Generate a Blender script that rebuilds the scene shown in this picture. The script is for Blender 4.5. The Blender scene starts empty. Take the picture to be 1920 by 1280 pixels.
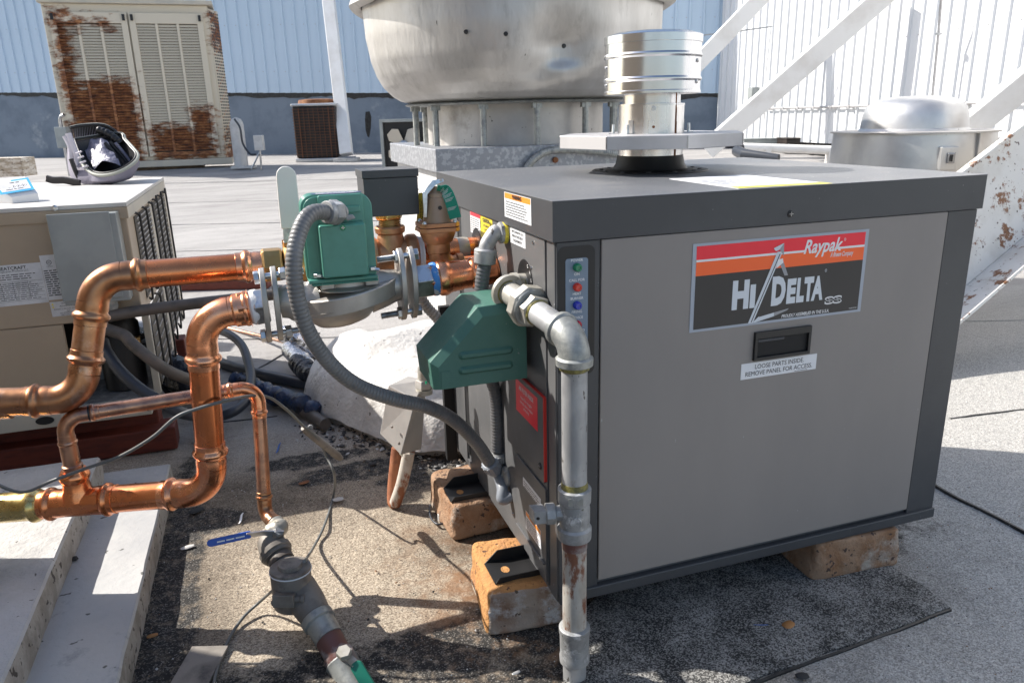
import bpy, math, random
from mathutils import Vector, Matrix, noise
from math import radians as R, sin, cos, pi, tan, sqrt
random.seed(7)
C = bpy.context.scene.collection
sc = bpy.context.scene
# ---------------------------------------------------------------- camera, sky, sun, exposure
CAM = Vector((-0.45336, -1.12658, 0.97000)); FPX = 1412.65
YAW, PITCH, ROLL = 0.3213066, 0.290218, -0.0250142
fw = Vector((sin(YAW)*cos(PITCH), cos(YAW)*cos(PITCH), -sin(PITCH)))
r0 = Vector((cos(YAW), -sin(YAW), 0)); u0 = r0.cross(fw)
rt = r0*cos(ROLL)+u0*sin(ROLL); up = -r0*sin(ROLL)+u0*cos(ROLL)
cd = bpy.data.cameras.new('camera'); cam = bpy.data.objects.new('camera', cd); C.objects.link(cam)
cam.matrix_world = Matrix(((rt.x, up.x, -fw.x, CAM.x), (rt.y, up.y, -fw.y, CAM.y), (rt.z, up.z, -fw.z, CAM.z), (0, 0, 0, 1)))
cd.sensor_width = 36; cd.lens = FPX/1920*36; cd.clip_end = 500; cd.clip_start = 0.02
cd.dof.use_dof = True; cd.dof.focus_distance = 1.5; cd.dof.aperture_fstop = 16
sc.camera = cam
SUN_AZ, SUN_EL = R(73), R(41)          # azimuth to the left of the view direction
Fh = Vector((sin(YAW), cos(YAW), 0)); Rh = Vector((cos(YAW), -sin(YAW), 0))
sd = (Fh*cos(SUN_AZ) - Rh*sin(SUN_AZ))*cos(SUN_EL) + Vector((0, 0, sin(SUN_EL)))
w = bpy.data.worlds.new('World'); sc.world = w; w.use_nodes = True
nt = w.node_tree; bg = nt.nodes['Background']; sky = nt.nodes.new('ShaderNodeTexSky')
sky.sky_type = 'NISHITA'; sky.sun_disc = False; sky.sun_elevation = SUN_EL
sky.sun_rotation = math.atan2(sd.x, sd.y); sky.air_density = 1.0; sky.dust_density = 1.6; sky.ozone_density = 1.0
nt.links.new(sky.outputs[0], bg.inputs[0]); bg.inputs[1].default_value = 0.125
sl = bpy.data.lights.new('sun', 'SUN'); sl.energy = 5.0; sl.angle = R(0.5); sl.color = (1, .95, .88)
so = bpy.data.objects.new('sun', sl); C.objects.link(so); so.location = (-4, 2, 6)
so.rotation_euler = sd.to_track_quat('Z', 'Y').to_euler()
sc.view_settings.view_transform = 'Standard'; sc.view_settings.look = 'None'
sc.view_settings.gamma = 1; sc.view_settings.use_curve_mapping = False
sc.view_settings.exposure = 0.72

# ---------------------------------------------------------------- placing helpers
def P(U, V, x=None, y=None, z=None, t=None):
    k = fw + rt*(U-960)/FPX - up*(V-640)/FPX
    if x is not None: q = (x-CAM.x)/k.x
    elif y is not None: q = (y-CAM.y)/k.y
    elif z is not None: q = (z-CAM.z)/k.z
    else: q = t/k.dot(Fh)
    return CAM + k*q
def W(s, t, z=0):
    q = CAM + Rh*s + Fh*t; q.z = z; return q
def V3(*a): return Vector(a)
X, Y, Z = V3(1, 0, 0), V3(0, 1, 0), V3(0, 0, 1)

# ---------------------------------------------------------------- materials
MATS = {}
def mat(name, col, rough=.5, metal=0, col2=None, sc1=8, lo=.45, hi=.6, spk=None, spks=120, spkt=.68,
        bump=0, bscale=200, col3=None, sc3=3, lo3=.5, hi3=.6, r2=None, coat=0, stretch=None, det=6, bdist=.002, emis=None):
    m = bpy.data.materials.new(name); m.use_nodes = True; n = m.node_tree.nodes; L = m.node_tree.links
    b = n['Principled BSDF']; b.inputs['Roughness'].default_value = rough; b.inputs['Metallic'].default_value = metal
    b.inputs['Base Color'].default_value = (*col, 1)
    if coat: b.inputs['Coat Weight'].default_value = coat; b.inputs['Coat Roughness'].default_value = .15
    tc = n.new('ShaderNodeTexCoord'); co = tc.outputs['Object']
    if stretch:
        mp = n.new('ShaderNodeMapping'); mp.inputs['Scale'].default_value = stretch; L.new(co, mp.inputs[0]); co = mp.outputs[0]
    def nz(s, d=det, ro=.6):
        t = n.new('ShaderNodeTexNoise'); t.inputs['Scale'].default_value = s; t.inputs['Detail'].default_value = d
        t.inputs['Roughness'].default_value = ro; L.new(co, t.inputs['Vector']); return t.outputs['Fac']
    def ramp(f, a, c):
        q = n.new('ShaderNodeMapRange'); q.inputs['From Min'].default_value = a; q.inputs['From Max'].default_value = c
        L.new(f, q.inputs['Value']); return q.outputs['Result']
    cur = None
    def mixin(f, c):
        nonlocal cur
        q = n.new('ShaderNodeMix'); q.data_type = 'RGBA'; L.new(f, q.inputs['Factor'])
        if cur is None: q.inputs[6].default_value = (*col, 1)
        else: L.new(cur, q.inputs[6])
        q.inputs[7].default_value = (*c, 1); cur = q.outputs[2]
    if col2: f1 = ramp(nz(sc1), lo, hi); mixin(f1, col2)
    if col3: mixin(ramp(nz(sc3, 10, .7), lo3, hi3), col3)
    if spk: mixin(ramp(nz(spks, 2), spkt, spkt+.03), spk)
    if cur is not None: L.new(cur, b.inputs['Base Color'])
    if r2 is not None: 
        q = n.new('ShaderNodeMapRange'); q.inputs['To Min'].default_value = rough; q.inputs['To Max'].default_value = r2
        q.inputs['From Min'].default_value = .35; q.inputs['From Max'].default_value = .65
        L.new(nz(sc1*2.3), q.inputs['Value']); L.new(q.outputs[0], b.inputs['Roughness'])
    if bump:
        bp = n.new('ShaderNodeBump'); bp.inputs['Strength'].default_value = bump; bp.inputs['Distance'].default_value = bdist
        L.new(nz(bscale, 4), bp.inputs['Height']); L.new(bp.outputs[0], b.inputs['Normal'])
    if emis: b.inputs['Emission Color'].default_value = (*emis, 1); b.inputs['Emission Strength'].default_value = 1
    MATS[name] = m; return m
mat('dark_paint', (.055, .058, .063), .42, col2=(.048, .05, .055), sc1=5, spk=(.22, .22, .22), spks=160, spkt=.74, bump=.08, bscale=900)
mat('dark_paint_lit', (.095, .097, .10), .34, col2=(.12, .12, .122), sc1=4, r2=.45, spk=(.3, .3, .3), spks=130, spkt=.73, bump=.06, bscale=600)  # same dark paint, lightened in colour for the sunlit left side
mat('dusty_top', (.125, .13, .14), .36, col2=(.20, .195, .19), sc1=3.5, lo=.48, hi=.75, spk=(.55, .53, .5), spks=110, spkt=.69, bump=.25, bscale=700, col3=(.19, .18, .17), sc3=14, lo3=.58, hi3=.75)
mat('panel_gray', (.265, .24, .222), .5, col2=(.238, .217, .202), sc1=3, lo=.35, hi=.7, bump=.08, bscale=3, bdist=.004, stretch=(1.6, 1, .5), spk=(.42, .41, .39), spks=75, spkt=.765, r2=.6)
mat('black', (.012, .012, .013), .45)
mat('black_gloss', (.004, .004, .005), .7)
mat('rubber', (.035, .04, .05), .4, bump=.1, bscale=300)
mat('rubber_brown', (.12, .10, .085), .5, col2=(.08, .07, .06), sc1=20, bump=.1, bscale=300)
mat('white', (.78, .78, .78), .5)
mat('label_white', (.72, .73, .75), .35)
mat('label_dirty', (.68, .68, .69), .4, col2=(.55, .55, .56), sc1=12)
mat('red', (.86, .018, .04), .3); mat('orange', (.95, .13, .02), .3); mat('warn_orange', (.85, .28, .03), .4)
mat('label_black', (.022, .022, .024), .3); mat('silver_print', (.62, .66, .70), .3); mat('silver_mid', (.30, .31, .33), .3)
mat('label_edge', (.36, .40, .46), .3)
mat('yellow', (.80, .66, .03), .4, col2=(.7, .55, .03), sc1=30); mat('yellow_dark', (.45, .36, .03), .5)
mat('seal_yellow', (.75, .6, .05), .5)
mat('gasket_red', (.65, .04, .03), .5)
mat('ind_blue', (.17, .23, .30), .35); mat('cyan_print', (.03, .38, .72), .4)
mat('lens_green', (.01, .22, .10), .12, coat=.5); mat('lens_red', (.65, .03, .01), .12, coat=.5); mat('lens_blue', (.01, .03, .42), .12, coat=.5); mat('lens_crimson', (.45, .01, .03), .12, coat=.5)
mat('copper', (.80, .30, .13), .2, 1, col2=(.66, .21, .085), sc1=9, lo=.4, hi=.65, r2=.32, bump=.05, bscale=60, col3=(.36, .17, .10), sc3=16, lo3=.56, hi3=.72)
mat('copper_bright', (.88, .42, .24), .16, 1, col2=(.78, .28, .13), sc1=12, r2=.34, bump=.12, bscale=50, col3=(.60, .30, .16), sc3=15, lo3=.54, hi3=.7)
mat('copper_aged', (.52, .27, .14), .27, 1, col2=(.36, .17, .09), sc1=12, lo=.4, hi=.62, r2=.42, bump=.06, bscale=60, col3=(.62, .42, .33), sc3=10, lo3=.55, hi3=.7)
mat('copper_dark', (.56, .31, .20), .25, 1, col2=(.30, .17, .13), sc1=18, lo=.42, hi=.6, r2=.42, bump=.08, bscale=90, col3=(.16, .10, .09), sc3=26, lo3=.58, hi3=.66)
mat('bronze', (.50, .26, .14), .42, .75, col2=(.36, .18, .09), sc1=25, bump=.35, bscale=420, r2=.5, bdist=.001)
mat('brass', (.52, .34, .15), .33, .9, col2=(.44, .27, .11), sc1=15, r2=.5, bump=.1, bscale=300)
mat('brass_bright', (.68, .52, .22), .2, 1, col2=(.55, .4, .14), sc1=25, r2=.35, bump=.05, bscale=90)
mat('valve_beige', (.36, .25, .17), .42, .3, col2=(.32, .21, .14), sc1=10)
mat('steel', (.45, .45, .46), .28, 1, col2=(.36, .36, .37), sc1=20, r2=.4)
mat('zinc', (.68, .70, .72), .32, 1, col2=(.5, .5, .5), sc1=40, r2=.35)
mat('cast_steel', (.50, .475, .44), .42, .7, col2=(.42, .395, .36), sc1=10, bump=.25, bscale=350, r2=.5, bdist=.001)
mat('galv', (.36, .365, .365), .52, .4, col2=(.25, .255, .255), sc1=34, lo=.4, hi=.62, r2=.62, bump=.3, bscale=160, col3=(.56, .57, .58), sc3=35, lo3=.56, hi3=.66, bdist=.001, spk=(.12, .11, .09), spks=90, spkt=.71)
mat('galv_pipe', (.42, .425, .43), .45, .45, col2=(.33, .335, .34), sc1=26, lo=.42, hi=.58, r2=.6, bump=.3, bscale=120, col3=(.25, .22, .17), sc3=16, lo3=.60, hi3=.68, spk=(.13, .12, .11), spks=80, spkt=.67, stretch=(1, 1, .5), bdist=.001)
mat('galv_dull', (.36, .37, .35), .5, .5, col2=(.26, .27, .26), sc1=40, lo=.45, hi=.6, bump=.35, bscale=200, col3=(.18, .20, .22), sc3=10, lo3=.55, hi3=.7, bdist=.001)
mat('galv_rusty', (.46, .44, .40), .6, .2, col2=(.36, .33, .29), sc1=25, bump=.4, bscale=140, col3=(.20, .085, .05), sc3=30, lo3=.53, hi3=.60, stretch=(1, 1, .4), bdist=.001)
mat('dope', (.24, .21, .06), .4, col2=(.12, .11, .04), sc1=90, bump=.5, bscale=200)
mat('fitting_pale', (.48, .46, .41), .45, .45, col2=(.38, .36, .30), sc1=30, lo=.45, hi=.62, bump=.3, bscale=200, col3=(.25, .22, .12), sc3=40, lo3=.62, hi3=.7, bdist=.001)
mat('pipe_paint', (.52, .50, .47), .5, col2=(.38, .35, .31), sc1=16, lo=.45, hi=.6, col3=(.16, .07, .05), sc3=14, lo3=.56, hi3=.62, bump=.3, bscale=120, bdist=.001)
mat('leg_paint', (.56, .52, .46), .5, col2=(.42, .36, .30), sc1=18, lo=.45, hi=.6, col3=(.25, .085, .035), sc3=12, lo3=.50, hi3=.56, bump=.4, bscale=120, bdist=.001, stretch=(1, 1, .5))
mat('leg_rust', (.34, .13, .06), .75, col2=(.20, .07, .035), sc1=24, lo=.42, hi=.6, col3=(.45, .20, .10), sc3=30, lo3=.55, hi3=.65, bump=.6, bscale=140, bdist=.001)
mat('maroon', (.14, .06, .05), .45, col2=(.25, .22, .21), sc1=18, lo=.5, hi=.6, bump=.3, bscale=120)
mat('strainer', (.25, .225, .195), .6, .2, col2=(.17, .15, .13), sc1=14, bump=.35, bscale=200, col3=(.05, .05, .05), sc3=10, lo3=.56, hi3=.68, bdist=.001)
mat('wrap_black', (.04, .04, .04), .4, col2=(.10, .10, .10), sc1=30, bump=.7, bscale=70)
mat('teflon', (.75, .76, .78), .6, bump=.5, bscale=250); mat('tape_blue', (.06, .25, .62), .6, col2=(.5, .55, .6), sc1=60, lo=.52, hi=.58, bump=.5, bscale=250)
mat('pump_green', (.085, .29, .225), .36, col2=(.075, .26, .20), sc1=18, coat=.2, bump=.15, bscale=260, spk=(.45, .52, .48), spks=60, spkt=.745, bdist=.0008)
mat('hood_green', (.055, .155, .12), .42, col2=(.068, .172, .136), sc1=7, bump=.5, bscale=900, bdist=.0006, spk=(.25, .3, .27), spks=90, spkt=.75, r2=.55)
mat('tag_green', (.01, .30, .20), .4); mat('decal_navy', (.05, .07, .16), .35)
mat('handle_blue', (.02, .09, .42), .35, bump=.1, bscale=100); mat('handle_green', (.01, .17, .11), .4)
mat('handle_white', (.80, .77, .71), .45)
mat('conduit', (.15, .15, .148), .3, col2=(.19, .19, .188), sc1=12, r2=.5)
mat('conduit_dark', (.12, .12, .125), .42)
mat('pvc_gray', (.22, .24, .27), .4)
mat('stainless', (.78, .78, .78), .18, 1, r2=.28, col2=(.62, .62, .63), sc1=3, stretch=(1, 1, .08), bump=.04, bscale=30)
mat('stainless_brush', (.74, .73, .72), .24, 1, r2=.32, col2=(.56, .50, .45), sc1=8, lo=.6, hi=.8, stretch=(1, 1, .15), bump=.05, bscale=60)
mat('collar_gray', (.50, .49, .49), .4, .3, col2=(.44, .43, .43), sc1=6)
mat('alu', (.60, .585, .56), .40, .6, col2=(.44, .425, .40), sc1=3, lo=.40, hi=.62, r2=.5, bump=.5, bscale=6, col3=(.30, .285, .265), sc3=7, lo3=.56, hi3=.74, spk=(.05, .045, .04), spks=40, spkt=.76, bdist=.02, stretch=(1, 1, .35))
mat('alu_dirty', (.50, .48, .45), .5, .4, col2=(.42, .40, .38), sc1=7, lo=.42, hi=.62, bump=.3, bscale=30, spk=(.08, .07, .06), spks=38, spkt=.72, col3=(.30, .27, .24), sc3=4, lo3=.56, hi3=.7)
mat('alu_soft', (.66, .65, .63), .36, .8, col2=(.56, .55, .54), sc1=4, r2=.48, bump=.15, bscale=18, spk=(.12, .11, .1), spks=26, spkt=.74, bdist=.004)
mat('galv_sheet', (.30, .31, .33), .45, .6, col2=(.42, .43, .45), sc1=45, lo=.52, hi=.56, r2=.6, col3=(.22, .14, .10), sc3=5, lo3=.66, hi3=.72)
mat('white_membrane', (.60, .58, .55), .5, col2=(.44, .42, .39), sc1=6, lo=.45, hi=.7, bump=1, bscale=9, bdist=.02, spk=(.10, .09, .08), spks=42, spkt=.69, col3=(.30, .28, .25), sc3=9, lo3=.6, hi3=.72)
mat('curb_white', (.55, .54, .52), .6, col2=(.42, .41, .40), sc1=9, lo=.45, hi=.7, bump=.3, bscale=40)
mat('wall_metal_shade', (.50, .62, .74), .45, .0, col2=(.475, .59, .70), sc1=1.5, stretch=(1, 1, .2))  # white sheeting; the blue of its shade is mixed into the colour
mat('wall_metal_white', (.66, .675, .69), .42, .0, col2=(.72, .73, .74), sc1=1.5, stretch=(1, 1, .2))
mat('flashing', (.17, .21, .26), .7, col2=(.13, .165, .21), sc1=2, lo=.45, hi=.6, bump=.4, bscale=20, col3=(.28, .31, .34), sc3=1.2, lo3=.58, hi3=.66)
mat('tar', (.012, .012, .012), .5, bump=.6, bscale=60, col2=(.03, .03, .03), sc1=30)
mat('brace_white', (.78, .77, .75), .45, col2=(.70, .68, .65), sc1=3)
mat('rusty_white', (.72, .70, .66), .55, col2=(.60, .57, .52), sc1=6, lo=.5, hi=.7, bump=.5, bscale=70, col3=(.22, .09, .035), sc3=11, lo3=.56, hi3=.60, spk=(.08, .05, .04), spks=45, spkt=.68)
mat('cream', (.52, .475, .39), .5, col2=(.45, .42, .36), sc1=4, bump=.05, bscale=60)
mat('cream_tan', (.40, .315, .225), .45, col2=(.38, .298, .212), sc1=4)
mat('tan_top', (.56, .54, .51), .5, col2=(.50, .48, .45), sc1=5, spk=(.3, .28, .26), spks=60, spkt=.75)
mat('elec_gray', (.27, .29, .285), .28, col2=(.33, .35, .34), sc1=5, r2=.36)
mat('coil', (.10, .09, .075), .6, .4); mat('ac_brown', (.028, .02, .016), .55, col2=(.015, .010, .008), sc1=8)
mat('rust_wire', (.13, .05, .022), .7); mat('wire_white', (.6, .6, .6), .4)
mat('rust', (.17, .062, .025), .8, col2=(.30, .13, .05), sc1=14, bump=.5, bscale=80)
mat('wood_red', (.15, .028, .014), .6, col2=(.10, .02, .012), sc1=14, stretch=(1, 6, 6), bump=.4, bscale=40, col3=(.35, .22, .15), sc3=5, lo3=.66, hi3=.7)
mat('wood', (.17, .12, .08), .7, col2=(.10, .07, .045), sc1=12, bump=.4, bscale=50)
mat('osb', (.42, .36, .28), .7, col2=(.66, .62, .55), sc1=26, lo=.45, hi=.55, stretch=(1, 1, 3), bump=.4, bscale=60, col3=(.22, .18, .14), sc3=40, lo3=.56, hi3=.6)
mat('concrete', (.50, .49, .47), .85, col2=(.33, .32, .31), sc1=7, lo=.42, hi=.68, spk=(.12, .11, .10), spks=60, spkt=.70, bump=1, bscale=90, bdist=.004, col3=(.52, .51, .50), sc3=3, lo3=.5, hi3=.7)
mat('concrete_smooth', (.37, .37, .37), .8, col2=(.46, .455, .44), sc1=3, lo=.4, hi=.6, spk=(.12, .12, .11), spks=34, spkt=.68, bump=.6, bscale=60, bdist=.003, col3=(.25, .25, .26), sc3=6, lo3=.6, hi3=.7)
mat('concrete_side', (.38, .35, .31), .9, col2=(.26, .235, .20), sc1=16, bump=1, bscale=70, spk=(.07, .06, .05), spks=50, spkt=.62, bdist=.004)
mat('paver', (.34, .215, .135), .9, col2=(.25, .125, .06), sc1=11, lo=.42, hi=.6, bump=1, bscale=90, col3=(.42, .36, .30), sc3=9, lo3=.53, hi3=.64, spk=(.08, .05, .04), spks=60, spkt=.64, bdist=.006)
mat('paver_orange', (.48, .24, .085), .9, col2=(.34, .16, .07), sc1=9, lo=.46, hi=.62, bump=1, bscale=95, col3=(.52, .46, .38), sc3=10, lo3=.55, hi3=.62, spk=(.14, .07, .04), spks=60, spkt=.65, bdist=.006)
mat('paver_face', (.34, .27, .215), .95, col2=(.22, .13, .085), sc1=9, lo=.45, hi=.6, bump=1, bscale=60, col3=(.46, .42, .39), sc3=14, lo3=.5, hi3=.6, spk=(.10, .07, .05), spks=60, spkt=.66, bdist=.006)
mat('foil', (.62, .62, .63), .22, 1, bump=1, bscale=42, bdist=.01)
mat('black_plastic', (.015, .018, .025), .2, bump=1, bscale=35, bdist=.012)
mat('tape_navy', (.012, .03, .08), .22, bump=1, bscale=35, bdist=.01, col2=(.01, .01, .015), sc1=14)
mat('bag_gray', (.20, .185, .235), .7, col2=(.21, .2, .25), sc1=20, bump=.3, bscale=300)
mat('bag_light', (.52, .50, .56), .6, bump=.3, bscale=300); mat('bag_black', (.012, .012, .014), .45, bump=.3, bscale=60)
mat('bag_trim', (.30, .31, .27), .55)
mat('clear_plastic', (.15, .15, .21), .42, .0, bump=1, bscale=24, bdist=.012, col2=(.16, .16, .22), sc1=16, lo=.45, hi=.55)
mat('cable', (.13, .135, .13), .45); mat('leaf', (.35, .16, .05), .7); mat('blue_bit', (.03, .12, .4), .5)
mat('stone', (.5, .49, .47), .9, bump=.3, bscale=60); mat('dark_debris', (.03, .03, .03), .8, bump=.5, bscale=60)
mat('pink', (.5, .06, .12), .5); mat('blade', (.50, .45, .37), .5)

# roof membrane: granules, tar, dirt and weathering zones
def roof_mat(name, near):
    m = bpy.data.materials.new(name); m.use_nodes = True; n = m.node_tree.nodes; L = m.node_tree.links
    b = n['Principled BSDF']; b.inputs['Roughness'].default_value = .9
    g = n.new('ShaderNodeNewGeometry'); pos = g.outputs['Position']
    def nz(s, d=6, ro=.6, stretch=None):
        v = pos
        if stretch:
            mp = n.new('ShaderNodeMapping'); mp.inputs['Rotation'].default_value = (0, 0, YAW); mp.inputs['Scale'].default_value = stretch; L.new(pos, mp.inputs[0]); v = mp.outputs[0]
        t = n.new('ShaderNodeTexNoise'); t.inputs['Scale'].default_value = s; t.inputs['Detail'].default_value = d; t.inputs['Roughness'].default_value = ro
        L.new(v, t.inputs['Vector']); return t.outputs['Fac']
    def mr(f, a, c, o0=0, o1=1):
        q = n.new('ShaderNodeMapRange'); q.inputs['From Min'].default_value = a; q.inputs['From Max'].default_value = c
        q.inputs['To Min'].default_value = o0; q.inputs['To Max'].default_value = o1; L.new(f, q.inputs['Value']); return q.outputs['Result']
    def mth(op, a, c):
        q = n.new('ShaderNodeMath'); q.operation = op
        for i, k in enumerate((a, c)):
            if isinstance(k, (int, float)): q.inputs[i].default_value = k
            else: L.new(k, q.inputs[i])
        return q.outputs[0]
    def mx(f, a, c):
        q = n.new('ShaderNodeMix'); q.data_type = 'RGBA'; L.new(f, q.inputs['Factor']) if not isinstance(f, float) else None
        for i, k in ((6, a), (7, c)):
            if isinstance(k, tuple): q.inputs[i].default_value = (*k, 1)
            else: L.new(k, q.inputs[i])
        return q.outputs[2]
    vor = n.new('ShaderNodeTexVoronoi'); vor.inputs['Scale'].default_value = 400; L.new(pos, vor.inputs['Vector'])
    cell = n.new('ShaderNodeSeparateColor'); L.new(vor.outputs['Color'], cell.inputs[0]); rnd = cell.outputs[0]
    sep = n.new('ShaderNodeSeparateXYZ'); L.new(pos, sep.inputs[0])
    def blob(x, y, rx, ry, soft=.5):
        dx = mth('DIVIDE', mth('SUBTRACT', sep.outputs[0], x), rx); dy = mth('DIVIDE', mth('SUBTRACT', sep.outputs[1], y), ry)
        d = mth('SQRT', mth('ADD', mth('MULTIPLY', dx, dx), mth('MULTIPLY', dy, dy)), 0)
        d2 = mth('ADD', d, mr(nz(9, 8, .7), .2, .8, -.55, .55)); return mr(d2, 1.0+soft*.5, 1.0-soft*.5)
    grav = mx(mr(rnd, 0, 1), (.19, .15, .11), (.62, .53, .41))
    gray = mx(mr(rnd, 0, 1), (.24, .23, .215), (.60, .585, .55))
    side = mr(mth('ADD', sep.outputs[0], mr(nz(3), 0, 1, -.3, .3)), .15, .5)
    base = mx(side, grav, gray)
    base = mx(mr(nz(6, 8, .7), .5, .66), base, (.42, .38, .33)) if False else base
    old = mx(mr(nz(3, 10, .72, (.35, 1.6, 1)), .35, .65), (.30, .288, .278), (.45, .435, .42))
    old = mx(mr(nz(14, 8, .75, (.3, 2.2, 1)), .60, .66), old, (.20, .195, .19))
    far = mr(mth('ADD', sep.outputs[1], mr(nz(2.2, 6), 0, 1, -.5, .5)), .9, 1.7)
    base = mx(far, base, old)
    rustf = mth('MULTIPLY', blob(-.02, .18, .22, .35, .9), mr(nz(13), .42, .6)); base = mx(rustf, base, (.30, .17, .09))
    sf = None
    for a in [(-.62, .80, .40, .22), (.05, .80, .36, .22), (.30, .08, .50, .26), (-.2, -.12, .55, .16), (-.70, .35, .10, 1.0), (.0, .42, .2, .12)]:
        q = blob(*a, 1.3); sf = q if sf is None else mth('MAXIMUM', sf, q)
    st_ = n.new('ShaderNodeMix'); st_.data_type = 'RGBA'; st_.blend_type = 'MULTIPLY'; L.new(mth('MULTIPLY', sf, mr(nz(7, 9, .75), .25, .6, .35, .85)), st_.inputs['Factor']); L.new(base, st_.inputs[6]); st_.inputs[7].default_value = (.20, .18, .16, 1); base = st_.outputs[2]
    tarc = mx(mr(rnd, .70, 1.0), (.022, .020, .018), (.20, .185, .165))
    tf = None
    for a in [(-.715, .35, .055, .85), (.16, -.10, .22, .10), (-.35, .06, .36, .085), (-.25, .90, .20, .06), (.10, .80, .30, .10), (-.66, .74, .10, .07), (.45, .12, .5, .13), (.02, .02, .10, .04), (-.38, 1.02, .16, .05), (-.5, -.22, .4, .17), (-.05, -.12, .2, .1)]:
        q = blob(*a, .25); tf = q if tf is None else mth('MAXIMUM', tf, q)
    hole = mr(nz(30, 8, .75), .50, .60); tf2 = mth('MULTIPLY', tf, mr(hole, 0, 1, 1, .3))
    base = mx(tf2, base, tarc)
    if not near:
        pass
    else:
        dark = mx(mr(rnd, .45, .85), (.025, .025, .025), (.24, .235, .22))
        base = mx(mr(nz(8, 8, .7), .42, .58), mx(mr(rnd, .1, .8), (.05, .048, .045), (.36, .35, .33)), dark)
    L.new(base, b.inputs['Base Color'])
    bp = n.new('ShaderNodeBump'); bp.inputs['Strength'].default_value = 1.0; bp.inputs['Distance'].default_value = .0035
    hgt = mth('ADD', mth('MULTIPLY', rnd, .8), mth('MULTIPLY', nz(45, 6), 1.6)); L.new(hgt, bp.inputs['Height']); L.new(bp.outputs[0], b.inputs['Normal'])
    MATS[name] = m
roof_mat('roof', False); roof_mat('roof_patch', True)

def rust_zone(name, base, zones, off):
    """paint over metal with rust patches where the paint has failed (object space)"""
    m = bpy.data.materials.new(name); m.use_nodes = True; n = m.node_tree.nodes; L = m.node_tree.links
    b = n['Principled BSDF']; b.inputs['Roughness'].default_value = .6
    g = n.new('ShaderNodeTexCoord'); s = n.new('ShaderNodeSeparateXYZ')
    ro = n.new('ShaderNodeMapping'); ro.vector_type = 'POINT'; ro.inputs['Location'].default_value = off[1]; ro.inputs['Rotation'].default_value = (0, 0, off[0])
    gg = n.new('ShaderNodeNewGeometry'); L.new(gg.outputs['Position'], ro.inputs[0]); L.new(ro.outputs[0], s.inputs[0])
    def nz(sc_, d=8, st=(1, 1, 2.5)):
        mp = n.new('ShaderNodeMapping'); mp.inputs['Scale'].default_value = st; L.new(ro.outputs[0], mp.inputs[0])
        t = n.new('ShaderNodeTexNoise'); t.inputs['Scale'].default_value = sc_; t.inputs['Detail'].default_value = d; t.inputs['Roughness'].default_value = .72; L.new(mp.outputs[0], t.inputs['Vector']); return t.outputs['Fac']
    def mth(op, a, c):
        q = n.new('ShaderNodeMath'); q.operation = op
        for i, k in enumerate((a, c)):
            if isinstance(k, (int, float)): q.inputs[i].default_value = k
            else: L.new(k, q.inputs[i])
        return q.outputs[0]
    def mr(f, a, c, o0=0, o1=1):
        q = n.new('ShaderNodeMapRange'); q.inputs['From Min'].default_value = a; q.inputs['From Max'].default_value = c
        q.inputs['To Min'].default_value = o0; q.inputs['To Max'].default_value = o1; L.new(f, q.inputs['Value']); return q.outputs['Result']
    wob = mr(nz(5), .25, .75, -.17, .17); f = None
    for (x0, x1, z0, z1) in zones:
        cx, hx, cz, hz = (x0+x1)/2, (x1-x0)/2, (z0+z1)/2, (z1-z0)/2
        dx = mth('SUBTRACT', mth('ABSOLUTE', mth('SUBTRACT', s.outputs[0], cx), 0), hx); dz = mth('SUBTRACT', mth('ABSOLUTE', mth('SUBTRACT', s.outputs[2], cz), 0), hz)
        d = mth('ADD', mth('MAXIMUM', dx, dz), wob); q = mr(d, .05, -.05); f = q if f is None else mth('MAXIMUM', f, q)
    ru = n.new('ShaderNodeValToRGB'); cr = ru.color_ramp; cr.elements[0].position = .36; cr.elements[0].color = (.045, .016, .01, 1); cr.elements[1].position = .66; cr.elements[1].color = (.42, .19, .07, 1)
    e = cr.elements.new(.5); e.color = (.19, .065, .02, 1); L.new(nz(9), ru.inputs[0])
    q = n.new('ShaderNodeMix'); q.data_type = 'RGBA'; L.new(f, q.inputs['Factor']); q.inputs[6].default_value = (*base, 1); L.new(ru.outputs[0], q.inputs[7]); L.new(q.outputs[2], b.inputs['Base Color'])
    MATS[name] = m

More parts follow.
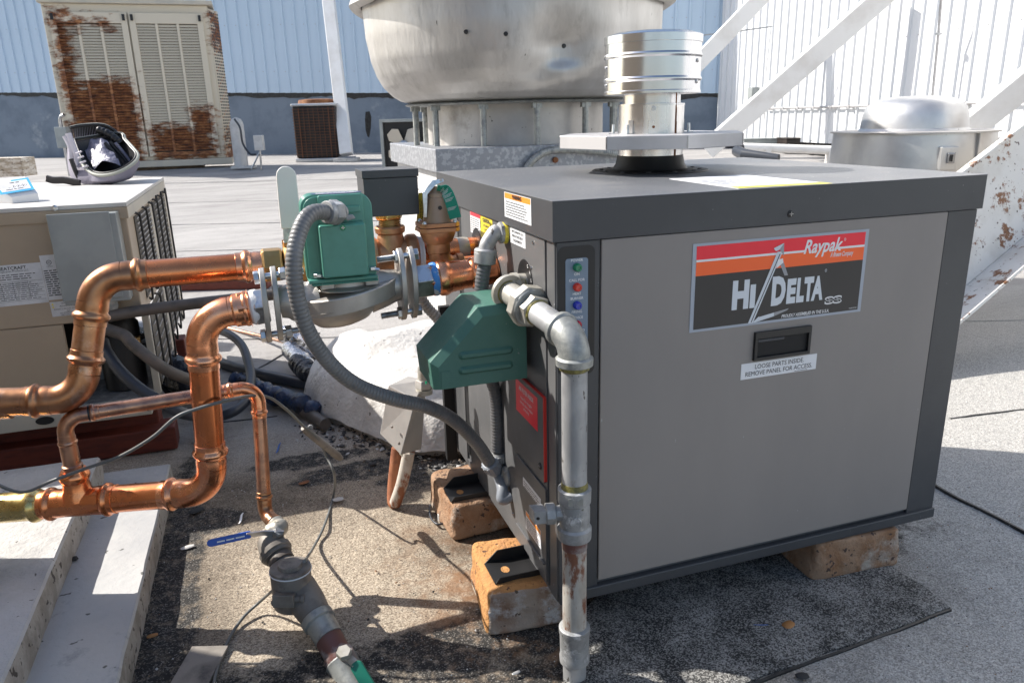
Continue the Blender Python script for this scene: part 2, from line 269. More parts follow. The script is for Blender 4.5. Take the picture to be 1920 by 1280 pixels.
# ---------------------------------------------------------------- mesh builder
class M:
    def __init__(s): s.v = []; s.f = []; s.mi = []; s.mats = []; s.sm = []
    def m(s, name):
        if name not in s.mats: s.mats.append(name)
        return s.mats.index(name)
    def add(s, vs, fs, mt, smooth=True):
        o = len(s.v); k = s.m(mt); s.v += [Vector(a) for a in vs]
        for f in fs: s.f.append(tuple(i+o for i in f)); s.mi.append(k); s.sm.append(smooth)
        return s
    def box(s, a, b, mt, ax=None, o=None):
        """a,b opposite corners; ax optional (ex,ey,ez) frame with origin o"""
        (x0, y0, z0), (x1, y1, z1) = a, b
        if x0 > x1: x0, x1 = x1, x0
        if y0 > y1: y0, y1 = y1, y0
        if z0 > z1: z0, z1 = z1, z0
        vs = [V3(x, y, z) for x, y, z in ((x0, y0, z0), (x1, y0, z0), (x1, y1, z0), (x0, y1, z0), (x0, y0, z1), (x1, y0, z1), (x1, y1, z1), (x0, y1, z1))]
        if ax: vs = [o+ax[0]*q.x+ax[1]*q.y+ax[2]*q.z for q in vs]
        return s.add(vs, [(0, 3, 2, 1), (4, 5, 6, 7), (0, 1, 5, 4), (1, 2, 6, 5), (2, 3, 7, 6), (3, 0, 4, 7)], mt, False)
    def hexa(s, lo, hi, mt):
        return s.add(list(lo)+list(hi), [(0, 3, 2, 1), (4, 5, 6, 7), (0, 1, 5, 4), (1, 2, 6, 5), (2, 3, 7, 6), (3, 0, 4, 7)], mt, False)
    def prism(s, poly, vec, mt, smooth=False):
        n = len(poly); vec = Vector(vec); vs = list(poly)+[Vector(q)+vec for q in poly]
        fs = [tuple(range(n))[::-1], tuple(range(n, 2*n))]+[(i, (i+1) % n, n+(i+1) % n, n+i) for i in range(n)]
        return s.add(vs, fs, mt, smooth)
    def tube(s, pts, r, mt, n=16, cap=True, closed=False, prof=None):
        pts = [Vector(p) for p in pts]; N = len(pts); rr = r if isinstance(r, (list, tuple)) else [r]*N
        vs = []; prev = None; up_ = None
        for i, p in enumerate(pts):
            d = (pts[min(i+1, N-1)]-pts[max(i-1, 0)]).normalized() if not closed else (pts[(i+1) % N]-pts[i-1]).normalized()
            if prev is None:
                h = Z if abs(d.z) < .9 else X; up_ = (h-d*h.dot(d)).normalized()
            else: up_ = (up_-d*up_.dot(d)).normalized()
            prev = d; sd_ = d.cross(up_)
            for k in range(n):
                a = 2*pi*k/n; q = prof(a) if prof else 1
                vs.append(p+(up_*cos(a)+sd_*sin(a))*rr[i]*q)
        fs = []
        for i in range(N-1 if not closed else N):
            for k in range(n):
                a = i*n+k; b2 = i*n+(k+1) % n; j = (i+1) % N
                fs.append((a, b2, j*n+(k+1) % n, j*n+k))
        if cap and not closed: fs.append(tuple(range(n))[::-1]); fs.append(tuple((N-1)*n+k for k in range(n)))
        return s.add(vs, fs, mt)
    def lathe(s, o, ax, prof, mt, n=32, smooth=True, rot=0, capa=True, capb=True, sx=1):
        """prof: list of (distance along axis, radius)"""
        o = Vector(o); ax = Vector(ax).normalized(); h = Z if abs(ax.z) < .9 else X
        u_ = (h-ax*h.dot(ax)).normalized(); w_ = ax.cross(u_); vs = []
        for (d, r_) in prof:
            for k in range(n):
                a = 2*pi*k/n+rot; vs.append(o+ax*d+u_*cos(a)*r_+w_*sin(a)*r_*sx)
        fs = []
        for i in range(len(prof)-1):
            for k in range(n): fs.append((i*n+k, i*n+(k+1) % n, (i+1)*n+(k+1) % n, (i+1)*n+k))
        if capa: fs.append(tuple(range(n))[::-1])
        if capb: fs.append(tuple((len(prof)-1)*n+k for k in range(n)))
        return s.add(vs, fs, mt, smooth)
    def hexn(s, o, ax, L, r, mt, rot=0, ch=.08):
        return s.lathe(o, ax, [(0, r*(1-ch)), (L*.12, r), (L*.88, r), (L, r*(1-ch))], mt, 6, False, rot)
    def text(s, txt, o, ex, ey, size, mt, align='CENTER', bold=0, shear=0, sx=1, depth=.0002, space=1):
        cu = bpy.data.curves.new('t', 'FONT'); cu.body = txt; cu.size = size; cu.align_x = align; cu.align_y = 'CENTER'
        cu.offset = bold; cu.shear = shear; cu.space_character = space; cu.resolution_u = 3; cu.fill_mode = 'FRONT'
        ob = bpy.data.objects.new('t', cu); me = bpy.data.meshes.new_from_object(ob)
        en = ex.cross(ey).normalized()
        vs = [Vector(o)+ex*(q.co.x*sx)+ey*q.co.y+en*depth for q in me.vertices]
        fs = [tuple(p_.vertices) for p_ in me.polygons if len(set(p_.vertices)) > 2]
        s.add(vs, fs, mt, False)
        bpy.data.objects.remove(ob); bpy.data.curves.remove(cu); bpy.data.meshes.remove(me); return s
    def sticker(s, o, ex, ey, w_, h_, mt, th=.0005, lift=0):
        """o = centre on surface, en = ex x ey outwards"""
        en = ex.cross(ey).normalized()
        return s.box((-w_/2, -h_/2, lift), (w_/2, h_/2, lift+th), mt, (ex, ey, en), Vector(o))
    def lines(s, o, ex, ey, w_, h_, rows, mt, lift=.0007, fill=.45, seed=1, ragged=.35):
        """rows of tiny print: words as separate strips"""
        rnd = random.Random(seed); en = ex.cross(ey).normalized(); dy = h_/rows
        for i in range(rows):
            y_ = h_/2-dy*(i+.5); x_ = -w_/2; end = w_/2-rnd.random()*ragged*w_*.5
            while x_ < end:
                l_ = min(dy*rnd.uniform(.8, 3.0), end-x_)
                if l_ <= dy*.3: break
                q = [Vector(o)+ex*a+ey*b_+en*lift for a, b_ in ((x_, y_-dy*fill/2), (x_+l_, y_-dy*fill/2), (x_+l_, y_+dy*fill/2), (x_, y_+dy*fill/2))]
                s.add(q, [(0, 1, 2, 3)], mt, False); x_ += l_+dy*.45
        return s
    def build(s, name, parent=None, bevel=0, kind=None, label=None, cat=None, group=None, seg=2, angle=35, loc=None, subsurf=0):
        L = Vector(loc) if loc is not None else V3(0, 0, 0)
        q = parent
        while q is not None: L = L+Vector(q.location); q = q.parent
        me = bpy.data.meshes.new(name); me.from_pydata([v-L for v in s.v], [], s.f)
        for k in s.mats: me.materials.append(MATS[k])
        me.polygons.foreach_set('material_index', s.mi); me.polygons.foreach_set('use_smooth', s.sm)
        me.update()
        if any(s.sm): me.set_sharp_from_angle(angle=R(angle))
        ob = bpy.data.objects.new(name, me); C.objects.link(ob)
        if parent is not None: ob.parent = parent
        if loc is not None and parent is None: ob.location = loc
        if subsurf:
            mo = ob.modifiers.new('subdivision', 'SUBSURF'); mo.levels = mo.render_levels = subsurf
        if bevel:
            mo = ob.modifiers.new('bevel', 'BEVEL'); mo.width = bevel; mo.segments = seg; mo.limit_method = 'ANGLE'; mo.angle_limit = R(40); mo.harden_normals = False
        if kind: ob['kind'] = kind
        if label: ob['label'] = label
        if cat: ob['category'] = cat
        if group: ob['group'] = group
        return ob
def thing(name, label, cat, loc=(0, 0, 0), group=None):
    o = bpy.data.objects.new(name, None); C.objects.link(o); o.location = loc; o.empty_display_size = .05
    o['label'] = label; o['category'] = cat
    if group: o['group'] = group
    return o
def arc(c, a, b, n=10):
    """fillet points from a to b around corner c (a,b equidistant from c)"""
    a, b, c = Vector(a), Vector(b), Vector(c); d1 = (a-c); d2 = (b-c); T = d1.length; d1.normalize(); d2.normalize()
    th = d1.angle(d2); ctr = c+(d1+d2).normalized()*(T/cos(th/2)); u1 = a-ctr; u2 = b-ctr; tot = u1.angle(u2)
    return [ctr+(u1*sin((1-i/n)*tot)+u2*sin(i/n*tot))/sin(tot) for i in range(n+1)]
def spline(pts, n=12):
    """Catmull-Rom"""
    p = [Vector(q) for q in pts]; p = [p[0]*2-p[1]]+p+[p[-1]*2-p[-2]]; out = []
    for i in range(1, len(p)-2):
        for k in range(n):
            t = k/n; a, b, c, d = p[i-1], p[i], p[i+1], p[i+2]
            out.append(.5*((2*b)+(c-a)*t+(2*a-5*b+4*c-d)*t*t+(3*b-a-3*c+d)*t**3))
    out.append(p[-2]); return out
def resample(pts, step):
    out = [pts[0]]; acc = 0
    for a, b in zip(pts, pts[1:]):
        l = (b-a).length; d = step-acc
        while d <= l and l > 0: out.append(a+(b-a)*(d/l)); d += step
        acc = (acc+l) % step if l > 0 else acc
    out.append(pts[-1]); return out
def flex(m, pts, r, mt, pitch=.0062, amp=.055, n=20):
    q = resample(spline(pts, 24), pitch/6); rr = [r*(1+amp*(abs(sin(pi*i/6))*2-1)) for i in range(len(q))]
    m.tube(q, rr, mt, n); return m
def sleeve(m, p, d, r, L, mt, n=32):
    prof = [(0, 1.03), (.30, 1.06), (.38, 1.02), (.44, 1.05), (.50, 1.16), (.56, 1.225), (.64, 1.225), (.70, 1.15), (.75, 1.07), (.80, 1.055), (.98, 1.055), (1, 1.0)]
    m.lathe(p, d, [(a*L, b*r) for a, b in prof], mt, n)
def elbow(m, c, d1, d2, r, Rr, L, mt, n=28):
    """press elbow at corner c towards d1 and d2 with sleeves of length L"""
    d1 = Vector(d1).normalized(); d2 = Vector(d2).normalized(); th = d1.angle(d2); T = Rr/tan(th/2)
    a = c+d1*T; b = c+d2*T; m.tube(arc(c, a, b, 14), r*1.03, mt, n, cap=False)
    sleeve(m, a, d1, r, L, mt, n); sleeve(m, b, d2, r, L, mt, n); return T+L*.95
def pipe(m, a, b, r, mt, n=28): m.lathe(a, b-a, [(0, r), ((b-a).length, r)], mt, n)

# ================================================================ GROUND
def gz(x, y):
    q = V3(x, y, 0)-CAM; t = q.dot(Fh)
    z = 0.0
    if t > 2.6: z = .42*min(1, ((t-2.6)/7.4))
    return z
def xs(a, b, fine0, fine1, step, growth):
    out = []; q = fine0
    while q < fine1: out.append(q); q += step
    st = step; l = fine0
    while l > a: st *= growth; l -= st; out.insert(0, l)
    st = step; l = out[-1]
    while l < b: st *= growth; l += st; out.append(l)
    return out
gx = xs(-60, 60, -1.6, 2.6, .02, 1.13); gy = xs(-40, 60, -.6, 2.2, .02, 1.13)
m = M(); vs = []
for y in gy:
    for x in gx:
        nn = noise.noise(V3(x*1.3, y*1.3, 0))*.006+noise.noise(V3(x*6, y*6, 3))*.0022+noise.noise(V3(x*22, y*22, 7))*.0012
        vs.append(V3(x, y, gz(x, y)+nn-.001))
nx = len(gx); fs = [(j*nx+i, j*nx+i+1, (j+1)*nx+i+1, (j+1)*nx+i) for j in range(len(gy)-1) for i in range(nx-1)]
m.add(vs, fs, 'roof'); m.build('roof_ground', kind='structure', angle=180)
# lap seams of the membrane sheets
def seam(pts, w_=.012, h=.004, mt='roof', name='roof_seam'):
    m = M(); q = resample(spline([Vector((a[0], a[1], 0)) for a in pts], 10), .05)
    vs = []; fs = []
    for i, p in enumerate(q):
        d = (q[min(i+1, len(q)-1)]-q[max(i-1, 0)]).normalized(); s_ = V3(-d.y, d.x, 0); jj = noise.noise(p*9)*.006
        for k, (o, hh) in enumerate(((-w_, -.012), (-w_*.6, h), (w_*.6, h*.8), (w_, -.012))):
            a = p+s_*(o+jj); vs.append(V3(a.x, a.y, gz(a.x, a.y)+hh))
        if i: 
            for k in range(3): b0 = (i-1)*4+k; fs.append((b0, b0+1, b0+5, b0+4))
    m.add(vs, fs, mt); return m.build(name, kind='structure')
for px in ([(1745, 905), (1800, 935), (1860, 965), (1990, 1030)], [(1780, 785), (1850, 776), (1920, 768), (2050, 752)]):
    seam([P(u, v, z=0) for u, v in px], .006, .003, 'tar')
for t in (3.3, 4.2, 5.1, 6.1, 7.2, 8.6):
    seam([W(s_, t+random.uniform(-.05, .05)) for s_ in (-6, -4, -2, -1, 0, 1, 2.5)], .006, .0025, 'roof')
seam([P(600, 640, z=0), P(480, 700, z=0), P(330, 760, z=0)], .005, .002, 'tar')
seam([P(385, 795, z=0), P(520, 780, z=0)], .005, .002, 'tar')
# granulated repair patch in front of the heater
m = M(); pc = [P(1783, 1142, z=0), P(1600, 1208, z=0), P(1400, 1282, z=0), P(1290, 1340, z=0), P(1050, 1330, z=0), P(1060, 1180, z=0), P(1150, 1100, z=0), P(1450, 1030, z=0), P(1640, 1040, z=0)]
edge = []
for i in range(len(pc)):
    a, b = pc[i], pc[(i+1) % len(pc)]
    for k in range(14):
        q = a.lerp(b, k/14); q += V3(noise.noise(q*14), noise.noise(q*14+V3(5, 5, 5)), 0)*.007; edge.append(q)
ctr = sum(edge, V3(0, 0, 0))/len(edge)
rings = []
for f, zz in ((1.0, -.004), (.998, .006), (.96, .0075), (.8, .007), (.5, .006)):
    rings += [V3(ctr.x+(q.x-ctr.x)*f, ctr.y+(q.y-ctr.y)*f, zz) for q in edge]
n_ = len(edge); fs = [(i*n_+k, i*n_+(k+1) % n_, (i+1)*n_+(k+1) % n_, (i+1)*n_+k) for i in range(4) for k in range(n_)]; fs.append(tuple(4*n_+k for k in range(n_)))
m.add(rings, fs, 'roof_patch'); m.build('roof_patch', kind='structure')
seam([P(1785, 1145, z=0), P(1600, 1213, z=0), P(1400, 1288, z=0), P(1280, 1345, z=0)], .004, .0045, 'tar')
# loose granules and grit
m = M()
for i in range(2600):
    x = random.uniform(-.75, 1.3); y = random.uniform(-.35, .95); s_ = random.uniform(.0009, .0024)*(2.0 if random.random() < .03 else 1)
    q = V3(x, y, gz(x, y)+s_*.5); vv = [q+V3(random.uniform(.6, 1)*a*s_, random.uniform(.6, 1)*b*s_, random.uniform(.5, 1)*c*s_) for a, b, c in ((1, 0, 0), (-1, 0, 0), (0, 1, 0), (0, -1, 0), (0, 0, 1), (0, 0, -1))]
    m.add(vv, [(0, 2, 4), (2, 1, 4), (1, 3, 4), (3, 0, 4), (2, 0, 5), (1, 2, 5), (3, 1, 5), (0, 3, 5)], random.choice(('stone', 'stone', 'dark_debris', 'paver')), False)
o = m.build('loose_gravel', kind='stuff', label='loose grey and tan roofing granules scattered over the roof', cat='gravel')

# ================================================================ WALLS
AL = R(12)
def wallpt(s_, z): # left wall, swings away to the left
    k = 3.3-s_; return W(3.3-k*cos(AL), 12.3+k*sin(AL), z)
wx = (wallpt(4, 0)-wallpt(3, 0)).normalized(); wn = V3(wx.y, -wx.x, 0)  # towards camera
def panel_mesh(pitch, H, mt):
    """one roll-formed sheet: flat pan and raised rib, with screw heads"""
    m = M(); pr = [(0, 0), (pitch*.36, 0), (pitch*.40, .024), (pitch*.50, .024), (pitch*.54, 0), (pitch, 0)]
    vs = []; 
    for z in (0, H): vs += [V3(a, -b, z) for a, b in pr]
    for z in (0, H): vs += [V3(a, .012-b, z) for a, b in pr]
    fs = [(i, i+1, 7+i, 6+i) for i in range(5)]+[(12+i+1, 12+i, 18+i, 19+i) for i in range(5)]+[(i+1, i, 12+i, 13+i) for i in range(5)]
    m.add(vs, fs, mt, False)
    for z in (.35, 1.1, 1.85, 2.6, 3.35, 4.1): m.lathe(V3(pitch*.2, 0, z), V3(0, -1, 0), [(0, .008), (.005, .006)], 'steel', 6, False)
    return m
def frame_matrix(o, ex, ey): 
    ez = ex.cross(ey); return Matrix(((ex.x, ey.x, ez.x, o.x), (ex.y, ey.y, ez.y, o.y), (ex.z, ey.z, ez.z, o.z), (0, 0, 0, 1)))
lw = thing('metal_wall', 'long ribbed metal wall in pale blue shade behind the rusty condenser', 'wall', wallpt(-4, 0))
pm = panel_mesh(.21, 5.2, 'wall_metal_shade'); src = pm.build('wall_panel', None); src.parent = lw
mesh = src.data
def lowedge(s_): return 1.40+(3.3-s_)*.030-.17
k = 0; s_ = -10.5
while s_ < 3.3:
    o = src if k == 0 else src.copy()
    if k: C.objects.link(o)
    o.parent = lw; mw = frame_matrix(wallpt(s_, lowedge(s_)), wx, -wn); o.matrix_parent_inverse = Matrix.Identity(4)
    o.matrix_local = Matrix.Translation(-Vector(lw.location)) @ mw; s_ += .21; k += 1
m = M()
lo = [wallpt(-10.5, -.3), wallpt(3.3, -.3)]
for a, b, zt0, zt1, off, mt in ((-10.5, 3.3, lowedge(-10.5)+.05, lowedge(3.3)+.05, -.03, 'flashing'),):
    m.hexa([wallpt(a, -.3)+wn*off, wallpt(b, -.3)+wn*off, wallpt(b, -.3)-wn*.25, wallpt(a, -.3)-wn*.25], [V3(*(wallpt(a, zt0)+wn*off)), wallpt(b, zt1)+wn*off, wallpt(b, zt1)-wn*.25, wallpt(a, zt0)-wn*.25], mt)
m.build('base_flashing', lw)
# smeared mastic line under the sheets
m = M(); vs = []; fs = []; N = 160
for i in range(N+1):
    a = -10.5+13.8*i/N; dr = .05+.09*max(0, noise.noise(V3(a*1.7, 2, 0))+.2)+.03*noise.noise(V3(a*9, 0, 0))
    vs += [wallpt(a, lowedge(a)+.03)+wn*-.022, wallpt(a, lowedge(a)-dr)+wn*-.022]
    if i: j = 2*i; fs.append((j-2, j-1, j+1, j))
m.add(vs, fs, 'tar'); m.build('mastic_line', lw)
for (u, v0, v1, wd) in ((690, 210, 258, 13),):
    m = M(); pts = [P(u+wd*a, v0+(v1-v0)*b, t=12.25) for a, b in ((-.35, 0), (.2, -.02), (.45, .2), (.4, .6), (.15, 1.0), (-.1, .95), (-.35, .7), (-.45, .3))]
    m.prism(pts, wn*-.01, 'tar'); m.build('tar_smear', lw)
# right wall, sunlit
RD = (Rh*.21-Fh*.977).normalized(); RN = V3(-RD.y, RD.x, 0)
if RN.dot(Rh) > 0: RN = -RN
corner = wallpt(3.3, 0)
def rwp(k, z): q = corner+RD*k; q.z = z; return q
rw = thing('sunlit_wall', 'bright white ribbed metal wall running along the right side', 'wall', rwp(5, 0))
src2 = panel_mesh(.175, 5.2, 'wall_metal_white').build('wall_panel', None)
k = 0; d = 0
while d < 13:
    o = src2 if k == 0 else src2.copy()
    if k: C.objects.link(o)
    o.parent = rw; o.matrix_local = Matrix.Translation(-Vector(rw.location)) @ frame_matrix(rwp(d, .56), RD, -RN); d += .175; k += 1
m = M(); m.box((0, -.05, -.3), (13, .2, .70), 'black', (RD, -RN, Z), rwp(0, 0)-RN*.1); m.build('wall_base', rw)
m = M(); m.tube([rwp(1.5, .985)+RN*.05, rwp(13, .985)+RN*.05], .014, 'collar_gray', 10)
for i in range(34): m.box((1.6+i*.34, -.04, .965), (1.63+i*.34, .07, 1.0), 'collar_gray', (RD, RN, Z), rwp(0, 0))
m.build('wall_rail', rw)
m = M(); m.tube([P(1448, 50, t=9.6), P(1360, 62, t=9.9), P(1320, 66, t=10)], .008, 'steel', 6); m.tube([P(1446, 50, t=9.6), P(1437, 130, t=9.6), P(1433, 225, t=9.6)], .006, 'steel', 6)
m.build('wall_cable', rw)
m = M(); m.tube([P(1765, 0, t=7.55), P(1760, 60, t=7.6), P(1748, 185, t=7.6)], .012, 'steel', 8); m.lathe(P(1760, 66, t=7.58), Z, [(0, .03), (.02, .03)], 'steel', 8); m.build('wall_rod', rw)
m = M(); c_ = P(1413, 174, t=9.4); m.box((-.05, -.05, -.06), (.05, .05, .06), 'elec_gray', (RD, RN, Z), c_); m.build('wall_box', rw, bevel=.004)
# low clutter against the right wall
for (u0_, u1_, v0_, v1_, t_, mt, nm, lab, cat) in (
    (1395, 1472, 263, 296, 10.4, 'elec_gray', 'electrical_cabinet', 'small grey cabinet low against the white wall behind the flue collar', 'cabinet'),
    (1475, 1520, 262, 298, 10.0, 'ac_brown', 'brown_box', 'dark brown box low against the sunlit wall, left of the dome fan', 'box'),
    (1522, 1562, 266, 300, 9.8, 'ac_brown', 'roof_unit', 'dark brown unit low at the wall, touching the dome fan', 'air conditioner')):
    a = P(u0_, v0_, t=t_); b = P(u1_, v0_, t=t_); zb = gz(a.x, a.y)
    m = M(); m.box((0, 0, 0), ((b-a).length, .35, a.z-zb), mt, (Rh, Fh, Z), V3(a.x, a.y, zb)); m.box((-.01, -.01, a.z-zb), ((b-a).length+.01, .36, a.z-zb+.02), mt, (Rh, Fh, Z), V3(a.x, a.y, zb))
    m.build(nm, None, bevel=.008, label=lab, cat=cat, loc=V3(a.x, a.y, zb))
m = M(); a, b = P(1385, 276, t=8.2), P(1600, 283, t=8.2); m.tube([a, b], .045, 'brace_white', 14)
for q in (a.lerp(b, .25), a.lerp(b, .8)): m.box((-.03, -.05, gz(q.x, q.y)-q.z-.03), (.03, .05, 0), 'brace_white', (Rh, Fh, Z), q)
m.build('white_pipe', None, label='horizontal white pipe on low stands in front of the right wall', cat='pipe', loc=V3(a.x, a.y, gz(a.x, a.y)))
m = M(); a = P(1382, 283, t=7); m.tube([a, P(1395, 290, t=6.8), P(1460, 297, t=6.6)], [.05, .05, .035], 'rubber', 12); m.lathe(a, Rh, [(0, .06), (.05, .06)], 'black', 12)
m.build('black_vent_elbow', None, label='short black pipe end under the white pipe by the flue collar', cat='pipe', loc=V3(a.x, a.y, gz(a.x, a.y)))
# tan unit at the far right
a, b = P(1852, 263, t=6.2), P(1905, 265, t=6.2); zb = gz(a.x, a.y)
m = M(); m.box((-.5, 0, .1), ((b-a).length, .5, a.z-zb-.02), 'cream_tan', (Rh, Fh, Z), V3(a.x, a.y, zb)); m.box((-.52, -.02, a.z-zb-.02), ((b-a).length+.02, .52, a.z-zb+.015), 'tan_top', (Rh, Fh, Z), V3(a.x, a.y, zb))
m.box((-.45, .03, 0), ((b-a).length-.05, .45, .1), 'galv_sheet', (Rh, Fh, Z), V3(a.x, a.y, zb))
m.build('tan_unit', None, bevel=.006, label='tan sheet metal unit behind the dome fan at the right edge', cat='air conditioner', loc=V3(a.x, a.y, zb))
a = P(1930, 330, t=7.0); zb = gz(a.x, a.y); m = M()
m.box((-.10, 0, 0), (.6, .5, a.z-zb+.10), 'black', (Rh, Fh, Z), V3(a.x, a.y, zb)); m.tube([V3(a.x, a.y, a.z+.16)-Rh*.16, V3(a.x, a.y, a.z+.16)+Rh*.6], .03, 'steel', 12)
for i in range(4): m.lathe(V3(a.x, a.y, a.z)-Rh*.04+Z*(.02*i)+Rh*.1*i, -Fh, [(0, .04), (.06, .05), (.07, .02)], 'steel' if i % 2 else 'black', 12)
m.build('machine', None, bevel=.004, label='black machinery with a steel pipe, cut off by the right edge', cat='machine', loc=V3(a.x, a.y, zb))

# braces
def brace(pa, pb, w_, d_, lab, name='wall_brace', grp='slanting white braces holding the metal wall', mt='brace_white', foot=True):
    m = M(); ax = (pb-pa).normalized(); sx_ = ax.cross(Fh).normalized(); ny = sx_.cross(ax).normalized()
    m.box((-w_/2, -d_/2, 0), (w_/2, d_/2, (pb-pa).length), mt, (sx_, ny, ax), pa)
    r_ = thing(name, lab, 'brace', V3(pa.x, pa.y, gz(pa.x, pa.y)), grp)
    m.build('beam', r_, bevel=.008)
    if foot:
        m = M(); q = V3(pa.x, pa.y, gz(pa.x, pa.y)); m.box((-.16, -.14, 0), (.16, .14, .05), 'concrete', (Rh, Fh, Z), q); m.box((-.11, -.1, .05), (.11, .1, .065), 'galv_sheet', (Rh, Fh, Z), q); m.build('foot_plate', r_, bevel=.005)
    return r_
brace(P(650, 290, t=10.8), P(607, -80, t=12.0), .17, .12, 'steep white brace beside the small brown condenser')
brace(P(1325, 282, t=8.9), P(1670, -20, t=8.3), .21, .12, 'long slanting white brace between the flue and the dome fan')
brace(P(1240, 190, t=9.9), P(1440, -18, t=9.8), .19, .12, 'white brace partly hidden behind the flue cap')
brace(P(1790, 262, t=6.4), P(1990, 100, t=6.0), .20, .12, 'white brace rising behind the dome fan to the right edge')

# big rusty channel beam at the right
pa, pb = P(1640, 680, t=2.75), P(2150, 250, t=3.6); ax = (pb-pa).normalized()
q1 = P(1812, 390, t=3.0); pn = (up-ax*up.dot(ax)).normalized(); nn = ax.cross(pn).normalized()
if nn.dot(fw) > 0: nn = -nn
bm_ = thing('rusty_beam', 'massive rust-spotted white steel channel slanting up at the right edge', 'beam', V3(pa.x, pa.y, 0))
L_ = (pb-pa).length
m = M(); m.box((-.15, 0, -.012), (L_, .40, 0), 'rusty_white', (ax, pn, nn), pa); m.build('web', bm_, bevel=.002)
m = M(); m.box((-.15, -.014, -.012), (L_, -.001, .16), 'rusty_white', (ax, pn, nn), pa); m.build('lower_flange', bm_, bevel=.002)
m = M(); m.box((-.15, .401, -.012), (L_, .414, .03), 'rusty_white', (ax, pn, nn), pa); m.build('upper_flange', bm_, bevel=.002)

# ================================================================ BACKGROUND UNITS
# tall rusty condenser
A0 = P(128, 296, t=9.6); A1 = P(424, 291, t=10.15); zb = gz(A0.x, A0.y); cx = (A1-A0); cx.z = 0; cwid = cx.length; cx.normalize(); cy = V3(-cx.y, cx.x, 0)
ct = P(97, 4, t=9.6); CH = ct.z-zb
o0 = V3(A0.x, A0.y, zb)
cond = thing('rusty_condenser', 'tall cream rooftop condenser with louvered doors, badly rusted at the bottom and left', 'air conditioner', o0)
ang = math.atan2(cx.y, cx.x); Rz = Matrix.Rotation(-ang, 3, 'Z'); off = Rz @ (-o0)
rust_zone('cream_rust', (.60, .54, .43), [(.10, cwid*.48, .10, 1.12), (.08, .26, .2, 1.9), (.10, cwid*.40, CH-.27, CH-.17), (cwid*.52, cwid-.10, .12, .56), (cwid*.8, cwid-.1, .3, .78), (cwid+.02, cwid+.4, .1, .5), (cwid+.02, cwid+.4, 1.5, 1.9)], (-ang, off))
F = (cx, cy, Z)
base = .14; m = M()
m.box((0, .034, base), (cwid, .45, CH), 'cream_rust', F, o0); m.build('cabinet_body', cond, bevel=.01)
m = M(); m.prism([o0+cx*cwid+cy*.03+Z*base, o0+cx*(cwid+.10)+cy*.33+Z*base, o0+cx*(cwid+.10)+cy*.45+Z*base, o0+cx*cwid+cy*.45+Z*base], Z*(CH-base-.03), 'cream_rust')
m.build('side_wing', cond, bevel=.006)
m = M(); m.box((-.03, -.02, CH), (cwid+.06, .47, CH+.05), 'cream', F, o0); m.box((cwid-.14, .2, CH+.05), (cwid-.02, .4, CH+.11), 'alu_soft', F, o0); m.build('top_cap', cond, bevel=.008)
m = M(); m.box((-.02, -.02, .06), (cwid+.07, .47, base), 'cream', F, o0); m.build('base_rail', cond, bevel=.008)
m = M(); m.box((.1, .1, 0), (cwid-.3, .25, .058), 'wood', F, o0); m.box((.1, .3, 0), (cwid-.3, .42, .058), 'wood', F, o0); m.build('timber_sleeper', cond)
dw = (cwid-.16)/2
slat = None
for dI in range(2):
    dx0 = .07+dI*(dw+.02); m = M(); z0, z1 = base+.05, CH-.10
    # door frame with column rails
    m.box((dx0, -.012, z0), (dx0+.07, .03, z1), 'cream_rust', F, o0); m.box((dx0+dw-.07, -.012, z0), (dx0+dw, .03, z1), 'cream_rust', F, o0)
    m.box((dx0+.07, -.012, z1-.12), (dx0+dw-.07, .03, z1), 'cream_rust', F, o0); m.box((dx0+.07, -.012, z0), (dx0+dw-.07, .03, z0+.05), 'cream_rust', F, o0)
    cw = (dw-.14-.06)/3
    for c_ in range(1, 3): m.box((dx0+.07+c_*(cw+.03)-.03, -.010, z0+.05), (dx0+.07+c_*(cw+.03), .03, z1-.12), 'cream_rust', F, o0)
    m.build('door', cond, bevel=.003)
    for hx in (dx0+.02, dx0+dw-.05):
        m = M(); m.box((hx, -.03, z1-.09), (hx+.03, -.013, z1-.02), 'black', F, o0); m.build('door_latch', cond)
    m = M(); m.box((dx0+.07, .0300, z0+.05), (dx0+dw-.07, .0335, z1-.12), 'black', F, o0); m.build('gap_shade', cond)  # black sheet added so the gaps between slats look shaded
    N = 46
    for c_ in range(3):
        for i in range(N):
            zz = z0+.06+(z1-.12-z0-.07)*(i+.5)/N; x_ = dx0+.07+c_*(cw+.03)
            if slat is None:
                mm = M(); mm.hexa([V3(0, -.008, -.010), V3(cw, -.008, -.010), V3(cw, -.004, -.012), V3(0, -.004, -.012)], [V3(0, .012, .017), V3(cw, .012, .017), V3(cw, .016, .015), V3(0, .016, .015)], 'cream_rust')
                slat = mm.build('louver_slat'); 
                o = slat
            else: o = slat.copy(); C.objects.link(o)
            o.parent = cond; o.matrix_local = Matrix.Translation(-Vector(cond.location)) @ frame_matrix(o0+cx*x_+Z*zz, cx, cy)
# perforated side grille
m = M(); sx_ = (cx*.10+cy*.30).normalized(); sn = V3(sx_.y, -sx_.x, 0)
for i in range(44):
    for j in range(5):
        m.box((.04+j*.06, -.004, .12+i*.038), (.04+j*.06+.035, .0, .12+i*.038+.018), 'black' if (i*7+j*3) % 5 else 'rust', (sx_, -sn, Z), o0+cx*cwid+cy*.03+Z*(base+0))
m.build('side_perforation', cond, kind='stuff')

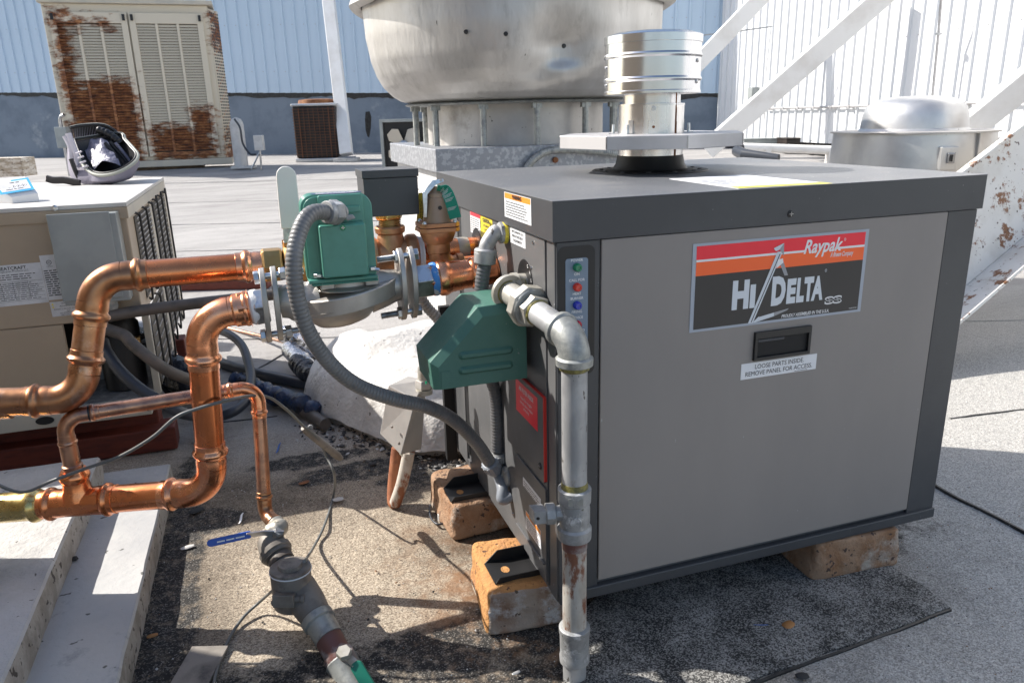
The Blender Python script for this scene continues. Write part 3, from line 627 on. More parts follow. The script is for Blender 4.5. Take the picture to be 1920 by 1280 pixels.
# small brown condenser
a, b = P(556, 296, t=10.9), P(636, 296, t=10.9); zb = gz(a.x, a.y); H = P(548, 192, t=10.9).z-zb; wd = (b-a).length; o1 = V3(a.x, a.y, zb)
ac = thing('brown_condenser', 'small nearly black condenser with rusty wire guard beside the steep white brace', 'air conditioner', o1)
F1 = (Rh, Fh, Z); m = M(); m.box((0, 0, .05), (wd, wd, H-.06), 'ac_brown', F1, o1); m.build('coil_body', ac, bevel=.03, seg=3)
m = M(); m.box((-.015, -.015, H-.06), (wd+.015, wd+.015, H-.02), 'alu_soft', F1, o1); m.build('top_rim', ac, bevel=.02)
m = M(); m.lathe(o1+Rh*wd/2+Fh*wd/2+Z*(H-.02), Z, [(0, wd*.46), (.05, wd*.44), (.06, wd*.3), (.065, .02)], 'rust', 32); m.build('fan_guard', ac)
m = M(); m.box((-.015, -.015, 0), (wd+.015, wd+.015, .05), 'alu_soft', F1, o1); m.build('base_pan', ac, bevel=.01)
for i in range(17):
    m = M(); q = .10+i*(H-.2)/16; m.box((0, -.018, q), (wd, -.012, q+.006), 'rust_wire', F1, o1); m.build('guard_wire', ac)
for i in range(9):
    m = M(); q = .02+i*(wd-.05)/8; m.box((q, -.022, .06), (q+.006+.008*(i in (1, 7)), -.019, H-.07), 'rust_wire', F1, o1); m.build('guard_wire', ac)

# axial fan in a square frame
a = P(716, 302, t=9.2); zb = gz(a.x, a.y); b = P(800, 302, t=9.2); H = P(716, 224, t=9.2).z-zb; o1 = V3(a.x, a.y, zb); wd = (b-a).length+.02
af = thing('axial_fan_unit', 'square framed axial fan with pale blades left of the big exhaust fan', 'fan', o1)
m = M()
m.box((0, 0, 0), (.035, .3, H), 'elec_gray', F1, o1); m.box((wd-.035, 0, 0), (wd, .3, H), 'elec_gray', F1, o1); m.box((.035, 0, H-.035), (wd-.035, .3, H), 'elec_gray', F1, o1); m.box((.035, 0, 0), (wd-.035, .3, .03), 'elec_gray', F1, o1)
m.build('frame', af, bevel=.003)
m = M(); m.box((.036, .06, .031), (wd-.036, .28, H-.036), 'black', F1, o1); m.build('shroud', af)
cc = o1+Rh*wd/2+Z*H*.5+Fh*.0
for i in range(4):
    q = R(45+90*i); dd = Rh*cos(q)+Z*sin(q); pp = Rh*-sin(q)+Z*cos(q)+Fh*.25; m = M()
    m.prism([cc+dd*.05-pp*.04, cc+dd*.17-pp*.09, cc+dd*.225-pp*.04, cc+dd*.225+pp*.05, cc+dd*.16+pp*.09, cc+dd*.05+pp*.04], -Fh*.006, 'blade'); m.build('fan_blade', af, bevel=.002)
m = M(); m.lathe(cc, -Fh, [(0, .06), (.03, .055), (.04, .02)], 'steel', 20); m.build('hub', af)

# white hood and small electric box near the big condenser
a = P(455, 292, t=9.9); zb = gz(a.x, a.y); o1 = V3(a.x, a.y, zb); H = P(452, 220, t=9.9).z-zb
gd = thing('round_vent', 'pale round-topped vent pipe standing just right of the rusty condenser', 'vent', o1)
m = M(); m.tube([o1-Rh*.03, o1-Rh*.03+Z*H*.84, o1-Rh*.03+Z*H*.92, o1-Rh*.03+Z*H*.97, o1-Rh*.03+Z*H], [.085, .085, .075, .055, .01], 'curb_white', 22); m.build('duct', gd)
m = M(); m.box((-.13, -.12, 0), (.13, .12, .03), 'curb_white', F1, o1); m.build('base_flange', gd, bevel=.004)
m = M(); m.tube(spline([P(440, 224, t=9.7), P(450, 240, t=9.6), P(455, 268, t=9.6), P(468, 288, t=9.6), P(480, 290, t=9.6)], 8), .013, 'rubber', 8)
m.build('black_cable', None, label='black cable hanging from the rusty condenser to the small grey box', cat='cable', loc=o1)
a = P(487, 293, t=9.6); zb = gz(a.x, a.y); o1 = V3(a.x, a.y, zb)
eb = thing('switch_box', 'tiny grey electrical box on a bent conduit right of the round-topped vent', 'switch', o1)
m = M(); c_ = P(486, 268, t=9.6); m.box((-.055, -.04, -.09), (.055, .04, .09), 'curb_white', F1, c_); m.build('box', eb, bevel=.006)
m = M(); m.tube([V3(c_.x, c_.y, c_.z-.09), o1], .012, 'steel', 8); m.tube([c_-Z*.1, o1-Rh*.12+Z*.02], .01, 'steel', 8); m.build('conduit', eb)
a = P(113, 300, t=9.8); zb = gz(a.x, a.y); o1 = V3(a.x, a.y, zb)
eb = thing('meter_box', 'grey electrical box at the left foot of the rusty condenser', 'switch', o1)
m = M(); c_ = P(118, 258, t=9.3); m.box((-.06, -.05, -.12), (.08, .05, .12), 'elec_gray', F1, c_); m.build('box', eb, bevel=.006)
m = M(); m.tube(spline([c_+Z*.12, c_+Z*.22+Rh*.01, c_+Z*.26+Rh*.06], 6), .018, 'steel', 8); m.tube([c_-Z*.12, V3(c_.x, c_.y, zb)], .018, 'steel', 8); m.build('conduit', eb)

# big upblast exhaust fan
fc = P(816, 280, t=3.35); cz_ = fc.z; S_ = 1.12; o1 = V3(fc.x+S_/2, fc.y+S_/2, gz(fc.x, fc.y)); ce = V3(o1.x-.0, o1.y, cz_)
ef = thing('exhaust_fan', 'huge dented aluminium upblast exhaust fan with a bowl-shaped housing on a square curb', 'exhaust fan', o1)
m = M(); m.box((-S_/2+.03, -S_/2+.03, 0), (S_/2-.03, S_/2-.03, cz_-.10), 'curb_white', (X, Y, Z), V3(o1.x, o1.y, 0)); m.build('curb', ef, bevel=.01)
m = M(); m.box((-S_/2, -S_/2, cz_-.10), (S_/2, S_/2, cz_), 'galv_sheet', (X, Y, Z), V3(o1.x, o1.y, 0)); m.build('curb_cap', ef, bevel=.004)
# rusted seam line on the cap
zd = P(962, 190, t=(ce-CAM).dot(Fh)-.3).z; m = M(); m.lathe(ce, Z, [(0, .45), (zd-cz_-.002, .45)], 'alu_dirty', 48); m.build('duct', ef)
m = M(); m.lathe(V3(ce.x, ce.y, zd-.0), Z, [(-.012, .545), (-.006, .56), (0, .55)], 'galv_dull', 64); m.build('bottom_flange', ef)
BR = .735
prof = [(0, .47), (.004, .54), (.014, .578), (.036, .615), (.08, .66), (.13, .688), (.20, .712), (.31, .730), (.44, BR), (.56, BR)]
nA, rings = 96, []
pts = []
for i in range(len(prof)-1):
    for k in range(5): a_, b_ = prof[i], prof[i+1]; pts.append((a_[0]+(b_[0]-a_[0])*k/5, a_[1]+(b_[1]-a_[1])*k/5))
pts.append(prof[-1]); bc = V3(ce.x, ce.y, zd); dent = P(1045, 100, t=2.50)
vs = []
for (h, r_) in pts:
    for k in range(nA):
        a_ = 2*pi*k/nA; q = bc+V3(cos(a_)*r_, sin(a_)*r_, h); e = 0
        for (du, dv, dr, dp) in ((1065, 85, .16, .085), (1010, 150, .11, .05), (1115, 135, .09, .045), (1080, 30, .10, -.02), (1030, 110, .05, -.018), (905, 60, .2, -.008), (790, 140, .10, .015)):
            dq = P(du, dv, t=(ce-CAM).dot(Fh)-.74); dd = (q-dq).length/(dr*1.3)
            if dd < 1: e += dp*(cos(dd*pi)+1)/2*(1+.5*noise.noise(q*14))
        e += noise.noise(q*3.5)*.006
        rr = r_-e; vs.append(bc+V3(cos(a_)*rr, sin(a_)*rr, h))
fs = [(i*nA+k, i*nA+(k+1) % nA, (i+1)*nA+(k+1) % nA, (i+1)*nA+k) for i in range(len(pts)-1) for k in range(nA)]
fs.append(tuple(range(nA))[::-1])
m = M(); m.add(vs, fs, 'alu'); m.build('bowl', ef, angle=60)
# rolled lip, wavy
vs = []; lipprof = [(-.02, BR+.002), (-.03, BR+.03), (-.012, BR+.058), (.008, BR+.05), (.02, BR-.01)]
zl = P(962, 14, t=(ce-CAM).dot(Fh)).z
for (h, r_) in lipprof:
    for k in range(nA):
        a_ = 2*pi*k/nA; wv = noise.noise(V3(cos(a_)*3, sin(a_)*3, 1))*.014+.012*sin(a_*2+1); vs.append(V3(ce.x+cos(a_)*(r_+wv*.3), ce.y+sin(a_)*(r_+wv*.3), zl+h+wv))
m = M(); m.add(vs, [(i*nA+k, i*nA+(k+1) % nA, (i+1)*nA+(k+1) % nA, (i+1)*nA+k) for i in range(len(lipprof)-1) for k in range(nA)], 'alu_dirty'); m.build('rolled_lip', ef, angle=60)
m = M(); m.lathe(V3(ce.x, ce.y, zl), Z, [(0, BR-.02), (.30, BR-.03), (.34, BR-.06), (.345, BR-.1), (.10, BR-.14)], 'alu_soft', 96, capa=False, capb=False); m.build('upper_band', ef)
for az_ in (180, 205, 235, 262, 290, 318, 345, 20, 60, 100, 140):
    a_ = R(az_); m = M(); q = V3(ce.x+cos(a_)*.52, ce.y+sin(a_)*.52, cz_); m.tube([q, q+Z*(zd-cz_-.012)], .015, 'galv_dull', 10); m.box((-.022, -.012, zd-cz_-.035), (.022, .012, zd-cz_-.013), 'galv_dull', (X, Y, Z), q); m.build('support_post', ef)
m = M(); q = [P(u, v, y=fc.y-.03) for u, v in ((985, 320), (1000, 300), (1030, 283), (1080, 281), (1130, 285), (1160, 290))]; flex(m, q, .016, 'galv_dull', .01); m.build('flexible_conduit', ef)
m = M(); m.lathe(P(1041, 300, y=fc.y-.01), -Y, [(0, .014), (.01, .012)], 'rust', 12); m.build('conduit_clip', ef)
for u, v in ((922, 12), (1240, 37), (700, 8)):
    m = M(); q = P(u, v, t=2.5); rad = V3(q.x-ce.x, q.y-ce.y, 0).normalized(); s2 = V3(ce.x, ce.y, q.z)+rad*(BR+.006); m.lathe(s2, rad, [(0, .010), (.008, .008)], 'tar', 8); m.build('drain_bolt', ef)

# dome fan at the right
dz = P(1711, 246, t=3.75); DRm = .362; dc = V3(dz.x, dz.y, 0); zt = dz.z; zbm = P(1711, 326, t=3.45).z
df = thing('dome_fan', 'spun aluminium dome exhaust fan with a flat drum behind the heater', 'exhaust fan', V3(dc.x, dc.y, gz(dc.x, dc.y)))
m = M(); m.lathe(V3(dc.x, dc.y, zbm), Z, [(0, DRm+.0), (.001, DRm), (zt-zbm-.004, DRm-.01), (zt-zbm, DRm-.016)], 'alu_soft', 64); m.box((-.0015, -DRm-.004, 0), (.0015, -DRm+.01, zt-zbm-.005), 'alu_dirty', (Rh, Fh, Z), V3(dc.x, dc.y, zbm)+Rh*.12+Fh*.02); m.build('drum', df)
m = M(); m.lathe(V3(dc.x, dc.y, zt-.004), Z, [(0, DRm+.004), (.007, DRm+.004), (.009, .24)], 'alu_dirty', 64); m.build('drum_rim', df)
m = M(); hd = P(1711, 181, t=3.6).z-zt; m.lathe(V3(dc.x, dc.y, zt+.004), Z, [(0, .246), (.012, .234), (hd*.45, .228), (hd*.68, .216), (hd*.85, .188), (hd*.94, .145), (hd*.99, .08), (hd, .0005)], 'alu_soft', 64, capb=False); m.build('dome', df)
m = M(); m.lathe(V3(dc.x, dc.y, zbm-.02), Z, [(0, DRm+.03), (.006, DRm+.035), (.02, DRm+.001)], 'alu_dirty', 64); m.lathe(V3(dc.x, dc.y, 0), Z, [(0, .3), (zbm-.02, .3)], 'curb_white', 48); m.lathe(V3(dc.x, dc.y, zbm-.14), Z, [(0, .31), (.12, .38)], 'alu_soft', 48); m.build('skirt', df)
m = M(); q = P(1773, 297, t=3.40); m.box((-.038, -.03, -.05), (.038, .03, .05), 'alu_soft', F1, q); m.box((-.012, -.04, -.02), (.02, -.031, .024), 'steel', F1, q); m.box((-.004, -.048, -.012), (.006, -.041, .018), 'black', F1, q); m.build('switch_box', df, bevel=.003)

# ================================================================ CONCRETE SLABS
def slab(name, lab, tl, tr, nr, nl, top, bot, mt, mside, grp=None):
    """four plan points at the top; jittered edges"""
    m = M(); n_ = 26; ed = []
    cs = [tl, nl, nr, tr]
    for i in range(4):
        a, b = cs[i], cs[(i+1) % 4]
        for k in range(n_):
            q = a.lerp(b, k/n_); j = noise.noise(q*20)*.003+noise.noise(q*60)*.0015; ed.append(V3(q.x+j, q.y+j*.5, 0))
    ctr = sum(ed, V3(0, 0, 0))/len(ed); N = len(ed)
    def ring(f, z, out=0): return [V3(ctr.x+(q.x-ctr.x)*f, ctr.y+(q.y-ctr.y)*f, z+noise.noise(q*30+V3(0, 0, z*20))*.0015) for q in ed]
    r_ = [ring(1.0, bot), ring(1.004, (top+bot)/2), ring(1.0, top-.006), ring(.994, top)]
    m.add(sum(r_, []), [(i*N+k, i*N+(k+1) % N, (i+1)*N+(k+1) % N, (i+1)*N+k) for i in range(2) for k in range(N)], mside)
    m.add(r_[2]+r_[3], [(k, (k+1) % N, N+(k+1) % N, N+k) for k in range(N)]+[tuple(N+k for k in range(N))], mt)
    return m.build(name, None, label=lab, cat='slab', group=grp, loc=V3(ctr.x, ctr.y, bot))
a = P(105, 972, z=.14); b = P(0, 1235, z=.14); dd = (a-b).normalized()
far1 = P(187, 855, z=.14)
slab('concrete_block', 'thick rough concrete slab at the left edge, under the brass pipe end', far1-X*1.1, far1, b-dd*.5, b-dd*.5-X*1.1, .14, .0685, 'concrete', 'concrete_side')
a2 = P(320, 868, z=.07); b2 = P(230, 1235, z=.07); d2 = (a2-b2).normalized(); l2 = P(187, 880, z=.07)
slab('concrete_paver_slab', 'smooth grey concrete slab lying flat between the rough block and the gravel', l2-X*.9, a2, b2-d2*.5, b2-d2*.5-X*.9, .07, -.01, 'concrete_smooth', 'concrete_side')

# ================================================================ LEFT AC UNIT
UX = -.795; UY = 1.22; UZ0 = .17; UZ1 = .768; UD = 1.05
ac = thing('cooling_unit', 'tan condensing unit at left with a grey switch box and nameplate on its front', 'air conditioner', V3(UX-.5, UY+.5, UZ0))
m = M(); m.box((UX-1.2, UY, UZ0+.27), (UX, UY+UD, UZ1-.012), 'cream_tan'); m.build('cabinet', ac, bevel=.004)
m = M(); m.box((UX-1.2, UY+.002, UZ0+.02), (UX-.21, UY+.02, UZ0+.269), 'cream_tan'); m.build('lower_panel', ac, bevel=.002)
m = M(); m.box((UX-1.2, UY+.03, UZ0), (UX-.02, UY+UD, UZ0+.018), 'galv_sheet'); m.box((UX-1.2, UY+.0, UZ0-.03), (UX-.02, UY+.028, UZ0+.018), 'cream', ); m.build('base_pan', ac, bevel=.002)
for xx in (UX-.17, UX-.30): 
    m = M(); m.lathe(V3(xx, UY-.002, UZ0-.006), -Y, [(0, .012), (.002, .012)], 'black', 16, sx=2.0); m.build('base_slot', ac)
m = M(); m.box((UX-1.2, UY-.006, UZ1-.012), (UX+.006, UY+UD+.006, UZ1), 'tan_top'); m.box((UX-1.2, UY-.006, UZ1-.045), (UX+.006, UY-.001, UZ1-.0125), 'cream_tan'); m.box((UX+.0015, UY, UZ1-.045), (UX+.006, UY+UD, UZ1-.0125), 'cream')  # one lid paint: shaded tan front, lighter copies for lit side and top
m.build('top_lid', ac, bevel=.002)
m = M(); m.lathe(P(103, 390, y=UY-.006), -Y, [(0, .0085), (.004, .0085), (.006, .004)], 'zinc', 6, False); m.build('lid_bolt', ac)
m = M(); m.box((UX-.195, UY+.25, UZ0+.02), (UX-.18, UY+UD-.05, UZ0+.268), 'elec_gray'); m.box((UX-1.1, UY+.35, UZ0+.02), (UX-.2, UY+UD, UZ0+.268), 'black'); m.lathe(V3(UX-.10, UY+.16, UZ0+.02), Z, [(0, .06), (.2, .06), (.23, .04), (.24, .01)], 'black', 24); m.box((UX-.06, UY+.10, UZ0+.15), (UX-.035, UY+.12, UZ0+.185), 'brass'); m.build('inner_works', ac, bevel=.002)
# right side: coil openings and wire guards
def guard(y0, y1, z0, z1, nv, nh):
    m = M(); m.box((UX+.0005, y0, z0), (UX+.003, y1, z1), 'coil'); m.build('coil_face', ac)
    for i in range(nh):
        m = M(); q = z0+(z1-z0)*(i+.5)/nh; m.box((UX+.006, y0+.01, q), (UX+.0085, y1-.005, q+.0025), 'collar_gray'); m.build('louver_wire', ac)
    for i in range(nv):
        m = M(); q = y0+.02+(y1-y0-.03)*i/(nv-1); m.tube(spline([V3(UX+.002, q-.012, z1+.012), V3(UX+.013, q-.004, z1+.006), V3(UX+.016, q, z1-.015), V3(UX+.016, q, z0+.01), V3(UX+.004, q, z0-.005)], 6), .0035, 'black', 8); m.build('guard_wire', ac)
guard(UY+.12, UY+.48, UZ0+.30, UZ1-.055, 3, 16); guard(UY+.12, UY+.48, UZ0-.03+.05, UZ0+.265, 3, 7)
guard(UY+.60, UY+.95, UZ0+.06, UZ1-.06, 3, 24)
for a_ in (((UX-.001, UY+.50, UZ0+.02), (UX+.004, UY+.58, UZ1-.05)), ((UX-.001, UY+.955, UZ0+.02), (UX+.008, UY+UD, UZ1-.05)), ((UX-.02, UY+.10, UZ0+.0), (UX, UY+.118, UZ0+.268))):
    m = M(); m.box(*a_, 'cream'); m.build('corner_post', ac, bevel=.002)
# switch box on the front, flush boards of labels
sb = P(150, 485, y=UY-.03); e0 = P(90, 404, y=UY-.05); e1 = P(215, 402, y=UY-.05); e2 = P(232, 563, y=UY-.05); m = M()
m.box((e0.x, UY-.055, e2.z), (e1.x+.004, UY, e0.z-.002), 'elec_gray'); q_ = m.build('switch_box', ac, bevel=.003)
m = M(); m.box((e0.x-.003, UY-.060, e2.z+.012), (e1.x-.012, UY-.0555, e0.z+.003), 'elec_gray'); m.build('box_cover', q_, bevel=.002)
m = M(); m.lathe(V3(e1.x-.05, UY-.03, e2.z), -Z, [(0, .017), (.02, .017), (.021, .014), (.03, .014)], 'galv_dull', 20); m.lathe(V3(e0.x+.10, UY-.03, e2.z), -Z, [(0, .012), (.012, .011)], 'galv_dull', 16); m.build('conduit_connector', q_)
# nameplate sticker
def quadsticker(m, pts, mt, th, n_):
    m.prism([q for q in pts], n_*th, mt)
m = M(); c4 = [P(-60, 470, y=UY-.001), P(8, 575, y=UY-.001), P(93, 556, y=UY-.001), P(83, 490, y=UY-.001)]
c4 = [V3(UX-.52, 0, 0), V3(UX-.30, 0, 0)]
tl = P(0, 490, y=UY); tr = P(83, 491, y=UY); br = P(94, 566, y=UY); bl = P(5, 575, y=UY)
ex = (br-bl).normalized(); ey = Y.cross(ex) if (-Y).cross(ex).z > 0 else (-Y).cross(ex); ey = V3(-ex.z, 0, ex.x)
wN, hN = .20, (tr-br).length; cN = bl+ex*((br-bl).length/2-.045)+ey*hN/2-Y*.0006
m.sticker(cN, ex, ey, wN, hN, 'label_dirty')
m.text('HEATCRAFT', cN+ex*.03+ey*hN*.41-Y*.0008, ex, ey, .0125, 'label_black', bold=.0002)
m.text('Refrigeration Products LLC', cN+ex*.03+ey*hN*.34-Y*.0008, ex, ey, .007, 'label_black')
m.lines(cN+ex*.0+ey*hN*.20, ex, ey, wN*.9, hN*.16, 3, 'label_black', seed=3, fill=.35)
for i in range(6): m.sticker(cN+ey*(hN*(.08-i*.095)), ex, ey, wN*.96, .0006, 'label_black', .0002, .0006)
for q in (-.36, -.2, -.02, .12, .3): m.sticker(cN+ex*wN*q-ey*hN*.14, ex, ey, .0006, hN*.44, 'label_black', .0002, .0006)
m.lines(cN-ey*hN*.16, ex, ey, wN*.92, hN*.44, 9, 'label_black', seed=5, fill=.3)
o = m.build('rating_plate', ac); o['label'] = 'white rating plate with the makers name and a printed table'
m = M(); c2 = P(98, 520, y=UY)-Y*.0006; m.sticker(c2, ex, ey, .04, .125, 'label_dirty', lift=.0003); m.lathe(c2+ey*.042-Y*.0008, -Y, [(0, .0065), (.0002, .0065)], 'label_black', 20); m.lathe(c2+ey*.042-Y*.0011, -Y, [(0, .0052), (.0002, .0052)], 'label_dirty', 20); m.text('UL', c2+ey*.042-Y*.0015, ex, ey, .006, 'label_black', bold=.0001); m.text('LISTED', c2+ey*.031-Y*.0009, ex, ey, .005, 'label_black')
m.lines(c2-ey*.015, ex, ey, .034, .075, 12, 'label_black', seed=9, lift=.001); m.build('listing_label', ac)
m = M(); c3 = P(128, 577, y=UY)-Y*.0006; m.sticker(c3, ex, ey, .085, .042, 'label_dirty', lift=.0006); m.text('SHORT-CIRCUIT CURRENT', c3-ey*.001-Y*.0014, ex, ey, .0058, 'label_black'); m.text('5kA', c3-ey*.007-Y*.0014, ex, ey, .0055, 'label_black'); m.text('rms SYMMETRICAL', c3-ey*.0125-Y*.0014, ex, ey, .0055, 'label_black'); m.text('240 V MAXIMUM', c3-ey*.018-Y*.0014, ex, ey, .0055, 'label_black')
m.text('WARNING', c3+ey*.015-Y*.0014, ex, ey, .006, 'label_black'); m.text('ADVERTENCIA', c3+ey*.007-Y*.0014, ex, ey, .006, 'label_black')
for q in (.015, .007): m.prism([c3+ex*-.039+ey*(q-.003)-Y*.0013, c3+ex*-.033+ey*(q-.003)-Y*.0013, c3+ex*-.036+ey*(q+.003)-Y*.0013], -Y*.0002, 'yellow')
m.build('circuit_label', ac)

# red timber sleepers below the unit
m = M(); a = P(332, 820, z=.03); m.box((a.x-.9, a.y-.02, 0), (a.x, a.y+.07, .075), 'wood_red'); m.build('timber_sleeper', None, bevel=.005, label='red painted timber lying at the foot of the tan unit, right end in view', cat='timber', group='red timbers under the unit', loc=V3(a.x-.45, a.y, 0))
m = M(); m.box((UX-1.0, UY+.10, .0), (UX-.02, UY+.19, .139), 'wood_red'); m.build('timber_sleeper', None, bevel=.005, label='red timber standing on edge in shadow right under the tan unit', cat='timber', group='red timbers under the unit', loc=V3(UX-.5, UY+.15, 0))
m = M(); a = P(400, 538, t=4.1); m.box((-.28, 0, 0), (.30, .1, .07), 'wood_red', F1, V3(a.x, a.y, gz(a.x, a.y))); m.build('timber_sleeper', None, bevel=.005, label='red timber on the roof behind the upper copper pipe', cat='timber', group='red timbers under the unit', loc=V3(a.x, a.y, gz(a.x, a.y)))
m = M(); m.box((UX-1.0, UY+.85, .04), (UX+.01, UY+.94, .139), 'wood_red'); m.build('timber_sleeper', None, bevel=.005, label='red timber under the back end of the tan unit', cat='timber', group='red timbers under the unit', loc=V3(UX-.5, UY+.9, .04))

# tool bag on the unit
bz = UZ1+.0005; bb = P(185, 345, z=bz); bx = Rh.copy(); by = Fh.copy()
tb = thing('tool_bag', 'open grey and black tool bag with its lid folded back on the tan unit', 'bag', bb)
def bagpt(u, v, t): return P(u, v, t=t)
td = (bb-CAM).dot(Fh)
m = M() # body: rounded wedge
rim = [(137, 262), (150, 300), (168, 322), (190, 329), (222, 323), (250, 307), (259, 292), (250, 278), (235, 262), (222, 250)]
bot = [(126, 300), (130, 325), (141, 341), (170, 345), (215, 343), (245, 335), (253, 322), (250, 310), (240, 300), (225, 290)]
def ringpts(lst, ts): return [bagpt(u, v, t) for (u, v), t in zip(lst, ts)]
tr_ = [td+.10, td+.03, td-.02, td-.05, td-.05, td, td+.06, td+.12, td+.18, td+.22]
tb_ = [td+.10, td+.04, td-.0, td-.03, td-.03, td+.01, td+.06, td+.12, td+.18, td+.22]
ra = resample(spline(ringpts(rim, tr_)+[ringpts(rim, tr_)[0]], 8), .012); rb0 = spline(ringpts(bot, tb_)+[ringpts(bot, tb_)[0]], 8)
def samp(pl, n):
    ls = [0]
    for a, b in zip(pl, pl[1:]): ls.append(ls[-1]+(b-a).length)
    out = []
    for i in range(n):
        d = ls[-1]*i/n; k = max(j for j in range(len(ls)-1) if ls[j] <= d+1e-9); out.append(pl[k].lerp(pl[k+1], (d-ls[k])/max(1e-9, ls[k+1]-ls[k])))
    return out
Rr_ = spline(ringpts(rim, tr_)+[ringpts(rim, tr_)[0]], 8)
A_ = samp(Rr_, 48); B_ = samp(rb0, 48); B_ = [V3(q.x, q.y, max(q.z, bz)) for q in B_]; cA = sum(A_, V3(0, 0, 0))/48; cB = sum(B_, V3(0, 0, 0))/48
mid = [a.lerp(b, .5)+(a.lerp(b, .5)-(cA+cB)/2).normalized()*.012 for a, b in zip(A_, B_)]
m.add(A_+mid+B_, [(i*48+k, i*48+(k+1) % 48, (i+1)*48+(k+1) % 48, (i+1)*48+k) for i in range(2) for k in range(48)]+[tuple(96+k for k in range(48))], 'bag_gray')
inn = [cA+(a-cA)*.90-Z*.004 for a in A_]; inb = [cA+(a-cA)*.8-Z*.05 for a in A_]
m.add(inn+inb, [(k, (k+1) % 48, 48+(k+1) % 48, 48+k) for k in range(48)]+[tuple(48+k for k in range(48))], 'bag_black')
m.build('bag_body', tb, angle=60)
m = M(); m.tube(A_, .006, 'bag_trim', 8, closed=True); m.tube([q+Z*.004-(q-cA).normalized()*.008 for q in A_], .004, 'bag_black', 8, closed=True); m.build('zip_rim', tb)
# lid standing up at the back
lid = [(131, 240), (150, 236), (185, 234), (205, 239), (222, 252), (236, 268)]; lidb = [(139, 262), (150, 262), (170, 262), (190, 262), (212, 266), (232, 275)]
lt = [td+.12, td+.15, td+.19, td+.21, td+.22, td+.2]
La = samp(spline([bagpt(u, v, t) for (u, v), t in zip(lid, lt)], 8), 24); Lb = samp(spline([bagpt(u, v+6, t-.01) for (u, v), t in zip(lidb, lt)], 8), 24)
m = M(); m.add(La+Lb, [(k, k+1, 25+k-1+0, 24+k) for k in range(23)], 'bag_black'); m.add([q+Fh*.02 for q in La]+[q+Fh*.02 for q in Lb], [(k+1, k, 24+k, 25+k) for k in range(23)], 'bag_gray'); m.tube(La, .006, 'bag_black', 8); m.tube([q+Z*.004 for q in La], .003, 'bag_trim', 6); m.build('bag_lid', tb, angle=60)
m = M(); roll = [bagpt(u, v, td+.17) for u, v in ((183, 243), (195, 247), (207, 253), (218, 262), (226, 270))]; m.tube(spline(roll, 6), [.012+.003*abs(sin(i*.9)) for i in range(25)], 'bag_black', 12); m.build('padded_handle', tb)
m = M() # clear pouch inside
gx_ = []; Nn = 14
p00, p10, p01, p11 = bagpt(155, 278, td+.12), bagpt(200, 262, td+.16), bagpt(176, 314, td+.01), bagpt(226, 308, td+.02)
for j in range(Nn+1):
    for i in range(Nn+1):
        a_, b_ = i/Nn, j/Nn; q = p00.lerp(p10, a_).lerp(p01.lerp(p11, a_), b_); gx_.append(q+Z*(.016*sin(a_*pi)+.012*noise.noise(q*40)))
m.add(gx_, [(j*(Nn+1)+i, (j+1)*(Nn+1)+i, (j+1)*(Nn+1)+i+1, j*(Nn+1)+i+1) for j in range(Nn) for i in range(Nn)], 'clear_plastic')
m.tube([bagpt(u, v, td+.1) for u, v in ((197, 268), (212, 285), (228, 310))], .007, 'bag_black', 8); m.tube([bagpt(u, v, td+.12) for u, v in ((206, 266), (222, 284), (240, 306))], .006, 'bag_black', 8); m.tube([bagpt(u, v, td+.12) for u, v in ((216, 268), (230, 284), (244, 302))], .006, 'clear_plastic', 8)
m.build('clear_pouch', tb)
m = M()
for pl in ([(122, 255), (132, 275), (135, 300)], [(128, 250), (141, 285), (150, 318), (158, 340)]):
    m.tube(spline([bagpt(u, v, td+.03) for u, v in pl], 6), .010, 'bag_light', 10)
m.tube(spline([bagpt(u, v, td+.0) for u, v in ((133, 298), (142, 322), (150, 338))], 6), .008, 'bag_black', 10)
for i in range(4): m.tube([bagpt(142+i*4, 288+i*9, td-.01), bagpt(153+i*4, 284+i*9, td-.01)], .003, 'bag_light', 6)
m.build('side_pocket', tb)
m = M(); q = [bagpt(u, v, td-.04) for u, v in ((88, 335), (100, 338), (120, 338), (140, 342), (150, 344))]
sp = spline(q, 8); m.tube(sp, [.013]*len(sp), 'bag_black', 10, prof=lambda a: 1.0 if abs(cos(a)) > .4 else .5); m.build('shoulder_strap', tb)

# small white carton and foil-faced board
cb = P(30, 378, z=bz); m = M(); tdd = (cb-CAM).dot(Fh)
p = [P(-25, 372, t=tdd), P(12, 382, t=tdd-.03), P(68, 372, t=tdd-.02), P(72, 362, t=tdd+.0), P(47, 332, t=tdd+.07), P(-25, 332, t=tdd+.06)]
tp = [P(-30, 338, t=tdd-.02), P(22, 370, t=tdd-.05), P(71, 362, t=tdd-.01), P(46, 331, t=tdd+.06)]
lo_ = [V3(q.x, q.y, bz) for q in tp]; tpz = [V3(q.x, q.y, max(q.z, bz+.012)) for q in tp]
m.hexa(lo_, tpz, 'white'); c_ = sum(tpz, V3(0, 0, 0))/4; ex_ = (tpz[2]-tpz[1]).normalized(); ey_ = (tpz[3]-tpz[2]).normalized(); en_ = ex_.cross(ey_).normalized(); ey_ = en_.cross(ex_)
m.sticker(c_+en_*.002, ex_, ey_, .085, .075, 'cyan_print', .0004); m.sticker(c_+en_*.0026, ex_, ey_, .072, .055, 'label_white', .0004)
for i in range(12): m.sticker(c_+en_*.0031+ex_*(-.015+i*.004)-ey_*.004, ex_, ey_, .0012+.0012*(i % 3 == 0), .014, 'label_black', .0002)
m.lines(c_+en_*.003+ey_*.018, ex_, ey_, .045, .008, 1, 'label_black', seed=4); m.lines(c_+en_*.003-ey_*.019, ex_, ey_, .05, .006, 1, 'label_black', seed=8)
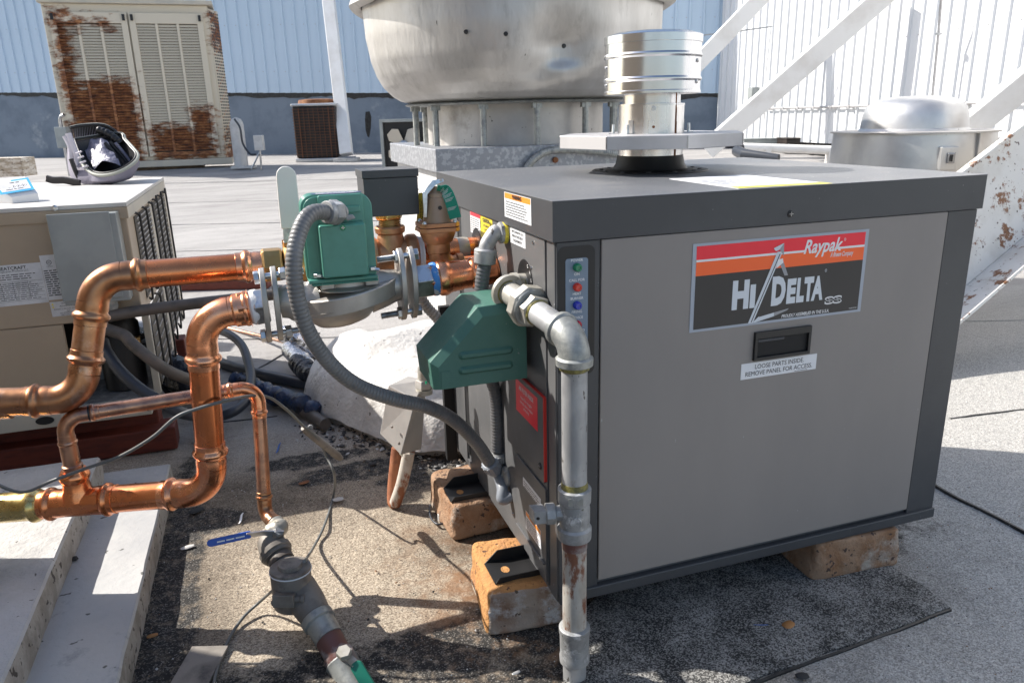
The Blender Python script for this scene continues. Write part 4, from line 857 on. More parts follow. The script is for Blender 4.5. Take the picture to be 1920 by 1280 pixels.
m.build('carton', None, bevel=.001, label='small white carton with a blue framed barcode label on the tan unit', cat='box', loc=V3(cb.x, cb.y, bz))
fb = P(20, 332, z=bz); t2 = (fb-CAM).dot(Fh)+.02; a, b = P(-30, 332, t=t2), P(46, 332, t=t2); m = M(); h_ = P(20, 296, t=t2).z-bz
m.box((0, 0, 0), ((b-a).length, .10, h_), 'osb', F1, V3(a.x, a.y, bz)); m.build('insulation_board', None, bevel=.002, label='flaky silver-brown chipboard block standing behind the white carton', cat='block', loc=V3(a.x, a.y, bz))

# ================================================================ PAVERS
def paver(name, lab, c, sx_, sy_, h, rot, mt, mside=None, tilt=0):
    N = 12; m = M(); vs = {}; out = []; fs = []; ms = []
    def key(i, j, k): return (i, j, k)
    rnd = random.Random(hash(lab) & 255)
    Rm = Matrix.Rotation(rot, 3, 'Z')
    def vert(i, j, k):
        if key(i, j, k) in vs: return vs[key(i, j, k)]
        x, y, z = (i/N-.5)*2, (j/N-.5)*2, (k/N-.5)*2; e = 22
        L = (abs(x)**e+abs(y)**e+abs(z)**e)**(1/e); x, y, z = x/L, y/L, z/L
        q = V3(x*sx_/2, y*sy_/2, z*h/2+h/2); nn = noise.noise_vector(q*28+V3(c.x*7, c.y*5, 0))*.005+noise.noise_vector(q*80)*.0032
        nn += noise.noise_vector(q*160)*.0014; q = q+nn; q.z = max(q.z, 0); q.x *= 1-.06*(q.z/h); vs[key(i, j, k)] = len(out); out.append(c+Rm @ q); return vs[key(i, j, k)]
    for a in range(N):
        for b in range(N):
            for f, mm in ((((a, b, 0), (a, b+1, 0), (a+1, b+1, 0), (a+1, b, 0)), mt), (((a, b, N), (a+1, b, N), (a+1, b+1, N), (a, b+1, N)), mt),
                      (((a, 0, b), (a+1, 0, b), (a+1, 0, b+1), (a, 0, b+1)), mside or mt), (((a, N, b), (a, N, b+1), (a+1, N, b+1), (a+1, N, b)), mside or mt),
                      (((0, a, b), (0, a, b+1), (0, a+1, b+1), (0, a+1, b)), mt), (((N, a, b), (N, a+1, b), (N, a+1, b+1), (N, a, b+1)), mt)):
                fs.append(tuple(vert(*q) for q in f)); ms.append(mm)
    k = {q: m.m(q) for q in set(ms)}; m.v = out; m.f = fs; m.mi = [k[q] for q in ms]; m.sm = [True]*len(fs)
    return m.build(name, None, label=lab, cat='paver', group='concrete pavers under the heater', angle=80, loc=c, subsurf=1)
BZ = .094
paver('concrete_paver', 'orange stained concrete paver under the front left corner of the heater', V3(-.012, .158, 0), .20, .20, BZ, R(-6), 'paver_orange', 'paver_face')
paver('concrete_paver', 'brown concrete paver under the rear left corner of the heater', V3(-.005, .535, 0), .20, .21, BZ, R(3), 'paver', 'paver')
paver('concrete_paver', 'tan concrete paver under the front right corner of the heater', V3(.695, .06, 0), .225, .15, BZ, R(-3), 'paver', 'paver')
paver('concrete_paver', 'concrete paver deep in shadow under the heater, rear right', V3(.72, .55, 0), .2, .2, BZ, R(2), 'paver', 'paver')

# ================================================================ HEATER
HW, HD, HT = .894, .782, .84; LZ = HT-.066
ht = thing('water_heater', 'large dark grey and taupe rooftop water heater cabinet with a red and black nameplate', 'water heater', V3(HW/2, HD/2, BZ))
def fp(u, v, y=0): return P(u, v, y=y)
def spx(u, v, x=0): return P(u, v, x=x)
bz0 = BZ+.002
m = M(); m.box((.004, .004, bz0+.02), (HW-.004, HD, LZ-.001), 'dark_paint_lit'); 
cab = m.build('cabinet', ht, bevel=.001)
# lid, folded sheet
m = M(); m.box((-.008, -.008, LZ), (HW+.008, HD+.004, HT-.0012), 'dark_paint'); m.box((-.0085, -.0085, HT-.0012), (HW+.0085, HD+.0045, HT), 'dusty_top'); lid = m.build('lid', ht, bevel=.003, seg=3)
m = M(); ls_ = (P(1482, 401, y=-.008)); m.lathe(ls_+Y*.0, -Y, [(0, .0065), (.0015, .006), (.002, .004)], 'black', 20); m.box((-.004, -.0035, -.0006), (.004, -.0022, .0006), 'steel', (X, Y, Z), ls_); m.box((-.0006, -.0035, -.004), (.0006, -.0022, .004), 'steel', (X, Y, Z), ls_); m.build('lid_screw', lid)
# front: posts, rail, panel
pl = P(1125, 800, y=-.006).x; pr = .818; pt = LZ-.0; pb_ = BZ+.034
m = M(); m.box((0, -.004, bz0+.02), (pl-.002, .004, LZ-.001), 'dark_paint'); m.build('left_post', ht, bevel=.0015)
m = M(); m.box((pr+.002, -.004, bz0+.02), (HW, .004, LZ-.001), 'dark_paint'); m.build('right_post', ht, bevel=.0015)
m = M(); m.box((0, -.010, bz0), (HW+.001, .03, bz0+.022), 'dark_paint'); m.build('base_rail', ht, bevel=.002)
m = M(); m.box((0, .03, bz0), (.02, HD, bz0+.019), 'dark_paint_lit'); m.build('side_rail', ht, bevel=.001)
m = M(); m.box((pl, -.0055, pb_), (pr, .0045, LZ-.0015), 'panel_gray'); fpn = m.build('front_panel', ht, bevel=.0015)
# nameplate: local frame from photograph corners on the panel plane
yb = -.0056
TL, TR, BR_, BL = P(1297, 457, y=yb), P(1628, 430, y=yb), P(1614, 582, y=yb), P(1294, 625, y=yb)
NW, NH = ((TR-TL).x+(BR_-BL).x)/2, ((TL-BL).z+(TR-BR_).z)/2; NC = (TL+TR+BR_+BL)/4; NC.y = yb
print('nameplate', NW, NH, TL, TR, BR_, BL)
m = M()
def npos(a, b, l=.0): return NC+X*((a-.5)*NW)+Z*((.5-b)*NH)-Y*l
def nquad(pts, mt, l): m.add([npos(a, b, l) for a, b in pts], [tuple(range(len(pts)))[::-1] if False else tuple(range(len(pts)))], mt, False)
m.sticker(NC, X, Z, NW, NH, 'label_edge', .0008)
nquad([(.02, .97), (.98, .97), (.98, .36), (.02, .36)], 'label_black', .0010)
nquad([(.02, .36), (.98, .36), (.98, .19), (.02, .19)], 'orange', .0010)
nquad([(.02, .19), (.98, .19), (.98, .03), (.02, .03)], 'red', .0010)
nquad([(.02, .205), (.63, .205), (.63, .180), (.02, .180)], 'white', .0012); nquad([(.80, .205), (.98, .205), (.98, .180), (.80, .180)], 'white', .0012)
def fit(t_, a0, a1, b0, b1, mt, l=.0013, bold=0, shear=0):
    k = M(); k.text(t_, V3(0, 0, 0), X, Z, 1.0, mt, align='LEFT', bold=bold, shear=shear, depth=0)
    xs_ = [q.x for q in k.v]; zs_ = [q.z for q in k.v]; x0, x1, z0, z1 = min(xs_), max(xs_), min(zs_), max(zs_)
    vs = [npos(a0+(a1-a0)*(q.x-x0)/(x1-x0), b1-(b1-b0)*(q.z-z0)/(z1-z0), l) for q in k.v]; m.add(vs, k.f, mt, False)
fit('Raypak', .615, .845, .065, .275, 'white', bold=.022, shear=.3)
fit('\u00ae', .850, .862, .08, .115, 'white')
fit('A Rheem Company', .775, .915, .235, .31, 'white', bold=.015, shear=.35)
fit('H', .225, .318, .455, .795, 'silver_print', bold=.06); fit('I', .325, .355, .52, .795, 'silver_print', .0012, bold=.02)
fit('D', .448, .528, .455, .80, 'silver_print', .0012, bold=.06); fit('E', .536, .588, .50, .795, 'silver_print', bold=.06); fit('L', .594, .638, .50, .795, 'silver_print', bold=.06)
fit('T', .636, .692, .50, .795, 'silver_print', bold=.06); fit('A', .682, .752, .50, .795, 'silver_print', .0014, bold=.05)
fit('\u00ae', .752, .764, .425, .465, 'silver_print')
fit('SS', .768, .874, .765, .862, 'white', bold=.05); fit('SS', .774, .868, .782, .845, 'label_black', .0016, bold=.012)
fit('PROUDLY ASSEMBLED IN THE U.S.A.', .515, .80, .918, .958, 'white', bold=.02, shear=.25)
fit('P/N 601853 REV. 4', .925, .975, .935, .950, 'white')
# delta arrow emblem: tall slanted bar with arrow head, thin back stroke, base stroke
nquad([(.322, .975), (.350, .975), (.492, .17), (.462, .17)], 'silver_print', .0018)
nquad([(.337, .965), (.342, .965), (.480, .195), (.475, .195)], 'label_black', .0020)
nquad([(.438, .125), (.496, .075), (.470, .150), (.452, .160)], 'silver_print', .0021); nquad([(.496, .075), (.500, .225), (.484, .175), (.472, .145)], 'silver_mid', .0019)
nquad([(.470, .26), (.496, .25), (.500, .30), (.462, .36)], 'white', .0019); nquad([(.480, .30), (.498, .27), (.535, .455), (.515, .455)], 'silver_mid', .0011)
nquad([(.350, .965), (.385, .90), (.378, .93), (.365, .975)], 'silver_print', .0017)
nquad([(.355, .975), (.378, .915), (.47, .880), (.47, .925)], 'silver_print', .0015); nquad([(.47, .880), (.555, .850), (.545, .872), (.47, .925)], 'silver_mid', .0015)
plate = m.build('nameplate', fpn); plate['label'] = 'red, orange and black nameplate with the maker and model lettering'
# handle
ha, hb = P(1414, 623, y=yb), P(1516, 668, y=yb); hx0, hx1 = P(1412, 650, y=yb).x, P(1517, 635, y=yb).x; hz1 = P(1465, 616, y=yb).z; hz0 = P(1465, 668, y=yb).z
m = M(); b_ = .008
m.box((hx0, yb-.006, hz1-.013), (hx1, yb, hz1), 'black'); m.box((hx0, yb-.006, hz0), (hx1, yb, hz0+.006), 'black'); m.box((hx0, yb-.006, hz0+.006), (hx0+.006, yb, hz1-.013), 'black'); m.box((hx1-.006, yb-.006, hz0+.006), (hx1, yb, hz1-.013), 'black')
m.box((hx0+.006, yb-.0012, hz0+.006), (hx1-.006, yb-.0002, hz1-.013), 'black_gloss'); m.box((hx0+.008, yb-.004, hz1-.020), (hx0+.065, yb-.0013, hz1-.015), 'rubber'); m.build('recessed_handle', fpn, bevel=.0012)  # flat plate; its near-black colour stands in for shade inside the recess
# access note
lc = P(1461, 687, y=yb); m = M(); lw_ = P(1531, 678, y=yb).x-P(1390, 696, y=yb).x; lh_ = .031; m.sticker(lc, X, Z, lw_, lh_, 'label_white', .0004)
m.text('LOOSE PARTS INSIDE.', lc+Z*.0065-Y*.0006, X, Z, .0125, 'label_black', sx=.92); m.text('REMOVE PANEL FOR ACCESS.', lc-Z*.0065-Y*.0006, X, Z, .0125, 'label_black', sx=.92); m.lines(lc-Z*.0135+X*.05-Y*.0003, X, Z, .03, .002, 1, 'label_black'); m.build('access_note', fpn)
# indicator strip
ic = P(1081, 550, y=-.0045); iw = P(1102, 540, y=-.0045).x-P(1060, 545, y=-.0045).x; it = P(1080, 484, y=-.0045).z; ib = it-.190
m = M(); ph = [(V3(0, 0, 0))]
def rrect(cx_, cz_, w_, h_, r_, y_, n=6):
    out = []
    for (sx_, sz_, a0) in ((1, 1, 0), (-1, 1, 90), (-1, -1, 180), (1, -1, 270)):
        for i in range(n+1): a_ = R(a0+90*i/n); out.append(V3(cx_+sx_*(w_/2-r_)+cos(a_)*r_, y_, cz_+sz_*(h_/2-r_)+sin(a_)*r_))
    return out
m.prism(rrect(ic.x, (it+ib)/2+.004, iw+.026, .222, .012, -.0041), -Y*.0006, 'black'); m.build('strip_recess', ht)
m = M(); m.prism(rrect(ic.x, (it+ib)/2, iw, it-ib, .005, -.0048), -Y*.0008, 'ind_blue')
lamps = []
for i, (a, c_, b) in enumerate((('POWER', 'lens_green', 'ON'), ('CALL FOR', 'lens_red', 'HEAT'), ('BURNER', 'lens_blue', 'FIRING'), ('SERVICE', 'lens_crimson', 'REQUIRED'))):
    zc = P(1081, (501, 538, 572, 608)[i], y=-.0056).z
    m.text(a, V3(ic.x, -.0058, zc+.0115), X, Z, .0062, 'white', bold=.0001); m.text(b, V3(ic.x, -.0058, zc-.0115), X, Z, .0062, 'white', bold=.0001); lamps.append((zc, c_))
strip = m.build('indicator_strip', ht)
for zc, c_ in lamps:
    m = M(); m.lathe(V3(ic.x, -.0056, zc), -Y, [(0, .0073), (.003, .0073), (.0075, .0065), (.009, .005), (.009, .0035), (.0075, .003), (.0072, .0005)], c_, 24, capb=False); m.build('indicator_lamp', strip)
# side panels
def sbox(m, u0_, v0_, u1_, v1_, mt, th=.003, x=0):
    a, b = P(u0_, v0_, x=x), P(u1_, v1_, x=x); m.box((x-th, min(a.y, b.y), min(a.z, b.z)), (x, max(a.y, b.y), max(a.z, b.z)), mt)
    return a, b
ysb = P(866, 400, x=0).y; ysf = P(1027, 600, x=0).y; yac = P(985, 800, x=0).y
print('side y', ysb, ysf, [P(u, v, x=0).y for u, v in ((957, 720), (1027, 760), (947, 976))])
m = M(); m.box((-.003, ysf+.003, BZ+.012), (.003, ysb, LZ-.002), 'dark_paint_lit'); sp_ = m.build('side_panel', ht, bevel=.001)
m = M(); m.box((-.002, 0, BZ+.004), (.003, ysf-.003, LZ-.001), 'dark_paint_lit'); m.build('corner_post', ht, bevel=.001)
m = M(); m.box((-.001, ysb+.045, .10), (.03, HD, LZ-.001), 'dark_paint_lit'); m.build('rear_post', ht)
m = M(); m.box((.0005, ysb+.001, BZ+.04), (.0035, ysb+.044, LZ-.001), 'black'); m.build('panel_gap', ht)
# rear leg foot and folded lower channel
ya0 = P(1027, 800, x=0).y; ya1 = P(957, 760, x=0).y; za1 = P(1015, 735, x=0).z; za0 = P(1020, 895, x=0).z
m = M(); m.box((-.009, ya0, za0), (-.0032, ya1, za1), 'dark_paint_lit'); fc_ = m.build('filter_cover', ht, bevel=.001)
m = M(); m.box((-.0088, ya0-.003, za0+.004), (-.0032, ya0-.0001, za1), 'gasket_red'); m.box((-.0086, ya0, za1+.0001), (-.0032, ya1-.02, za1+.002), 'gasket_red'); m.build('gasket', fc_)
m = M(); c_ = P(1013, 873, x=-.009); m.lathe(c_, -X, [(0, .007), (.002, .006)], 'black', 16); m.box((-.0032, -.004, -.0008), (-.002, .004, .0008), 'steel', (X, Y, Z), c_); m.build('cover_screw', fc_)
m = M(); c_ = P(987, 757, x=-.009); EY = -Y; q1, q2 = P(967, 735, x=-.009), P(1007, 765, x=-.009)
m.sticker(c_, EY, Z, q1.y-q2.y, .066, 'red', .0004); m.text('AIR FILTER INSIDE', c_+Z*.020-X*.0006, EY, Z, .0125, 'white', bold=.0002, sx=.8)
m.text('Inspect filter at regular', c_+Z*.004-X*.0006, EY, Z, .0085, 'white', sx=.8); m.text('intervals, clean or replace', c_-Z*.006-X*.0006, EY, Z, .0085, 'white', sx=.8); m.text('when dirty.', c_-Z*.015-X*.0006, EY, Z, .0085, 'white', sx=.8)
m.build('filter_label', fc_)
# lower access door with bent lip
yl0 = P(1030, 1000, x=0).y; yl1 = P(975, 930, x=0).y
m = M(); m.box((-.007, yl0, BZ+.02), (-.0032, yl1, za0-.012), 'dark_paint_lit'); ld = m.build('lower_door', ht, bevel=.001)
m = M(); a, b = P(974, 985, x=-.01), P(1020, 1058, x=-.01); m.box((-.012, yl0+.004, (a.z+b.z)/2-.004), (-.007, yl1-.002, (a.z+b.z)/2), 'dark_paint_lit'); m.build('door_lip', ld, bevel=.0008)
def slabel(name, u, v, wy, hz, x, par, mt='label_white', rows=0, txt=(), seed=1, top=None):
    c_ = P(u, v, x=x); m = M(); m.sticker(c_, EY, Z, wy, hz, mt, .0004)
    if top: m.sticker(c_+Z*(hz/2-hz*.13)-X*.0003, EY, Z, wy*.96, hz*.22, top, .0003)
    for (t_, dz_, s_) in txt: m.text(t_, c_+Z*dz_-X*.0008, EY, Z, s_, 'label_black', bold=.0001 if s_ < .01 else .0004)
    if rows: m.lines(c_-Z*hz*.12-X*.0000, EY, Z, wy*.88, hz*(.62 if top else .8), rows, 'label_black', seed=seed, fill=.35, ragged=.4)
    return m.build(name, par)
def spany(u0_, v0_, u1_, v1_, x): return abs(P(u0_, v0_, x=x).y-P(u1_, v1_, x=x).y)
wl = slabel('warning_label', 970, 390, spany(945, 375, 995, 400, -.008), .046, -.0085, lid, rows=6, txt=(('WARNING', .0172, .0105),), top='warn_orange', seed=2)
slabel('efficiency_label', 971, 445, spany(957, 440, 985, 455, -.003), .030, -.003, sp_, txt=(('MEETS ASHRAE 90.1-2010', .008, .0058), ('ENERGY EFFICIENCY', 0, .0068), ('REQUIREMENTS', -.008, .0068)))
o = slabel('caution_label', 912, 428, spany(901, 410, 924, 420, -.003), .046, -.003, sp_, mt='yellow', txt=(('CAUTION', .015, .0105), ('HOT SURFACE', .004, .0062), ('DO NOT', -.004, .006), ('TOUCH', -.011, .006)))
slabel('notice_label', 892, 418, spany(882, 400, 902, 410, -.003), .050, -.003, sp_, rows=7, top='red', seed=6)
slabel('serial_label', 997, 922, spany(981, 910, 1014, 930, -.0072), .020, -.0072, ld, rows=3, seed=7)
slabel('warning_label', 1000, 992, spany(985, 970, 1013, 1000, -.0072), .040, -.0072, ld, rows=6, txt=(('WARNING', .0150, .0065),), top='warn_orange', seed=11)
# side screws and knock-outs
for u, v in ((996, 502), (1030, 1140), (1000, 455), (996, 1032), (962, 962)):
    c_ = P(u, v, x=-.0032); m = M(); m.lathe(c_, -X, [(0, .003), (.002, .0025)], 'steel', 10); m.build('side_screw', sp_)
c_ = P(985, 527, x=-.003); m = M(); m.lathe(c_, -X, [(0, .040), (.001, .040), (.0012, .032), (.0008, .031)], 'black', 36); 
for i, ch in enumerate('GAS IN'): 
    a_ = R(60-i*24); m.text(ch, c_+EY*(cos(a_)*.035)+Z*(sin(a_)*.035)-X*.0014, EY, Z, .009, 'white')
gp = m.build('gas_port_ring', sp_)
# rear service port for the upper line
c_ = P(895, 462, x=-.003); m = M(); m.lathe(V3(-.003, c_.y, c_.z), -X, [(0, .040), (.0012, .040)], 'black', 32); m.build('water_port', sp_)
# dusty product sheet on the lid
tp4 = [P(1255, 336, z=HT), P(1395, 328, z=HT), P(1562, 345, z=HT), P(1385, 354, z=HT)]
m = M(); m.prism(tp4, Z*.0008, 'label_white'); 
q = [a+Z*.0011 for a in tp4]; m.add([q[2].lerp(q[1], .12), q[2], q[3], q[3].lerp(q[0], .12)], [(0, 1, 2, 3)], 'yellow', False)
exl = (tp4[2]-tp4[1]).normalized(); cl = sum(tp4, V3(0, 0, 0))/4+Z*.0006; exl2 = (tp4[1]-tp4[0]).normalized()
m.lines(cl, X, Y, .16, .10, 8, 'silver_mid', seed=12, fill=.25); m.build('instruction_sheet', lid)
# feet: black channel brackets on the pavers
for (yy, px_) in ((.135, (945, 1050)), (.485, (865, 880))):
    m = M(); q = V3(-.005, yy, BZ+.001)
    m.box((-.088, -.036, 0), (.12, .036, .0025), 'black', (X, Y, Z), q); m.prism([q+V3(-.088, -.038, 0), q+V3(-.078, -.038, .012), q+V3(.12, -.038, .012), q+V3(.12, -.038, 0)], Y*.0022, 'black'); m.prism([q+V3(-.088, .036, 0), q+V3(-.06, .036, .026), q+V3(.12, .036, .026), q+V3(.12, .036, 0)], Y*.0022, 'black')
    m.lathe(q+V3(-.055, 0, .0027), Z, [(0, .0085), (.0004, .0085)], 'paver_orange', 20, sx=1.35); m.build('mounting_foot', ht)
for xx, yy in ((.70, .12), (.72, .55)):
    m = M(); m.box((xx-.08, yy-.03, BZ+.0005), (xx+.08, yy+.03, BZ+.002), 'black'); m.build('mounting_foot', ht)
# rear left black leg
m = M(); a = P(866, 800, y=.74); m.box((-.03, .735, BZ-.03), (.0, .755, .5), 'black_gloss'); m.build('rear_leg', ht, bevel=.001)

# ================================================================ FLUE
fc0 = P(1222, 322, z=HT); fx, fy = fc0.x, fc0.y+.045
fx = .437; fy = .49
print('flue', fx, fy, P(1222, 300, z=HT+.02))
fl = thing('flue_vent', 'shiny stainless flue with a round cap and octagonal grey collar on the heater', 'flue', V3(fx, fy, HT))
fo = V3(fx, fy, 0)
def zat(v, u=1222, y=None): return P(u, v, y=fy if y is None else y).z
m = M(); m.lathe(fo+Z*(HT+.0003), Z, [(0, .135), (.002, .134), (.003, .122), (.0015, .108), (.004, .100), (.006, .075)], 'black', 48)
for i in range(12): a_ = 2*pi*i/12; m.lathe(fo+V3(cos(a_)*.115, sin(a_)*.115, HT+.002), Z, [(0, .006), (.0025, .005)], 'dark_paint', 8)
m.build('base_gasket', fl)
m = M(); m.lathe(fo+Z*(HT+.004), Z, [(0, .088), (.012, .080), (.032, .076)], 'black', 48); m.build('boot', fl)
r1 = .0745; z1 = zat(196, y=fy-r1)+.0; m = M(); m.lathe(fo+Z*(HT+.02), Z, [(0, r1), (z1-HT-.02, r1)], 'stainless_brush', 64); m.build('flue_pipe', fl)
m = M(); rO = .218; zc0 = zat(282, y=fy-rO*.92); zc1 = zat(255, y=fy-rO*.92)
rot8 = R(22.5+14)
m.lathe(fo+Z*zc0, Z, [(0, rO), (zc1-zc0, rO)], 'collar_gray', 8, False, rot8, capa=True, capb=True); oc = m.build('octagonal_collar', fl, bevel=.0015)
for i in range(8):
    a_ = rot8+2*pi*i/8; q = fo+Z*(zc0+.002)
    # fold seams at each corner (frame of lathe: u=X? built around Z with u=X)
    d_ = V3(cos(a_), sin(a_), 0); m = M(); m.box((-.0012, -.0015, 0), (.0012, .0015, zc1-zc0-.004), 'steel', (V3(-d_.y, d_.x, 0), d_, Z), q+d_*(rO-.0005)); m.build('corner_seam', oc)
for a_ in (R(205), R(335), R(20), R(150), R(90)):
    m = M(); q = fo+V3(cos(a_), sin(a_), 0)*(r1+.012)+Z*zc1; m.box((-.006, -.010, 0), (.006, .010, .0015), 'steel', (V3(-sin(a_), cos(a_), 0), V3(cos(a_), sin(a_), 0), Z), q); m.box((-.006, -.012, 0), (.006, -.0105, .03), 'steel', (V3(-sin(a_), cos(a_), 0), V3(cos(a_), sin(a_), 0), Z), q); m.lathe(q+Z*.001, Z, [(0, .004), (.02, .003)], 'zinc', 8); m.build('clip', oc)
r2_ = .0655; m = M(); m.lathe(fo+Z*(z1-.002), Z, [(0, r1+.001), (.004, r1+.001), (.005, r2_), (.035, r2_)], 'stainless', 64); m.build('inner_pipe', fl)
rc = .1075; zb_ = zat(175, y=fy-rc); zt_ = zat(58, y=fy-rc)
H_ = zt_-zb_
m = M(); m.lathe(fo+Z*zb_, Z, [(0, rc-.004), (.001, rc+.002), (.006, rc+.002), (.008, rc), (H_*.24-.004, rc), (H_*.24, rc+.0028), (H_*.26, rc+.0028), (H_*.26+.004, rc), (H_*.64-.004, rc), (H_*.64, rc+.0028), (H_*.665, rc+.0028), (H_*.665+.004, rc), (H_*.86, rc), (H_*.865, rc+.002), (H_-.001, rc+.002), (H_, rc)], 'stainless', 96); m.build('cap_drum', fl, angle=12)
m = M(); m.lathe(fo+Z*(zt_+.0002), Z, [(0, rc-.003), (.006, rc-.02), (.012, .02), (.0122, .001)], 'stainless', 64, capb=False); m.build('cap_top', fl)
for u, v in ((1301, 119), (1301, 157), (1128, 127), (1126, 160)):
    a_ = math.asin(max(-1, min(1, (P(u, v, y=fy).x-fx)/rc*.98))) ; 
    d_ = (Rh*(.80 if u > 1200 else -.99)+Fh*-(.6 if u > 1200 else .12)).normalized(); m = M(); m.lathe(V3(fx, fy, zat(v))+d_*rc, d_, [(0, .0045), (.002, .004), (.003, .0025)], 'steel', 12); m.build('cap_rivet', fl)
d_ = (-Fh*.98-Rh*.1).normalized(); m = M(); m.lathe(V3(fx, fy, zat(204))+d_*r1, d_, [(0, .006), (.004, .005)], 'zinc', 6, False); m.lathe(V3(fx, fy, zat(297))+d_*(r1+.0), d_, [(0, .004), (.0006, .0038)], 'black', 12); m.box((-.012, -.003, -.014), (.004, .001, .012), 'stainless_brush', (Rh, -Fh, Z), V3(fx, fy, zat(237))+d_*(r1+.002)); m.lathe(V3(fx, fy, zat(237))+d_*(r1+.003), d_, [(0, .003), (.002, .003)], 'rust', 8); m.build('pipe_screw', fl)
d_ = (-Fh*.8+Rh*.6).normalized(); m = M(); 
for i in range(3): q = V3(fx, fy, HT+.03)+(d_+Rh*(.02*i-.02)).normalized()*(r1+.0006); m.box((-.0015, -.0004, 0), (.0015, .0004, .14-.03*i), 'rust', (Rh, -Fh, Z), q)
m.build('rust_streak', fl)

# ================================================================ COPPER PIPEWORK
CR = .027
# ---- upper line
yU = .46
p0 = P(905, 466, y=yU); p0.x = -.002
pA = P(180, 521, y=.46); pB = P(152, 748, y=.42); pC = P(-60, 756, y=.44)
up_ = thing('supply_pipe', 'aged copper pipe run rising at the left edge and crossing behind the green pump', 'pipe', V3(pA.x, pA.y, gz(pA.x, pA.y)))
dAB = (pB-pA).normalized(); dA0 = (p0-pA).normalized(); dBC = (pC-pB).normalized()
uL = P(498, 502, y=yU); uL = pA+dA0*((uL-pA).dot(dA0))   # brass ball valve left end
m = M(); T = elbow(m, pA, dA0, dAB, CR, .058, .046, 'copper_aged'); m.build('elbow', up_)
m = M(); T2 = elbow(m, pB, -dAB, dBC, CR, .058, .046, 'copper_aged'); m.build('elbow', up_)
m = M(); pipe(m, pA+dAB*T, pB-dAB*T2, CR, 'copper_aged'); m.build('pipe', up_)
m = M(); pipe(m, pB+dBC*T2, pC, CR, 'copper_aged'); m.build('pipe', up_)
m = M(); sleeve(m, P(22, 757, y=pC.y-.003)-dBC*0, dBC, CR, .045, 'copper_aged'); m.build('coupling', up_)
m = M(); pipe(m, pA+dA0*T, uL-dA0*.05, CR, 'copper'); m.build('pipe', up_)
m = M(); sleeve(m, uL-dA0*.004, -dA0, CR, .052, 'copper_bright'); m.build('coupling', up_)
# brass ball valve with white lever
va = thing('ball_valve', 'brass ball valve with a tall white lever, behind the left pump flange', 'valve', uL)
m = M(); m.hexn(uL-dA0*.006, dA0, .040, .036, 'brass', R(30)); m.build('valve_end', va, bevel=.001)
m = M(); m.lathe(uL+dA0*.034, dA0, [(0, .024), (.004, .034), (.02, .040), (.045, .040), (.062, .034), (.066, .030)], 'brass', 28); m.build('valve_body', va)
m = M(); m.hexn(uL+dA0*.100, dA0, .035, .036, 'brass', R(30)); m.build('valve_end', va, bevel=.001)
vs_ = uL+dA0*.050; m = M(); m.lathe(vs_+Z*.034, Z, [(0, .013), (.015, .013), (.016, .009), (.026, .009)], 'brass', 20); m.build('stem', va)
h0 = P(548, 462, y=yU-.01); h1 = P(546, 428, y=yU-.012); h2 = P(535, 312, y=yU-.012)
hx = .5*(P(556, 400, y=yU).x-P(518, 400, y=yU).x)
def flatbar(m, pts, w_, th, mt, wdir=X, rounded=False):
    """flat strip through pts"""
    vs = []
    for i, q in enumerate(pts):
        d = (pts[min(i+1, len(pts)-1)]-pts[max(i-1, 0)]).normalized(); wd = (wdir-d*wdir.dot(d)).normalized(); nn = d.cross(wd)
        ww = w_[i] if isinstance(w_, list) else w_
        vs += [q+wd*ww+nn*th, q-wd*ww+nn*th, q-wd*ww-nn*th, q+wd*ww-nn*th]
    fs = [(0, 1, 2, 3)[::-1], tuple(4*(len(pts)-1)+k for k in range(4))]
    for i in range(len(pts)-1): fs += [(4*i+k, 4*i+(k+1) % 4, 4*i+4+(k+1) % 4, 4*i+4+k) for k in range(4)]
    m.add(vs, fs, mt, False)
m = M(); flatbar(m, [vs_+Z*.052+X*.004, h0.lerp(h1, .2), h1], hx*.82, .0014, 'zinc'); lv = m.build('lever', va, bevel=.0008)
m = M(); dh = (h2-h1); pts = [h1+dh*f for f in (0, .2, .5, .8, .86, .92, .96, .985, 1.0)]; flatbar(m, pts, [hx*q for q in (1.0, 1.0, 1.0, .98, .97, .86, .66, .45, .2)], .0045, 'handle_white'); m.build('lever_sleeve', lv, bevel=.002)
m = M(); c_ = P(541, 434, y=yU-.018); m.lathe(c_, -Y, [(0, .0042), (.0008, .004)], 'stone', 14); m.build('lever_hole', lv)

# bronze tee with flow switch
tc_ = P(762, 484, y=yU); tc_ = pA+dA0*((tc_-pA).dot(dA0))
m = M(); a = uL+dA0*.135; b = tc_-dA0*.062; pipe(m, a, b, CR*.95, 'copper'); m.lathe(b-dA0*.012, dA0, [(0, .030), (.014, .032)], 'teflon', 24); m.build('nipple', up_)
te = thing('flow_switch', 'black flow switch box on a bronze tee behind the right side of the pump', 'switch', tc_)
tcx = P(735, 486, y=yU); tcx = pA+dA0*((tcx-pA).dot(dA0))
m = M()
m.lathe(tcx-dA0*.052, dA0, [(0, .030), (0, .040), (.004, .042), (.018, .042), (.021, .038), (.026, .035), (.045, .034), (.062, .034), (.081, .036), (.085, .041), (.089, .043), (.103, .043), (.106, .040), (.106, .030)], 'bronze', 36)
m.lathe(tcx+Z*.010, Z, [(0, .034), (.028, .028), (.036, .026), (.040, .031), (.050, .032), (.053, .030), (.053, .02)], 'bronze', 32); m.build('tee', te)
m = M(); m.lathe(tcx+dA0*.054, dA0, [(0, .036), (.004, .037), (.008, .035), (.012, .036), (.013, .03)], 'teflon', 28); m.build('thread_tape', te)
